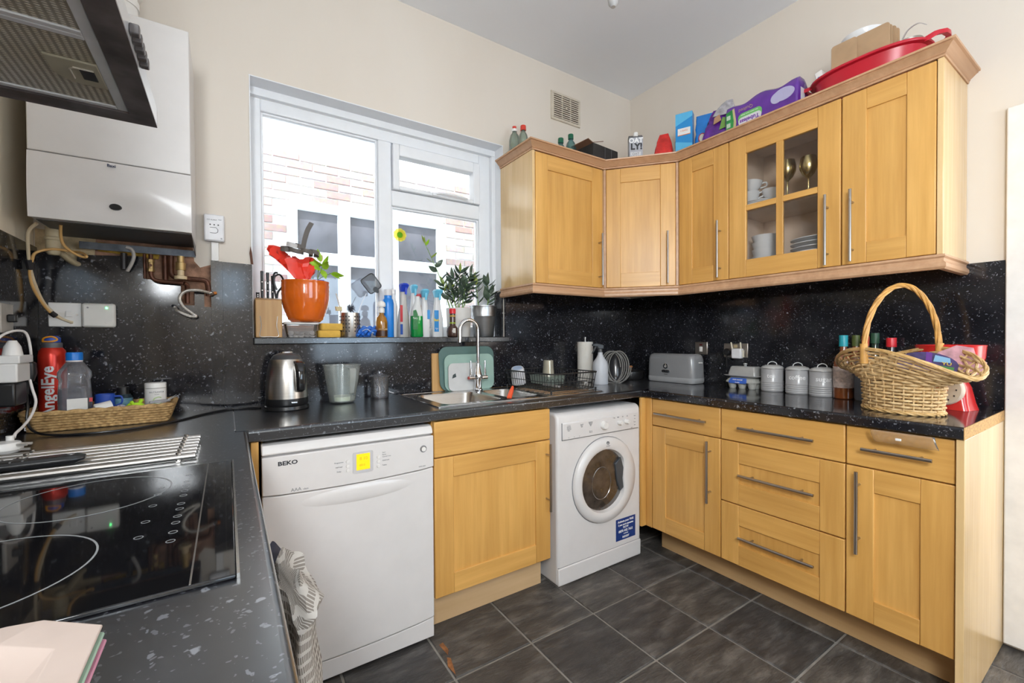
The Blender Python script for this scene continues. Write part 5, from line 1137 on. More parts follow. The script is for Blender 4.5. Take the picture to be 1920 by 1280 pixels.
for r_ in range(19):
    s_ = .03 + 1.95 * r_ / 18; pts = []
    for k in range(NS * 4):
        a = 2 * math.pi * k / (NS * 4); p = bsurf(a, s_); nrm = Vector((math.cos(a), math.sin(a) * 1.3, 0)).normalized()
        pts.append(p + nrm * (.0052 * math.sin(NS / 2 * a + (math.pi if r_ % 2 else 0))))
    m.tube(pts, .0046, 6, True)
m.build('woven_body', WK, t, smooth=60)
m = MB()
for q in range(4):
    m.tube([bsurf(2*math.pi*k/90, 2) + Vector((math.cos(2*math.pi*k/90), math.sin(2*math.pi*k/90), 0)) * (.003 * math.sin(k * .35 + q * 1.57) + .002) + Vector((0, 0, .004 * math.cos(k * .35 + q * 1.57))) for k in range(90)], .0042, 6, True)
m.build('rim', WK2, t, smooth=60)
m = MB()
for q in range(3):
    m.tube([Vector((.134 * math.cos(2*math.pi*k/90), .104 * math.sin(2*math.pi*k/90), .006)) + Vector((math.cos(2*math.pi*k/90), math.sin(2*math.pi*k/90), 0)) * .004 * math.sin(k * .6 + q * 2.1) + Vector((0, 0, .004 * math.cos(k * .6 + q * 2.1))) for k in range(90)], .0036, 6, True)
m.build('foot_braid', WK2, t, smooth=60)
MB().lathe([(0, .006), (.125, .006), (.125, .010), (0, .010)], n=36, sy=.76).build('basket_floor', WK, t)
m = MB(); HN = 60
cen = []
for k in range(HN + 1):
    a = math.pi * k / HN
    cen.append(Vector((0, .150 * math.cos(a) * (1 - .10 * math.sin(a) ** 2) * (1.0), .215 + .272 * math.sin(a) ** .82)))
for q in range(4):
    pts = []
    for k in range(HN + 1):
        d = (cen[min(k + 1, HN)] - cen[max(k - 1, 0)]).normalized(); u = Vector((1, 0, 0)); v = d.cross(u).normalized(); ph = k * .30 + q * math.pi / 2
        pts.append(cen[k] + (u * math.cos(ph) + v * math.sin(ph)) * .0055)
    m.tube(pts, .0052, 6)
m.build('handle', plain('honey_cane', (0.62, 0.33, 0.09), .42, var=.2, vs=30), t, smooth=60)
for s_ in (-1, 1):
    MB().tube([(0, s_ * .151, .185), (0, s_ * .152, .262)], [.013, .0125], 12).build('binding', plain('honey_cane', (0.62, 0.33, 0.09), .42, var=.2, vs=30), t)
# gifts in the basket
def card(name, label, poly, loc, rot, mat, th=.004):
    o = MB().prism(poly, -th / 2, th / 2, 'y').build(name, mat, bev=.001); o.location = loc; o.rotation_euler = tuple(math.radians(a) for a in rot); return tag(o, label, 'packet')
fan = [(-.085, 0), (.075, -.02)] + [(.085 * math.cos(math.radians(a)), .058 * math.sin(math.radians(a)) + .03) for a in range(10, 175, 15)]
c1 = card('gift_packet', 'purple and blue printed packet lying in the wicker basket', fan, (-.385, -1.745, 1.085), (-40, 6, -74), plain('purple_print', (0.045, 0.030, 0.10), .25, var=.6, vs=22))
MB().prism([(-.005, .0), (.012, .0), (.012, .085), (-.005, .088)], -.0028, -.002, 'y').build('violet_band', plain('violet_print', (0.12, 0.03, 0.22), .25), c1)
MB().prism([(.016, .045), (.062, .045), (.060, .066), (.020, .076)], -.0028, -.002, 'y').build('sky_patch', plain('sky_print', (0.20, 0.38, 0.56), .3), c1)
MB().prism([(.016, .004), (.070, .0), (.072, .026), (.016, .030)], -.0028, -.002, 'y').build('grass_patch', plain('grass_print', (0.05, 0.17, 0.04), .3), c1)
text('YU', .020, (.052, -.0032, .038), RX, plain('yellow_print', (0.75, 0.55, 0.05), .4), c1)
card('gift_packet', 'pink and cream heart shaped packet at the back of the wicker basket', [(-.075, 0), (.07, -.02), (.088, .03), (.060, .055), (.055, .085), (.01, .092), (-.04, .06)], (-.318, -1.803, 1.095), (-24, 4, -66), plain('pink_print', (0.48, 0.24, 0.27), .35, var=.4, vs=26))
# ---- clear bag caught over the top drawer
t = thing('zip_bag', 'empty clear zip bag hanging over the end drawer', 'plastic bag', (-.617, -1.735, .840), -90)
NX, NZ = 18, 6; vs = []; fs = []
for i in range(NX + 1):
    for k in range(NZ + 1):
        vs.append((-.085 + .17 * i / NX + k * .0018, -.001 - .006 * k / NZ * (1 - k / NZ) * 4 * .5 - .002 * math.sin(i * 1.7 + k), .042 - .042 * k / NZ))
for i in range(NX):
    for k in range(NZ):
        a = i * (NZ + 1) + k; fs.append((a, a + NZ + 1, a + NZ + 2, a + 1))
o = MB().add(vs, fs).build('bag_film', glassy('clear_film', (0.99, 0.985, 0.98), .08, .10, .08, (0.92, 0.88, 0.86)), t, smooth=80)
so = o.modifiers.new('thick', 'SOLIDIFY'); so.thickness = .0008
MB().box(-.014, .002, -.0065, -.003, .014, .022).build('zip_slider', WPL, t, bev=.001)

# ---- woven tray by the wall and the things in it
t = thing('woven_tray', 'seagrass tray of bottles and tubs by the stained wall', 'tray', (-2.905, -.162, ZT + .0008), 1.5)
SG = weave('seagrass', (0.30, 0.17, 0.06), (0.62, 0.41, 0.18), 1, 1, .8)
m = MB()
for r_ in range(7):
    k = r_ / 6; ring = rrect(0, 0, .005 + .052 * k, .345 + .035 * k, .188 + .030 * k, .02 + .012 * k, 5); P = along(ring, 150)
    cc = Vector((0, 0, .005 + .052 * k)); pts = []
    for i, p in enumerate(P): d = (p - cc); d.z = 0; d.normalize(); pts.append(p + d * (.0032 * math.sin(i * math.pi / 1.5 + (math.pi if r_ % 2 else 0))))
    m.tube(pts, .0056, 6, True)
m.build('woven_wall', SG, t, smooth=70)
MB().prism(rrect2(0, 0, .345, .188, .02), .001, .006).build('tray_floor', SG, t)
m = MB(); P = along(rrect(0, 0, .060, .382, .220, .034, 5), 110)
for q in range(2): m.tube([p + Vector((0, 0, .0035 * math.sin(i * .7 + q * math.pi))) + Vector((.002 * math.cos(i * .7 + q * math.pi), 0, 0)) for i, p in enumerate(P)], .0058, 6, True)
m.build('rim', SG, t, smooth=70)
TZ = ZT + .0075
t = thing('sports_bottle', 'red metal sports bottle with white lettering', 'bottle', (-3.055, -.098, TZ))
RB = plain('red_metal', (0.66, 0.035, 0.018), .28, .35, .05)
MB().lathe([(0, 0), (.034, 0), (.036, .003), (.036, .235), (.033, .252), (.026, .262), (0, .262)], n=32).build('bottle_body', RB, t)
MB().lathe([(0, .262), (.026, .262), (.026, .278), (.024, .280), (0, .280)], n=24).build('neck_ring', plain('dark_grey_ring', (0.10, 0.10, 0.11), .4), t)
MB().lathe([(0, .2805), (.022, .2805), (.022, .296), (.014, .303), (0, .303)], n=20).build('cap', plain('royal_blue', (0.02, 0.07, 0.38), .4), t)
MB().tube(smoothpts([(-.020, -.012, .284), (-.014, -.022, .296), (.006, -.022, .300), (.016, -.014, .290), (.004, -.022, .284), (-.020, -.014, .284)], 5), .0028, 8).build('carry_loop', plain('orange_loop', (0.80, 0.33, 0.02), .4), t)
lt = text('AngelEye', .047, (0, 0, 0), (0, 0, 0), WT, t, bold=.0012, fine=True)
for v_ in lt.data.vertices:
    x, y, z = v_.co; a = -.10 - y / .0366; rr_ = .0366 + z; v_.co = Vector((rr_ * math.sin(a), -rr_ * math.cos(a), x + .112))
t = thing('water_bottle', 'cloudy plastic bottle with a blue screw cap', 'bottle', (-2.985, -.168, TZ), 12)
CB = glassy('cloudy_plastic', (0.95, 0.955, 0.975), .06, .1, .22, (0.66, 0.67, 0.72))
MB().loft([rrect(0, 0, 0, .078, .078, .022, 5), rrect(0, 0, .004, .084, .084, .024, 5), rrect(0, 0, .100, .084, .084, .024, 5), rrect(0, 0, .152, .078, .078, .026, 5), rrect(0, 0, .162, .086, .086, .028, 5), rrect(0, 0, .180, .084, .084, .030, 5), rrect(0, 0, .208, .050, .050, .024, 5), rrect(0, 0, .214, .040, .040, .0198, 5)]).build('bottle_body', CB, t, smooth=50)
MB().loft([rrect(0, 0, .003, .076, .076, .02, 5), rrect(0, 0, .122, .078, .078, .022, 5)]).build('liquid', glassy('cloudy_water', (0.90, 0.91, 0.94), .05, .05, .25, (0.50, 0.51, 0.56)), t)
MB().lathe([(0, .246), (.0205, .246), (.022, .243), (.022, .219), (0, .219)], n=26).build('cap', plain('bright_blue_cap', (0.01, 0.19, 0.66), .35), t)
MB().lathe([(.0205, .214), (.0215, .214), (.0215, .2185), (.0205, .2185)], n=24).build('cap_ring', WPL, t)
MB().box(-.020, .030, -.0428, -.0422, .010, .090).build('paper_label', plain('pale_label', (0.74, 0.72, 0.68), .6), t); MB().box(.034, .0425, -.0428, -.0422, .076, .090).build('red_tab', plain('red_tab', (0.6, 0.05, 0.05), .5), t)
t = thing('supplement_tub', 'white supplement tub with a green ring logo', 'tub', (-2.775, -.112, TZ))
MB().lathe([(0, 0), (.032, 0), (.033, .002), (.033, .104), (0, .104)], n=30).build('tub_body', WPL, t); MB().lathe([(0, .124), (.032, .124), (.033, .122), (.033, .1055), (0, .1055)], n=30).build('lid', WPL, t)
text('NUTRAVITA', .0085, (0, 0, .090), (0, 0, 12), GREYINK, t, wrap=.0334); text('vitamins', .0045, (0, 0, .082), (0, 0, 12), GREYINK, t, wrap=.0334)
text('C', .045, (0, 0, .056), (0, 0, 12), plain('pale_green_print', (0.50, 0.62, 0.32), .5), t, wrap=.0334)
def low(name, label, cat, loc, prof, mat, rot=(0, 0, 0), n=22):
    o = MB().lathe(prof, n=n).build(name, mat); o.location = loc; o.rotation_euler = tuple(math.radians(a) for a in rot); return tag(o, label, cat)
t = thing('blue_mug', 'small royal blue mug behind the cloudy bottle', 'mug', (-2.918, -.118, TZ), 0)
MB().lathe([(0, 0), (.026, 0), (.028, .004), (.028, .092), (.0255, .092), (.025, .008), (0, .006)], n=24).build('mug_body', plain('royal_blue', (0.02, 0.07, 0.38), .4), t)
MB().tube(smoothpts([(.026, -.004, .082), (.045, -.004, .080), (.047, -.004, .058), (.026, -.004, .045)]), .0035, 8).build('mug_handle', plain('royal_blue', (0.02, 0.07, 0.38), .4), t)
bottle('dropper_bottle', 'short black bottle with a teal label in the seagrass tray', (-2.872, -.095, TZ), [(0, 0), (.026, 0), (.028, .004), (.028, .076), (.020, .086), (0, .086)], plain('dark_teal_glass', (0.015, 0.03, 0.04), .15), [(0, .112), (.018, .112), (.018, .086), (0, .086)], BLK, (.0285, .020, .072), plain('teal_label', (0.10, 0.22, 0.28), .4, var=.4, vs=60), cat='bottle')
low('pill_tub', 'white round tub lying on its side at the tray front', 'tub', (-2.925, -.218, TZ + .044), [(0, 0), (.022, 0), (.024, .003), (.024, .044), (0, .044)], WPL, (0, 78, 20))
low('badge', 'round printed badge leaning beside the white tub', 'badge', (-2.862, -.200, TZ + .040), [(0, 0), (.018, 0), (.018, .004), (0, .005)], plain('floral_print', (0.42, 0.36, 0.42), .3, var=.7, vs=90), (70, 0, 25))
t = thing('lime_squeezer', 'lime green plastic fruit shaped squeezer in the tray', 'squeezer', (-2.822, -.205, TZ + .052), 10)
MB().lathe([(0, -.012), (.012, -.01), (.018, 0), (.012, .01), (0, .012)], n=20, sx=1.5).build('squeezer_body', plain('lime_plastic', (0.42, 0.72, 0.02), .35), t)
MB().tube([(.012, 0, .008), (.018, 0, .022)], .006, 10).build('spout', plain('lime_plastic', (0.42, 0.72, 0.02), .35), t); MB().tube([(-.006, -.01, .006), (-.012, -.012, .018)], .005, 10).build('spout', plain('lime_plastic', (0.42, 0.72, 0.02), .35), t)
t = thing('manicure_scissors', 'small grey scissors resting on the tray corner', 'scissors', (-2.750, -.215, TZ + .058), 30)
MB().loft([[(x, y_ * k_, z + .002 * k_) for y_, z in ((-.010, 0), (.010, 0), (.008, .008), (-.008, .008))] for x, k_, in ((-.035, .4), (-.01, 1), (.015, 1), (.03, .4))]).build('grip', plain('grey_grip', (0.30, 0.30, 0.31), .35), t, bev=.002)
for d_ in (-.004, .004): MB().tube([(.02, d_, .006), (.055, d_ * 2.2, .022)], [.0022, .0008], 6).build('blade', CHROME, t)
low('cream_pot', 'small cream pot with an amber bottom beside the red bottle', 'pot', (-3.058, -.205, TZ), [(0, 0), (.018, 0), (.020, .003), (.020, .050), (.0, .052)], plain('ivory_pot', (0.66, 0.52, 0.30), .4))
tag(MB().box(-3.085, -2.955, -.252, -.226, TZ + .0005, TZ + .053).build('leaflet', plain('white_leaflet', (0.74, 0.72, 0.72), .6, var=.05), bev=.001), 'folded white leaflet standing at the tray front', 'leaflet')
# ================================================================== on the window sill
ZS = 1.2258
t = thing('knife_block', 'wooden knife block with a bent wire stand on the sill', 'knife block', (-2.387, .025, ZS))
BW = wood('block_wood', (0.46, 0.26, 0.10), (0.62, 0.40, 0.19), 'z', .5, 1, 0)
MB().prism([(-.060, 0), (.060, 0), (.060, .172), (-.020, .178), (-.060, .168)], -.052, .052, 'x').build('block', BW, t, bev=.004)
MB().tube(smoothpts([(-.034, -.061, .095), (-.030, -.063, .05), (-.036, -.064, .006), (0, -.064, .004), (.036, -.064, .006), (.030, -.063, .05), (.034, -.061, .095)], 4), .0016, 6).build('wire_stand', STEEL, t)
def knife(label, x, y, h, w_=.007, mat=BLK):
    k = thing('kitchen_knife', label, 'knife', (x, y, ZS + .176), 0, 'knives in the block')
    MB().loft([rrect(0, 0, .001, w_ * 1.3, .018, .004), rrect(0, 0, .02, w_ * 1.5, .022, .005), rrect(0, 0, h * .7, w_ * 1.5, .020, .005), rrect(0, 0, h, w_ * 1.7, .022, .005)]).build('grip', mat, k, bev=.001)
    for z in (.3, .6): MB().lathe([(0, -.0125), (.0022, -.0125), (.0022, -.0095), (0, -.0095)], (0, 0, h * z), 8, ax='y').build('rivet', CHROME, k)
knife('tall straight black knife handle at the left of the block', -2.409, .022, .125)
knife('tall straight black knife handle in the middle of the block', -2.386, .030, .120)
knife('shorter black knife handle beside the scissors', -2.368, .015, .105)
knife('stubby black knife handle at the edge of the block', -2.426, .030, .028, .009)
t = thing('kitchen_scissors', 'black handled scissors standing in the knife block', 'scissors', (-2.352, -.008, ZS + .176), -12)
MB().tube(smoothpts([(0, 0, .002), (.004, 0, .03), (.020, 0, .055), (.026, 0, .085), (.012, 0, .110), (-.008, 0, .100), (-.010, 0, .070), (.0, 0, .04)], 5), .0042, 8).build('finger_loop', BLK, t); MB().tube(smoothpts([(-.004, .004, .002), (-.010, .004, .04), (-.016, .004, .08), (-.010, .004, .115), (.004, .004, .118)], 5), .0042, 8).build('finger_loop', BLK, t)
# tub of tablets with the orange pot on it
t = thing('plastic_tub', 'clear lidded plastic tub of grey tablets under the orange pot', 'tub', (-2.254, .010, ZS))
MB().loft([rrect(0, 0, .0, .120, .085, .018), rrect(0, 0, .060, .140, .100, .02), rrect(0, 0, .0605, .137, .097, .02), rrect(0, 0, .002, .117, .082, .018)], True, True).build('tub_body', glassy('clear_tub', (0.97, 0.97, 0.97), .08, .05, .06, (0.8, 0.8, 0.8)), t, smooth=40)
MB().loft([rrect(0, 0, .061, .148, .108, .02), rrect(0, 0, .068, .150, .110, .02), rrect(0, 0, .0705, .140, .100, .02)]).build('lid', plain('white_lid', (0.74, 0.73, 0.71), .4), t, smooth=40)
TB = plain('grey_tablet', (0.42, 0.40, 0.39), .6, var=.3)
for k in range(16):
    o = MB().lathe([(0, 0), (.011, 0), (.012, .002), (.012, .008), (0, .010)], n=12).build('tablet', TB, t)
    o.location = (-.044 + (k % 5) * .022 + RND.uniform(-.002, .002), -.030 + (k // 5 % 2) * .036, .003 + (k // 10) * .014); o.rotation_euler = (RND.uniform(.2, 1.2), RND.uniform(-.3, .3), 0)
t = thing('plant_pot', 'glossy orange ribbed plant pot standing on the tub', 'plant pot', (-2.232, .004, ZS + .0715))
prof = [(0, 0), (.062, 0), (.068, .006)]
for k in range(9):
    z = .012 + k * .018; r_ = .070 + .034 * math.sin(min(1, (k + 1) / 7.5) * math.pi / 2)
    prof += [(r_, z), (r_ + .0016, z + .009)]
prof += [(.1035, .180), (.1055, .184), (.1055, .190), (.100, .190), (.098, .16), (.09, .15), (0, .15)]
MB().lathe(prof, n=44).build('pot', plain('orange_glaze', (0.72, 0.135, 0.01), .14, coat=.8, var=.12), t, smooth=50)
MB().lathe([(0, .168), (.095, .166), (.095, .150), (0, .150)], n=24).build('soil', plain('dark_soil', (0.05, 0.03, 0.02), 1, bmp=.8), t)
MB().lathe([(.010, 0), (.011, 0), (.011, .010), (.010, .010)], (.048, -.055, .186), 16, sx=2.4, sy=1.4).build('blue_inner_label', plain('royal_blue_label', (0.05, 0.06, 0.45), .4), t)
st = MB()
for a, b in (((.045, -.02, .16), (.070, -.035, .262)), ((.05, -.02, .16), (.062, -.03, .285)), ((.05, -.02, .2), (.105, -.045, .232))): st.tube(smoothpts([a, ((a[0]+b[0])/2 - .006, (a[1]+b[1])/2, (a[2]+b[2])/2), b], 3), .0018, 6)
st.build('stem', plain('green_stem', (0.16, 0.28, 0.05), .5), t)
def leafmesh(name, L_, W_, fold, mat):
    N = 6; vs = []; fs = []
    for i in range(N + 1):
        u = i / N; w_ = W_ * math.sin(math.pi * u ** .75) ** .9 if 0 < u < 1 else .0004
        zz = .12 * L_ * math.sin(math.pi * u)
        vs += [(-w_ / 2, fold * w_, 0), (0, 0, 0), (w_ / 2, fold * w_, 0)]
        for q in (1, 2, 3): x, y, z = vs[-q]; vs[-q] = (x, y - zz, u * L_)
    for i in range(N):
        for q in (0, 1): a = i * 3 + q; fs.append((a, a + 1, a + 4, a + 3))
    me = bpy.data.meshes.new(name); me.from_pydata(vs, [], fs); me.materials.append(mat); me.shade_smooth(); return me
LIME = plain('fresh_leaf', (0.30, 0.50, 0.03), .4, var=.25, vs=40); DARKL = plain('waxy_leaf', (0.085, 0.125, 0.085), .22, var=.35, vs=30, coat=.4); BROWN = plain('dry_leaf', (0.45, 0.26, 0.08), .6)
LM = {'lime': leafmesh('leaf', .062, .030, .2, LIME), 'dark': leafmesh('leaf', .076, .037, .20, DARKL), 'dry': leafmesh('leaf', .05, .012, .2, BROWN), 'newleaf': leafmesh('leaf', .058, .024, .25, plain('new_leaf', (0.26, 0.34, 0.06), .35))}
def leaf(kind, parent, loc, d, roll=0.0, s_=1.0):
    o = bpy.data.objects.new('leaf', LM[kind]); col.objects.link(o); o.parent = parent; o.location = loc
    q = Vector(d).to_track_quat('Z', 'Y'); o.rotation_mode = 'QUATERNION'; o.rotation_quaternion = q @ Euler((0, 0, roll)).to_quaternion(); o.scale = (s_,) * 3; return o
for k, (p, d) in enumerate((((.070, -.035, .262), (-.5, -.3, .35)), ((.070, -.035, .262), (.35, -.2, .8)), ((.066, -.032, .25), (-.9, -.2, .2)), ((.068, -.034, .25), (.15, -.5, -.7)), ((.062, -.03, .285), (-.2, -.2, .8)), ((.105, -.045, .232), (.9, -.3, -.15)), ((.10, -.045, .235), (.8, -.4, -.5)), ((.062, -.03, .27), (-.75, -.4, .05)), ((.075, -.036, .25), (.1, -.6, .35)))): leaf('lime', t, p, d, k * 1.1, 1.0)
leaf('dry', t, (.075, -.035, .26), (.5, -.1, .8), .4, 1.0); leaf('dry', t, (.066, -.03, .285), (.1, 0, 1), 1.4, .8)
# red tissue bloom with curled ribbon
t = thing('gift_bloom', 'crumpled red tissue tied with grey ribbon in the orange pot', 'tissue flower', (-2.256, -.066, ZS + .250)); t.scale = (1.18, 1.0, 1.12)
rn = random.Random(5); NA = 30; vs = []; fs = []; PR = [(0, -.010), (.022, .012), (.045, .040), (.064, .068), (.076, .090), (.086, .104), (.070, .108), (.050, .096), (.030, .100), (.012, .112)]
NR = len(PR)
for i in range(NA):
    a = 2 * math.pi * i / NA; lob = 1 + .16 * math.sin(3 * a + 1) + .10 * math.sin(7 * a + .5)
    for k, (r_, zz) in enumerate(PR):
        wgt = min(1, r_ / .05)
        sk = .030 * (zz / .1); fold = 1 + .10 * math.sin(11 * a + k)
        zz2 = zz + wgt * (.016 * math.sin(2 * a + 2.2) + .012 * math.sin(5 * a + k * .7)) * (zz > .03) + .022 * math.cos(a - 2.7) * wgt
        vs.append((r_ * lob * fold * math.cos(a) - sk + rn.uniform(-.003, .003), r_ * lob * fold * math.sin(a) * .62 + .045 * (zz / .1) + rn.uniform(-.003, .003), zz2 + rn.uniform(-.003, .003)))
for i in range(NA):
    for k in range(NR - 1): a = i * NR + k; b = ((i + 1) % NA) * NR + k; fs.append((a, b, b + 1, a + 1))
o = MB().add(vs, fs).build('tissue', plain('red_tissue', (0.80, 0.035, 0.015), .38, var=.15), t, smooth=25, recalc=False)
so = o.modifiers.new('thick', 'SOLIDIFY'); so.thickness = .0012
RB_ = plain('grey_brown_ribbon', (0.10, 0.085, 0.075), .4, var=.2); RBW = plain('pale_ribbon', (0.55, 0.53, 0.52), .4)
for q, (cx, cy, cz, r_, ph) in enumerate(((-.052, .0, .130, .020, 0), (-.020, -.02, .122, .024, 1), (.016, -.02, .120, .022, 2), (.044, .0, .122, .018, 2.4), (-.030, .01, .150, .020, .6), (-.004, .01, .146, .016, 1.2))):
    pts = [(cx + r_ * math.cos(ph + a), cy + r_ * .9 * math.sin(ph + a), cz + .006 * math.sin(a)) for a in [k * 5.4 / 14 for k in range(15)]]
    MB().strip(pts, (.002, .003, .017), .0012).build('ribbon_curl', RBW if q == 4 else RB_, t, smooth=60)
MB().strip(smoothpts([(.004, -.005, .125), (.008, -.006, .16), (.020, -.008, .21), (.036, -.010, .245)], 4), (.017, .004, -.005), .0014).build('ribbon_tail', RB_, t, smooth=60)
# sponges, utensil pot, swatter, gloves
SPG = plain('yellow_sponge', (0.72, 0.44, 0.08), .9, bmp=.6, vs=60)
for z, x, lab in ((0, -2.131, 'lower yellow sponge in the stack of two'), (.034, -2.122, 'upper yellow sponge in the stack of two')):
    o = MB().loft([rrect(0, 0, .0005, .098, .062, .012), rrect(0, 0, .004, .102, .066, .012), rrect(0, 0, .028, .102, .066, .012), rrect(0, 0, .033, .096, .06, .012)]).build('sponge', SPG, smooth=40); o.location = (x, .01, ZS + z); o.rotation_euler[2] = .1 if z else 0
    tag(o, lab, 'sponge')
t = thing('utensil_pot', 'perforated steel utensil pot with brushes on the sill', 'utensil pot', (-2.028, .025, ZS))
MB().lathe([(0, .001), (.049, .001), (.050, .003), (.050, .122), (.0485, .122), (.0485, .004), (0, .004)], n=36).build('pot_wall', brushed('pot_steel', (0.62, 0.60, 0.57), .3, 'v'), t)
hole = None
for r_ in range(5):
    for k in range(11):
        a = math.radians(180 + 8 + k * 16.4)
        if k in (5,): continue
        if hole is None: o = hole = MB().lathe([(0, -.0008), (.0038, -.0008), (.0038, .0004), (0, .0004)], n=10, ax='y').build('hole', plain('hole_shadow', (0.04, 0.04, 0.045), .6), t)
        else: o = bpy.data.objects.new('hole', hole.data); col.objects.link(o); o.parent = t
        o.location = (.0502 * math.cos(a), .0502 * math.sin(a), .030 + r_ * .018); o.rotation_euler = (0, 0, a + math.pi / 2)
t2 = thing('washing_up_brush', 'clear handled dish brush leaning out of the utensil pot', 'brush', (-2.055, .01, ZS + .01))
MB().tube([(0, 0, 0), (-.022, -.004, .13), (-.040, -.006, .205)], [.004, .004, .003], 8).build('brush_handle', plain('pale_clear_handle', (0.66, 0.64, 0.62), .2), t2); MB().loft([rrect(-.028, -.004, .120, .030, .02, .006), rrect(-.030, -.004, .140, .032, .02, .006)]).build('brush_head', plain('straw_bristle', (0.62, 0.52, 0.30), .8), t2)
t2 = thing('scourer', 'fuzzy grey scrubbing brush poking out of the utensil pot', 'brush', (-2.020, .040, ZS + .125))
rn = random.Random(3); m = MB()
for k in range(140):
    d = Vector((rn.gauss(0, 1), rn.gauss(0, 1), rn.gauss(.3, 1))).normalized(); m.tube([Vector((0, 0, .018)), Vector((0, 0, .018)) + d * rn.uniform(.020, .030)], [.0012, .0006], 4)
m.build('bristles', plain('slate_bristle', (0.10, 0.105, 0.13), .7), t2)
MB().tube([(0, 0, .02), (.004, 0, -.11)], .004, 8).build('brush_handle', BLK, t2)
t2 = thing('fly_swatter', 'black mesh fly swatter standing in the utensil pot', 'fly swatter', (-2.000, .020, ZS + .02))
MB().tube(smoothpts([(0, 0, 0), (.012, .006, .09), (.032, .012, .15), (.058, .016, .205)], 5), .0018, 6).build('swatter_rod', plain('pale_rod', (.5, .5, .52), .3, .6), t2)
C0 = Vector((.084, .018, .258)); R45 = Matrix.Rotation(math.radians(-38), 3, 'Y')
ring = [C0 + R45 @ Vector((p[0], 0, p[1])) for p in rrect2(0, 0, .076, .086, .014)]
MB().tube(ring, .0026, 6, True).build('swatter_rim', BLK, t2)
m = MB()
for k in range(13):
    a = -.033 + k * .0055; m.tube([C0 + R45 @ Vector((a, 0, -.041)), C0 + R45 @ Vector((a, 0, .041))], .0015, 4)
for k in range(15):
    a = -.0385 + k * .0055; m.tube([C0 + R45 @ Vector((-.036, 0, a)), C0 + R45 @ Vector((.036, 0, a))], .0015, 4)
m.build('swatter_mesh', BLK, t2)
MB().loft([[tuple(C0 + R45 @ Vector((x, -.003 + y, z))) for x, y in ((-w_, 0), (w_, 0), (w_, .006), (-w_, .006))] for z, w_ in ((-.058, .004), (-.046, .012), (-.032, .014), (-.024, .006))]).build('swatter_neck', BLK, t2, bev=.001)
t = thing('rubber_gloves', 'heap of bright blue rubber gloves on the sill', 'gloves', (-1.950, -.006, ZS))
BG = plain('blue_rubber', (0.03, 0.16, 0.60), .35, var=.25, vs=30)
m = MB(); rn = random.Random(9)
for k in range(9):
    a = rn.uniform(-.5, .5); x = -.034 + k * .0085; z = .008 + .011 * (k % 3); y = rn.uniform(-.02, .01)
    m.tube(smoothpts([(x - .022, y - .012, z), (x - .006, y, z + .010 + .010 * rn.random()), (x + .010, y + .004, z + .012 + .012 * rn.random()), (x + .022, y + .014, z + .002)], 5), [.0075] * 15 + [.005], 8)
m.lathe([(0, 0), (.030, .001), (.034, .012), (.022, .040), (.006, .058), (0, .058)], (-.012, .018, 0), 14, sx=1.1, sy=.7)
m.build('glove_folds', BG, t, smooth=60)
MB().tube(smoothpts([(-.03, -.02, .03), (-.012, -.028, .040), (.006, -.028, .030), (.024, -.026, .020)], 4), .002, 6).build('white_cuff', plain('pale_cuff', (.55, .65, .8), .5), t)
# bottles on the sill
def sill(name, label, x, y, prof, mat, rz=0, n=26, sx=1, sy=1, cat='bottle'):
    t = thing(name, label, cat, (x, y, ZS), rz); MB().lathe(prof, n=n, sx=sx, sy=sy).build('bottle_body', mat, t, smooth=40); return t
t = sill('pump_bottle', 'amber glass bottle with a white pump top', -1.880, -.012, [(0, 0), (.028, 0), (.030, .004), (.030, .075), (.026, .098), (.013, .114), (.012, .124), (0, .124)], plain('amber_glass', (0.34, 0.14, 0.01), .08, var=.4, vs=12, coat=.8))
MB().lathe([(0, .1245), (.016, .1245), (.016, .148), (.010, .150), (.010, .154), (0, .154)], n=20).build('collar', WPL, t); MB().lathe([(0, .154), (.018, .155), (.020, .162), (.019, .174), (.012, .183), (0, .185)], n=20, sx=1.1).build('pump_head', WPL, t)
MB().lathe([(.0302, .004), (.0306, .004), (.0306, .034), (.0302, .034)], n=26).build('dark_liquid_band', plain('dark_brown_band', (0.05, 0.018, 0.008), .2), t); text('HAND SOAP', .009, (0, 0, .040), (0, 0, 5), plain('cream_print', (0.7, 0.6, 0.4), .5), t, wrap=.0306)
t = sill('shampoo_bottle', 'tall bright blue bottle with a pale flip cap', -1.823, .060, [(0, 0), (.028, 0), (.030, .004), (.030, .180), (.026, .200), (.020, .206), (.020, .222), (0, .222)], plain('bright_blue_plastic', (0.015, 0.22, 0.70), .3, var=.05))
MB().lathe([(0, .2225), (.021, .2225), (.021, .250), (.019, .254), (0, .254)], n=22).build('cap', plain('pale_grey_cap', (0.66, 0.66, 0.68), .35), t)
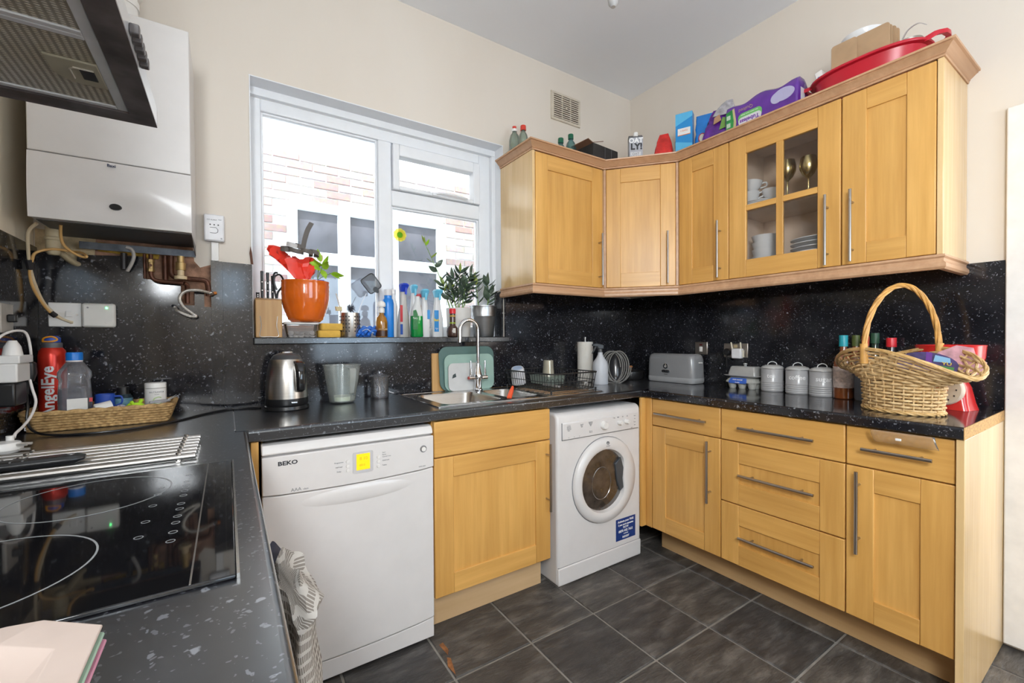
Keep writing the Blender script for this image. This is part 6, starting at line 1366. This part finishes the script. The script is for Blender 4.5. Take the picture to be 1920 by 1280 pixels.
def spray(label, x, y, h, wid, bodymat, headmat, labs, rz=0, neck=None):
    t = thing('spray_bottle', label, 'spray bottle', (x, y, ZS), rz)
    k = h - .045
    MB().loft([rrect(0, 0, 0, wid * .92, .036, .014), rrect(0, 0, .006, wid, .040, .016), rrect(0, 0, k * .45, wid * .96, .040, .016), rrect(0, 0, k * .70, wid * .62, .034, .014), rrect(0, 0, k, wid * .44, .026, .0125)]).build('bottle_body', bodymat, t, smooth=50)
    hd = MB().loft([rrect(0, -.002, k + .0005, wid * .48, .028, .010), rrect(0, -.006, k + .022, wid * .66, .042, .012), rrect(0, -.010, k + .036, wid * .74, .056, .014), rrect(0, -.010, k + .045, wid * .52, .046, .014)]).build('spray_head', headmat, t, smooth=50)
    MB().prism([(-.030, k + .022), (-.038, k + .022), (-.034, k - .016), (-.028, k - .014)], -.006, .006, 'x').build('trigger', headmat, hd, bev=.002)
    for x0, x1, z0, z1, lm in labs: MB().box(x0, x1, -.0216, -.0205, z0, z1).build('label', lm, t, bev=.0005)
    return t
WB = plain('white_bottle', (0.70, 0.70, 0.70), .35, var=.02); PBLUE = plain('pale_blue_head', (0.16, 0.55, 0.76), .35)
lbR = plain('red_label', (0.58, 0.05, 0.06), .4); lbB = plain('navy_label', (0.03, 0.09, 0.38), .4); lbC = plain('cyan_label', (0.03, 0.26, 0.62), .4)
spray('white spray bottle with a royal blue trigger head', -1.741, .055, .290, .062, plain('putty_bottle', (0.55, 0.53, 0.50), .4), plain('royal_blue_head', (0.02, 0.06, 0.55), .35), [(-.029, -.014, .082, .172, lbR), (-.029, -.014, .014, .070, lbB)], 8)
spray('clear spray bottle with a pale blue head behind the green soap', -1.672, .085, .290, .050, WB, PBLUE, [])
t = spray('white cleaner bottle with a light blue head beside the green soap', -1.621, .050, .265, .060, WB, PBLUE, [(.010, .026, .10, .15, lbC)], -6)
t = spray('white cleaner bottle with a light blue head and blue label', -1.545, .050, .268, .068, WB, PBLUE, [(-.030, -.002, .03, .150, lbC)], 6)
text('flash', .019, (-.016, -.022, .095), RX, plain('yellow_print', (0.75, 0.55, 0.05), .4), t, bold=.0006); text('clean\n1L', .009, (-.016, -.022, .045), RX, WT, t)
t = sill('cleaner_bottle', 'pale bottle behind with a red flip cap and orange label', -1.640, .086, [(0, 0), (.022, 0), (.024, .004), (.024, .19), (.016, .212), (.014, .222), (0, .222)], plain('translucent_white', (0.66, 0.66, 0.68), .3))
MB().lathe([(0, .2225), (.018, .2225), (.018, .238), (.010, .243), (0, .244)], n=18).build('cap', lbR, t); MB().lathe([(.0242, .145), (.0248, .145), (.0248, .175), (.0242, .175)], n=22).build('label', plain('orange_label', (0.62, 0.20, 0.05), .4, var=.4, vs=70), t)
t = sill('white_bottle', 'plain white bottle behind the tall blue bottle', -1.785, .088, [(0, 0), (.020, 0), (.022, .004), (.022, .17), (.016, .195), (.013, .21), (.013, .235), (0, .235)], WB)
MB().lathe([(0, .2355), (.015, .2355), (.015, .26), (0, .262)], n=18).build('cap', WPL, t)
t = thing('dish_soap', 'bottle of bright green washing up liquid', 'dish soap', (-1.692, -.014, ZS), 5)
MB().loft([rrect(0, 0, .0, .060, .040, .016), rrect(0, 0, .004, .068, .046, .018), rrect(0, 0, .112, .066, .046, .02)]).build('green_liquid', plain('green_soap', (0.0, 0.26, 0.045), .08, var=.25, vs=16, coat=.8), t, smooth=50)
MB().loft([rrect(0, 0, .1125, .066, .046, .02), rrect(0, 0, .140, .058, .042, .018), rrect(.004, 0, .175, .036, .032, .014), rrect(.006, 0, .195, .026, .024, .011), rrect(.006, 0, .218, .024, .022, .010)]).build('clear_shoulder', plain('cloudy_white', (0.66, 0.68, 0.68), .25), t, smooth=50)
l = MB().prism([(-.032, .040), (-.006, .040), (-.004, .12), (-.014, .145), (-.030, .140)], -.0245, -.0232, 'y').build('label', plain('bottle_green_label', (0.03, 0.19, 0.06), .4, var=.3, vs=60), t, bev=.0005)
text('Fairy', .014, (-.019, -.0248, .10), RX, WT, l); 
t = sill('sauce_bottle', 'brown sauce bottle with a red cap and bulbous base', -1.482, -.018, [(0, 0), (.026, 0), (.032, .006), (.034, .030), (.030, .050), (.018, .064), (.0165, .072), (.0165, .130), (0, .130)], plain('brown_sauce', (0.065, 0.03, 0.022), .2, coat=.5))
MB().lathe([(0, .158), (.017, .158), (.0185, .155), (.0185, .1305), (0, .1305)], n=20).build('cap', plain('bright_red_cap', (0.66, 0.02, 0.03), .35), t)
MB().lathe([(.0167, .074), (.0172, .074), (.0172, .082), (.0167, .082)], n=18).build('lime_band', plain('lime_print', (0.30, 0.40, 0.03), .4), t); MB().lathe([(.0167, .112), (.0172, .112), (.0172, .122), (.0167, .122)], n=18).build('gold_band', plain('gold_print', (0.45, 0.28, 0.05), .4), t)
MB().box(-.014, .002, -.0345, -.0325, .022, .048).build('paper_label', plain('pale_label', (0.74, 0.72, 0.68), .6), t)
# potted plants
def zz(parent, stems, seed, lkind='dark'):
    rn = random.Random(seed)
    for b, tip, nl, sz in stems:
        b, tip = Vector(b), Vector(tip); mid = b.lerp(tip, .5) + Vector((rn.uniform(-.012, .012), rn.uniform(-.008, .008), .01)); pts = smoothpts([b, mid, tip], 8)
        MB().tube(pts, [.0035 - .002 * i / (len(pts) - 1) for i in range(len(pts))], 6).build('stem', plain('green_stem', (0.16, 0.28, 0.05), .5), parent)
        ax_ = (tip - b).normalized(); side = ax_.cross(Vector((0, 1, 0))).normalized()
        for k in range(nl):
            f = .30 + .68 * k / max(1, nl - 1); p = pts[min(len(pts) - 1, int(f * (len(pts) - 1)))]; s_ = 1 if k % 2 else -1
            d = ax_ * .85 + side * s_ * .8 + Vector((0, -.25 + rn.uniform(-.3, .3), 0)); leaf(lkind, parent, p, d, rn.uniform(-.6, .6), sz * rn.uniform(.8, 1.1))
        leaf('newleaf' if rn.random() < .4 else lkind, parent, tip, ax_, rn.uniform(0, 3), sz)
t = thing('potted_plant', 'dark leaved plant in a plain white pot', 'plant', (-1.418, .032, ZS))
MB().lathe([(0, 0), (.062, 0), (.064, .003), (.073, .165), (.070, .165), (.066, .15), (0, .148)], n=36).build('pot', plain('matt_white_pot', (0.66, 0.64, 0.61), .5), t); MB().lathe([(0, .1485), (.066, .1505), (.066, .140), (0, .14)], n=20).build('soil', plain('dark_soil', (0.05, 0.03, 0.02), 1, bmp=.8), t)
zz(t, [((-.03, 0, .15), (-.085, .02, .30), 9, .9), ((-.01, 0, .15), (-.030, .01, .33), 12, 1.0), ((.0, .01, .15), (.020, .02, .38), 13, 1.0), ((.015, -.01, .15), (.075, .0, .36), 13, 1.0), ((.025, .01, .15), (.105, .02, .34), 12, 1.0), ((.01, .02, .15), (.055, .04, .30), 9, .9), ((-.02, -.02, .15), (-.055, -.02, .26), 7, .85)], 4)
t2 = t
zz(t, [((-.045, .01, .15), (-.195, .02, .520), 0, .9)], 2)
pts = smoothpts([Vector((-.045, .01, .15)), Vector((-.115, .018, .345)), Vector((-.195, .02, .52))], 8)
for k in range(8):
    p = pts[4 + k + (k > 3)]; s_ = 1 if k % 2 else -1; leaf('dark' if k < 6 else 'newleaf', t, p, (s_ * .8 - .3, -.2, .55), k, .85)
leaf('lime', t, (-.195, .02, .515), (-.1, 0, 1), 0, .8); leaf('lime', t, (-.193, .02, .51), (.4, -.2, .8), 1, .7)
leaf('newleaf', t, (-.075, .0, .27), (.6, -.3, .5), .5, 1.1); leaf('newleaf', t, (-.09, .0, .26), (.1, -.3, .9), .5, 1.0)
t = thing('potted_plant', 'small dark leaved plant in a galvanised metal bucket pot', 'plant', (-1.256, .028, ZS))
GZ = brushed('galvanised', (0.55, 0.57, 0.59), .34, 'z')
MB().lathe([(0, .0), (.058, 0), (.060, .002), (.071, .118), (.0735, .121), (.0725, .124), (.0745, .130), (.0735, .134), (.079, .178), (.082, .180), (.082, .184), (.077, .184), (.069, .12), (.06, .10), (0, .10)], n=40).build('pot', GZ, t, smooth=40)
MB().lathe([(0, .166), (.074, .164), (.072, .13), (0, .13)], n=20).build('soil', plain('dark_soil', (0.05, 0.03, 0.02), 1, bmp=.8), t)
zz(t, [((-.03, 0, .16), (-.048, .0, .31), 6, 1.0), ((.02, 0, .16), (.030, .0, .315), 8, 1.0), ((.03, .01, .16), (.062, .02, .26), 5, .9)], 12)
# ================================================================== on top of the wall cabinets and high on the walls
ZC = 2.2408
def pet(label, x, y, h, r, capc, capn, body_, waist=True, sport=False):
    t = thing('water_bottle', label, 'bottle', (x, y, ZC)); k = h - .03
    MB().lathe([(0, 0), (r * .9, 0), (r, .006), (r, k * .45), (r * .9, k * .5), (r, k * .56), (r, k * .74), (r * .8, k * .88), (.014, k - .008), (.013, k), (0, k)], n=24).build('bottle_body', body_, t, smooth=50)
    if sport:
        MB().lathe([(0, k + .0005), (.016, k + .0005), (.017, k + .014), (0, k + .016)], n=18).build('collar', WPL, t); MB().lathe([(0, k + .016), (.012, k + .016), (.012, k + .030), (0, k + .033)], n=16).build('cap', capc, t)
    else: MB().lathe([(0, h), (.016, h), (.0172, h - .003), (.0172, k + .0005), (0, k + .0005)], n=20).build('cap', capc, t)
    MB().lathe([(r + .0002, k * .2), (r + .0008, k * .2), (r + .0008, k * .42), (r + .0002, k * .42)], n=24).build('label', plain(capn + '_bottle_label', (0.5, 0.5, 0.45), .5, var=.4, vs=50), t)
CLG = glassy('greenish_clear', (0.78, 0.86, 0.80), .12, .05, .30, (0.38, 0.45, 0.38))
RC = plain('red_cap_small', (0.62, 0.05, 0.03), .4); GC = plain('dark_green_cap2', (0.01, 0.12, 0.06), .4)
pet('clear water bottle with a red and white sports cap', -1.100, -.085, .232, .032, RC, 'red', CLG, True, True)
pet('clear water bottle with a plain red cap near the wall', -1.020, -.062, .268, .032, RC, 'red', CLG)
TEAL = glassy('teal_clear', (0.55, 0.78, 0.76), .12, .05, .35, (0.14, 0.32, 0.32))
pet('water bottle with only its dark green cap showing', -.798, -.150, .212, .028, GC, 'green', TEAL)
pet('teal water bottle with a dark green cap', -.716, -.150, .256, .034, GC, 'green', TEAL)
pet('teal water bottle standing behind its green capped neighbour', -.655, -.045, .225, .030, GC, 'green', TEAL)
t = thing('black_box', 'black cardboard box with an open flap above the corner cabinet', 'box', (-.555, -.215, ZC), 4)
BKB = plain('black_card', (0.022, 0.020, 0.019), .55, var=.3, vs=50)
MB().box(-.115, .115, -.075, .075, 0, .165).build('box_body', BKB, t, bev=.002)
MB().prism([(-.115, .165), (-.020, .195), (-.022, .198), (-.117, .167)], -.074, -.070, 'y').build('flap', plain('brown_flap', (0.20, 0.10, 0.06), .7), t); MB().prism([(-.160, .175), (-.115, .163), (-.115, .166), (-.158, .180)], -.074, .074, 'y').build('flap', plain('brown_flap', (0.20, 0.10, 0.06), .7), t)
for x in (-.01, .05): MB().box(x, x + .003, -.0762, -.075, .01, .16).build('crease', plain('grey_crease', (0.12, 0.12, 0.12), .6), t)
tag(MB().prism([(-.50, -.315), (-.42, -.33), (-.39, -.37), (-.45, -.385)], ZC, ZC + .052).build('paper_packet', plain('grey_paper', (0.46, 0.44, 0.41), .8)), 'low grey paper packet beside the oat drink carton', 'packet')
# oat drink carton
t = thing('drink_carton', 'grey oat drink carton with black and white lettering', 'carton', (-.352, -.352, ZC), -42); t.scale = (1.14, 1.14, 1.14)
CT = plain('carton_grey', (0.42, 0.43, 0.47), .5, var=.05)
MB().box(-.036, .036, -.036, .036, 0, .205).build('carton_body', CT, t, bev=.002)
MB().loft([[(-.036, -.036, .2055), (.036, -.036, .2055), (.036, .036, .2055), (-.036, .036, .2055)], [(-.036, -.004, .228), (.036, -.004, .228), (.036, .030, .228), (-.036, .030, .228)]]).build('gable', plain('carton_dark', (0.12, 0.12, 0.13), .5), t)
MB().lathe([(0, .238), (.013, .238), (.013, .216), (0, .214)], (0, -.012, 0), 18).build('screw_cap', WPL, t)
text('OAT', .036, (-.001, -.0366, .186), RX, plain('white_print', (0.85, 0.85, 0.85), .5), t, bold=.0016); text('LY!', .046, (.002, -.0366, .152), RX, INK, t, bold=.0022)
MB().box(-.030, .026, -.0368, -.036, .050, .124).build('white_panel', plain('panel_white', (0.62, 0.62, 0.63), .5), t); text('OAT\nDRINK', .018, (-.002, -.0372, .105), RX, GREYINK, t)
# soft packs
def soft(name, label, loc, rz, wx, wy, h, mat, seed, top=.35, cat='packet', lean=0.0, nv=10, crumple=.05):
    t = thing(name, label, cat, loc, rz); rn = random.Random(seed); rings = []
    for k in range(nv + 1):
        v = k / nv; f = (1 - (1 - top) * v ** 2.2); fy = max(.10, 1 - v ** 2 * .9) ; ring = []
        for p in rrect(0, 0, h * v, wx * f, wy * fy, min(wx * f, wy * fy) * .35, 4):
            c_ = 1 + rn.uniform(-crumple, crumple); ring.append((p[0] * c_ + lean * v, p[1] * c_, h * v + rn.uniform(-.004, .004) * (0 < k < nv)))
        rings.append(ring)
    MB().loft(rings).build('pack_body', mat, t, smooth=45); return t
t = soft('sweet_bag', 'scarlet shiny food bag on the corner cabinet', (-.300, -.530, ZC), -62, .125, .07, .212, plain('scarlet_foil', (0.62, 0.025, 0.02), .22, var=.25, vs=25, coat=.4), 3, .40)
MB().prism([(-.030, .03), (.022, .03), (.020, .085), (-.026, .085)], -.034, -.0325, 'y').build('pale_print', plain('salmon_print', (0.62, 0.22, 0.17), .4, var=.5, vs=60), t)
tag(MB().lathe([(0, 0), (.018, 0), (.018, .15), (0, .155)], (-.262, -.602, ZC), 18).build('spice_jar', plain('dim_glass_jar', (0.30, 0.28, 0.26), .2, var=.4, vs=50)), 'dim glass jar squeezed between red bag and blue box', 'jar')
t = thing('cereal_box', 'tall bright blue box with a white label on the cabinet', 'box', (-.262, -.648, ZC), -66)
BBX = plain('bright_blue_card', (0.02, 0.26, 0.62), .35, var=.03)
MB().box(-.047, .047, -.028, .028, 0, .292).build('box_body', BBX, t, bev=.0015)
LB2 = plain('sky_blue_card', (0.10, 0.46, 0.76), .35)
MB().prism([(-.047, .22), (.047, .262), (.047, .290), (-.047, .290)], -.0288, -.028, 'y').build('pale_stripe', LB2, t); MB().prism([(-.047, .015), (.047, .015), (.047, .105), (-.047, .130)], -.0288, -.028, 'y').build('pale_stripe', LB2, t)
MB().prism([(-.034, .160), (.036, .160), (.036, .202), (-.034, .202)], -.0294, -.0288, 'y').build('white_label', plain('white_label', (0.78, 0.78, 0.77), .5), t)
text('5 BARS', .013, (.001, -.0298, .186), RX, plain('orange_print', (0.7, 0.2, 0.03), .5), t); MB().box(-.034, .036, -.0298, -.0294, .160, .164).build('orange_line', plain('orange_print', (0.7, 0.2, 0.03), .5), t)
t = soft('crisp_bag', 'bright blue shiny bag behind the purple crisp bag', (-.200, -.762, ZC), -66, .145, .060, .265, plain('blue_foil', (0.015, 0.20, 0.62), .25, var=.15, vs=15, coat=.3), 8, .9)
MB().lathe([(0, -.036), (.026, -.036), (.026, -.031), (0, -.031)], (-.03, 0, .12), 24, sx=.8, sy=1.1, ax='y').build('red_ring_print', plain('maroon_print', (0.35, 0.03, 0.05), .4), t); MB().lathe([(0, -.0375), (.020, -.0375), (.020, -.036), (0, -.036)], (-.03, 0, .12), 24, sx=.8, sy=1.1, ax='y').build('cream_print', plain('cream_oval', (0.62, 0.60, 0.52), .4), t)
t = soft('crisp_bag', 'purple and silver crinkled crisp bag', (-.268, -.850, ZC), -66, .160, .070, .225, plain('purple_foil', (0.09, 0.012, 0.22), .22, var=.5, vs=20, coat=.4), 21, .62, 'packet', .035, 10, .09)
MB().loft([[(p[0] + .036, p[1], p[2]) for p in rrect(0, 0, .185, .115, .040, .012)], [(p[0] + .044, p[1], p[2]) for p in rrect(0, 0, .215, .10, .030, .010)], [(p[0] + .056, p[1] - .004, p[2]) for p in rrect(0, 0, .245, .060, .022, .008)], [(p[0] + .066, p[1], p[2]) for p in rrect(0, 0, .262, .035, .016, .006)]]).build('silver_top', plain('silver_foil', (0.50, 0.49, 0.52), .25, .6, .35, vs=40), t, smooth=30)
MB().prism([(.018, .10), (.058, .11), (.062, .155), (.035, .165)], -.0375, -.034, 'y').build('green_print', plain('green_leaf_print', (0.14, 0.30, 0.05), .4), t, bev=.001)
MB().prism([(-.01, .135), (.03, .15), (.02, .185), (-.006, .170)], -.0375, -.034, 'y').build('tan_print', plain('tan_print', (0.36, 0.20, 0.11), .4), t, bev=.001)
# toilet roll pack (upside down)
t = thing('toilet_roll_pack', 'purple pack of tubeless quilted toilet rolls lying upside down', 'toilet roll pack', (-.243, -1.095, ZC), -90)
def topz(x): return .205 + .010 * math.cos((x + .175) / .35 * 4 * math.pi) - .012 * (abs(x) / .175) ** 6
def sect(x, sh=1.0):
    h_ = topz(x) * sh; d_ = .056 * (sh * .9 + .1); return [(x, -d_ * .9, .006), (x, -d_, .03), (x, -d_, h_ - .045), (x, -d_ * .8, h_ - .014), (x, -d_ * .4, h_), (x, d_ * .4, h_), (x, d_ * .8, h_ - .014), (x, d_, h_ - .045), (x, d_, .03), (x, d_ * .9, .006)]
PUR = plain('purple_film', (0.115, 0.025, 0.30), .22, var=.2, vs=12, coat=.4)
xs_ = [-.178, -.172] + [-.165 + .33 * k / 16 for k in range(17)] + [.172, .178]
MB().loft([sect(x, .9 if i in (0, len(xs_) - 1) else 1) for i, x in enumerate(xs_)]).build('wrapper', PUR, t, smooth=50)
def onface(poly, y0, mat, nm): return MB().prism(poly, y0 - .0008, y0, 'y').build(nm, mat, t)
onface([(-.170, .02), (-.135, .02), (-.128, .11), (-.136, .172), (-.170, .165)], -.0562, plain('grass_green_film', (0.03, 0.30, 0.07), .3, var=.3, vs=40), 'green_band')
onface([(-.135, .02), (-.124, .02), (-.115, .10), (-.126, .175), (-.136, .172), (-.128, .11)], -.0562, plain('pale_gold_film', (0.55, 0.48, 0.25), .3), 'gold_edge')
for z in (.045, .085, .125): onface([(-.166, z), (-.146, z), (-.146, z + .022), (-.166, z + .022)], -.0572, plain('pale_green_film', (0.50, 0.62, 0.50), .4), 'pale_patch')
onface(rrect2(-.045, .105, .12, .052, .02), -.0562, plain('lime_banner', (0.16, 0.50, 0.14), .3), 'green_banner')
onface(rrect2(-.045, .090, .116, .040, .018), -.0572, plain('white_banner', (0.68, 0.68, 0.72), .4), 'white_banner')
text('Tubeless', .028, (-.047, -.0584, .090), (90, 180, 0), plain('violet_ink', (0.16, 0.03, 0.34), .4), t, bold=.0008); text('Quilted', .024, (-.066, -.0570, .150), (90, 180, 0), plain('gold_ink', (0.42, 0.26, 0.22), .4), t); text('Less waste more sheets', .009, (-.047, -.0576, .121), (90, 180, 0), WT, t)
onface([(.115 + .050 * math.cos(2*math.pi*k/24) , .138 + .030 * math.sin(2*math.pi*k/24)) for k in range(24)], -.0562, plain('lilac_cloud', (0.44, 0.42, 0.62), .4), 'lilac_patch')
onface([(.085 + .028 * math.cos(2*math.pi*k/20) , .132 + .026 * math.sin(2*math.pi*k/20)) for k in range(20)], -.0566, plain('lilac_cloud', (0.44, 0.42, 0.62), .4), 'lilac_patch')
MB().box(.1792, .180, -.03, .01, .08, .15).build('print_block', plain('white_banner', (0.68, 0.68, 0.72), .4), t)
# red washing up basin and its load
t = thing('plastic_basin', 'red oval plastic basin full of oddments on the end cabinets', 'basin', (-.190, -1.505, ZC), -90)
RP = plain('red_plastic', (0.52, 0.012, 0.03), .32, var=.05)
def oval(a, b, z, n=40): return [(a * math.copysign(abs(math.cos(2*math.pi*k/n)) ** .8, math.cos(2*math.pi*k/n)), b * math.copysign(abs(math.sin(2*math.pi*k/n)) ** .8, math.sin(2*math.pi*k/n)), z) for k in range(n)]
MB().loft([oval(.150, .085, 0), oval(.158, .092, .004), oval(.195, .120, .128), oval(.212, .136, .130), oval(.214, .138, .134), oval(.212, .136, .140), oval(.196, .120, .140), oval(.188, .112, .125), oval(.152, .086, .010)]).build('basin_body', RP, t, smooth=45)
MB().loft([[(x, y, z), (x, y, z + .016), (x + .002, y, z + .018), (x + .016, y, z + .016), (x + .016, y, z)] for x, y, z in ((.196, -.055, .126), (.222, -.052, .134), (.240, -.030, .138), (.244, 0, .139), (.240, .030, .138), (.222, .052, .134), (.196, .055, .126))]).build('grip_loop', RP, t, smooth=45)
MB().loft([[(x, y, z), (x, y, z + .016), (x - .016, y, z + .016), (x - .016, y, z)] for x, y, z in ((-.196, -.055, .126), (-.220, -.050, .130), (-.228, 0, .130), (-.220, .050, .130), (-.196, .055, .126))]).build('grip_loop', RP, t, smooth=45)
CARD = plain('brown_cardboard', (0.44, 0.29, 0.165), .8, var=.08)
for k, (x, y0, y1, z1, lab) in enumerate(((-.222, -1.468, -1.588, .272, 'front tall folded cardboard sheet in the red basin'), (-.205, -1.475, -1.592, .268, 'second folded cardboard sheet in the red basin'), (-.188, -1.485, -1.600, .264, 'third folded cardboard sheet in the red basin'), (-.170, -1.490, -1.606, .258, 'rear folded cardboard sheet in the red basin'))):
    o = MB().prism(rrect2((y0 + y1) / 2, .012 + z1 / 2, y0 - y1, z1 - .0, .012), -.003, .003, 'x').build('cardboard_sheet', CARD, bev=.001); o.location = (x, 0, ZC); tag(o, lab, 'cardboard')
o = MB().prism(rrect2(-1.432, .146, .095, .270, .012), -.003, .003, 'x').build('cardboard_sheet', CARD, bev=.001); o.location = (-.236, 0, ZC); tag(o, 'shorter cardboard sheet leaning left of the tall ones', 'cardboard')
tag(MB().lathe([(0, 0), (.05, .002), (.075, .03), (.082, .06), (.078, .06), (.07, .03), (0, .008)], (-.105, -1.46, ZC + .275), 28).build('white_bowl', CERAM), 'white bowl perched behind the cardboard in the basin', 'bowl')
tag(MB().box(-.115, -.095, -1.52, -1.40, ZC + .012, ZC + .272).build('storage_box', plain('pale_box', (0.5, 0.47, 0.44), .7)), 'pale box standing behind the cardboard under the white bowl', 'box')
t = thing('tablet_box', 'small white and blue packet sticking out of the red basin', 'packet', (-.235, -1.375, ZC + .055), -90); t.rotation_euler[1] = math.radians(-14)
MB().box(-.014, .014, -.03, .03, 0, .135).build('box_body', WPL, t, bev=.001); MB().box(-.0150, -.0142, -.028, .028, .0, .128).build('blue_side', plain('mid_blue_card', (0.06, 0.20, 0.48), .4), t); MB().box(-.008, -.001, -.031, -.030, .02, .11).build('blue_stripe', plain('mid_blue_card', (0.06, 0.20, 0.48), .4), t)
t = thing('metal_colander', 'dull metal pan with a looped handle behind the cardboard', 'pan', (-.165, -1.635, ZC + .14), -90)
MB().lathe([(0, 0), (.03, .002), (.042, .03), (.044, .05), (.041, .05), (.038, .03), (0, .008)], n=26).build('pan_body', plain('dull_metal', (0.38, 0.36, 0.33), .35, .8), t)
MB().strip(smoothpts([(-.01, -.045, .050), (.01, -.052, .075), (.04, -.05, .085), (.062, -.04, .070)], 5), (.0, .012, .004), .003).build('pan_handle', plain('grey_handle', (0.42, 0.38, 0.36), .4), t, smooth=60)
tag(MB().lathe([(0, 0), (.014, .001), (.022, .008), (.022, .012), (.012, .020), (0, .022)], (-.272, -1.735, ZC + .036), 20).build('steel_ladle', CHROME), 'shiny steel ladle bowl beside the basin grip', 'ladle')
tag(MB().box(-.30, -.24, -1.755, -1.712, ZC, ZC + .035).build('gadget_box', plain('charcoal_box', (0.06, 0.06, 0.06), .5), bev=.002), 'charcoal box under the steel ladle at the cabinet end', 'box')
# air vent
t = thing('air_vent', 'cream slatted air vent high on the window wall', 'vent', (-.632, -.0005, 2.742))
VM = plain('vent_cream', (0.60, 0.53, 0.43), .5)
m = MB(); m.box(-.126, .126, -.010, 0, .078, .092).box(-.126, .126, -.010, 0, -.092, -.076).box(-.126, -.104, -.010, 0, -.076, .078).box(.108, .126, -.010, 0, -.076, .078); m.build('vent_frame', VM, t, bev=.002)
MB().box(-.104, .108, -.002, -.0005, -.076, .078).build('dark_back', plain('vent_dark', (0.025, 0.018, 0.014), .9), t)
for k in range(11): MB().box(-.104, .108, -.009, -.003, -.072 + k * .0138, -.0655 + k * .0138).build('slat', VM, t)
for x in (-.034, .038): MB().box(x - .003, x + .003, -.0095, -.003, -.076, .078).build('divider', VM, t)
MB().lathe([(0, -.012), (.007, -.012), (.007, -.009), (0, -.009)], (.001, 0, .002), 12, ax='y').build('screw', VM, t)
# pendant lamp holder: only its grey tip dips into the top of the frame
t = thing('pendant_lamp', 'grey tip of a pendant lamp holder at the ceiling edge', 'lamp', (-1.172, -.945, 2.60))
GLH = plain('grey_lampholder', (0.42, 0.42, 0.42), .5)
MB().lathe([(0, 0), (.010, .002), (.020, .014), (.023, .040), (.021, .075), (.010, .095), (.005, .10), (0, .10)], n=22).build('lamp_holder', GLH, t)
MB().tube([(0, 0, .10), (0, 0, H - 2.60 - .03)], .0032, 8).build('flex', GLH, t); MB().lathe([(0, H - 2.632), (.02, H - 2.632), (.045, H - 2.604), (.045, H - 2.6005), (0, H - 2.6005)], n=24).build('ceiling_rose', GLH, t)
# small lights under the pelmet
for x, y, lab in ((-1.02, -.16, 'small round light under the cabinet by the window'), (-.80, -.16, 'small round light under the corner of the wall cabinets'), (-.17, -1.25, 'small round light under the glazed cabinet')):
    t = thing('puck_light', lab, 'light', (x, y, UZ0 - .0035)); MB().lathe([(0, -.014), (.028, -.014), (.034, -.004), (.034, 0), (0, 0)], n=24).build('light_body', WPL, t); MB().lathe([(0, -.016), (.022, -.016), (.022, -.014), (0, -.014)], n=20).build('lens', plain('frosted_lens', (.6, .6, .58), .3), t)
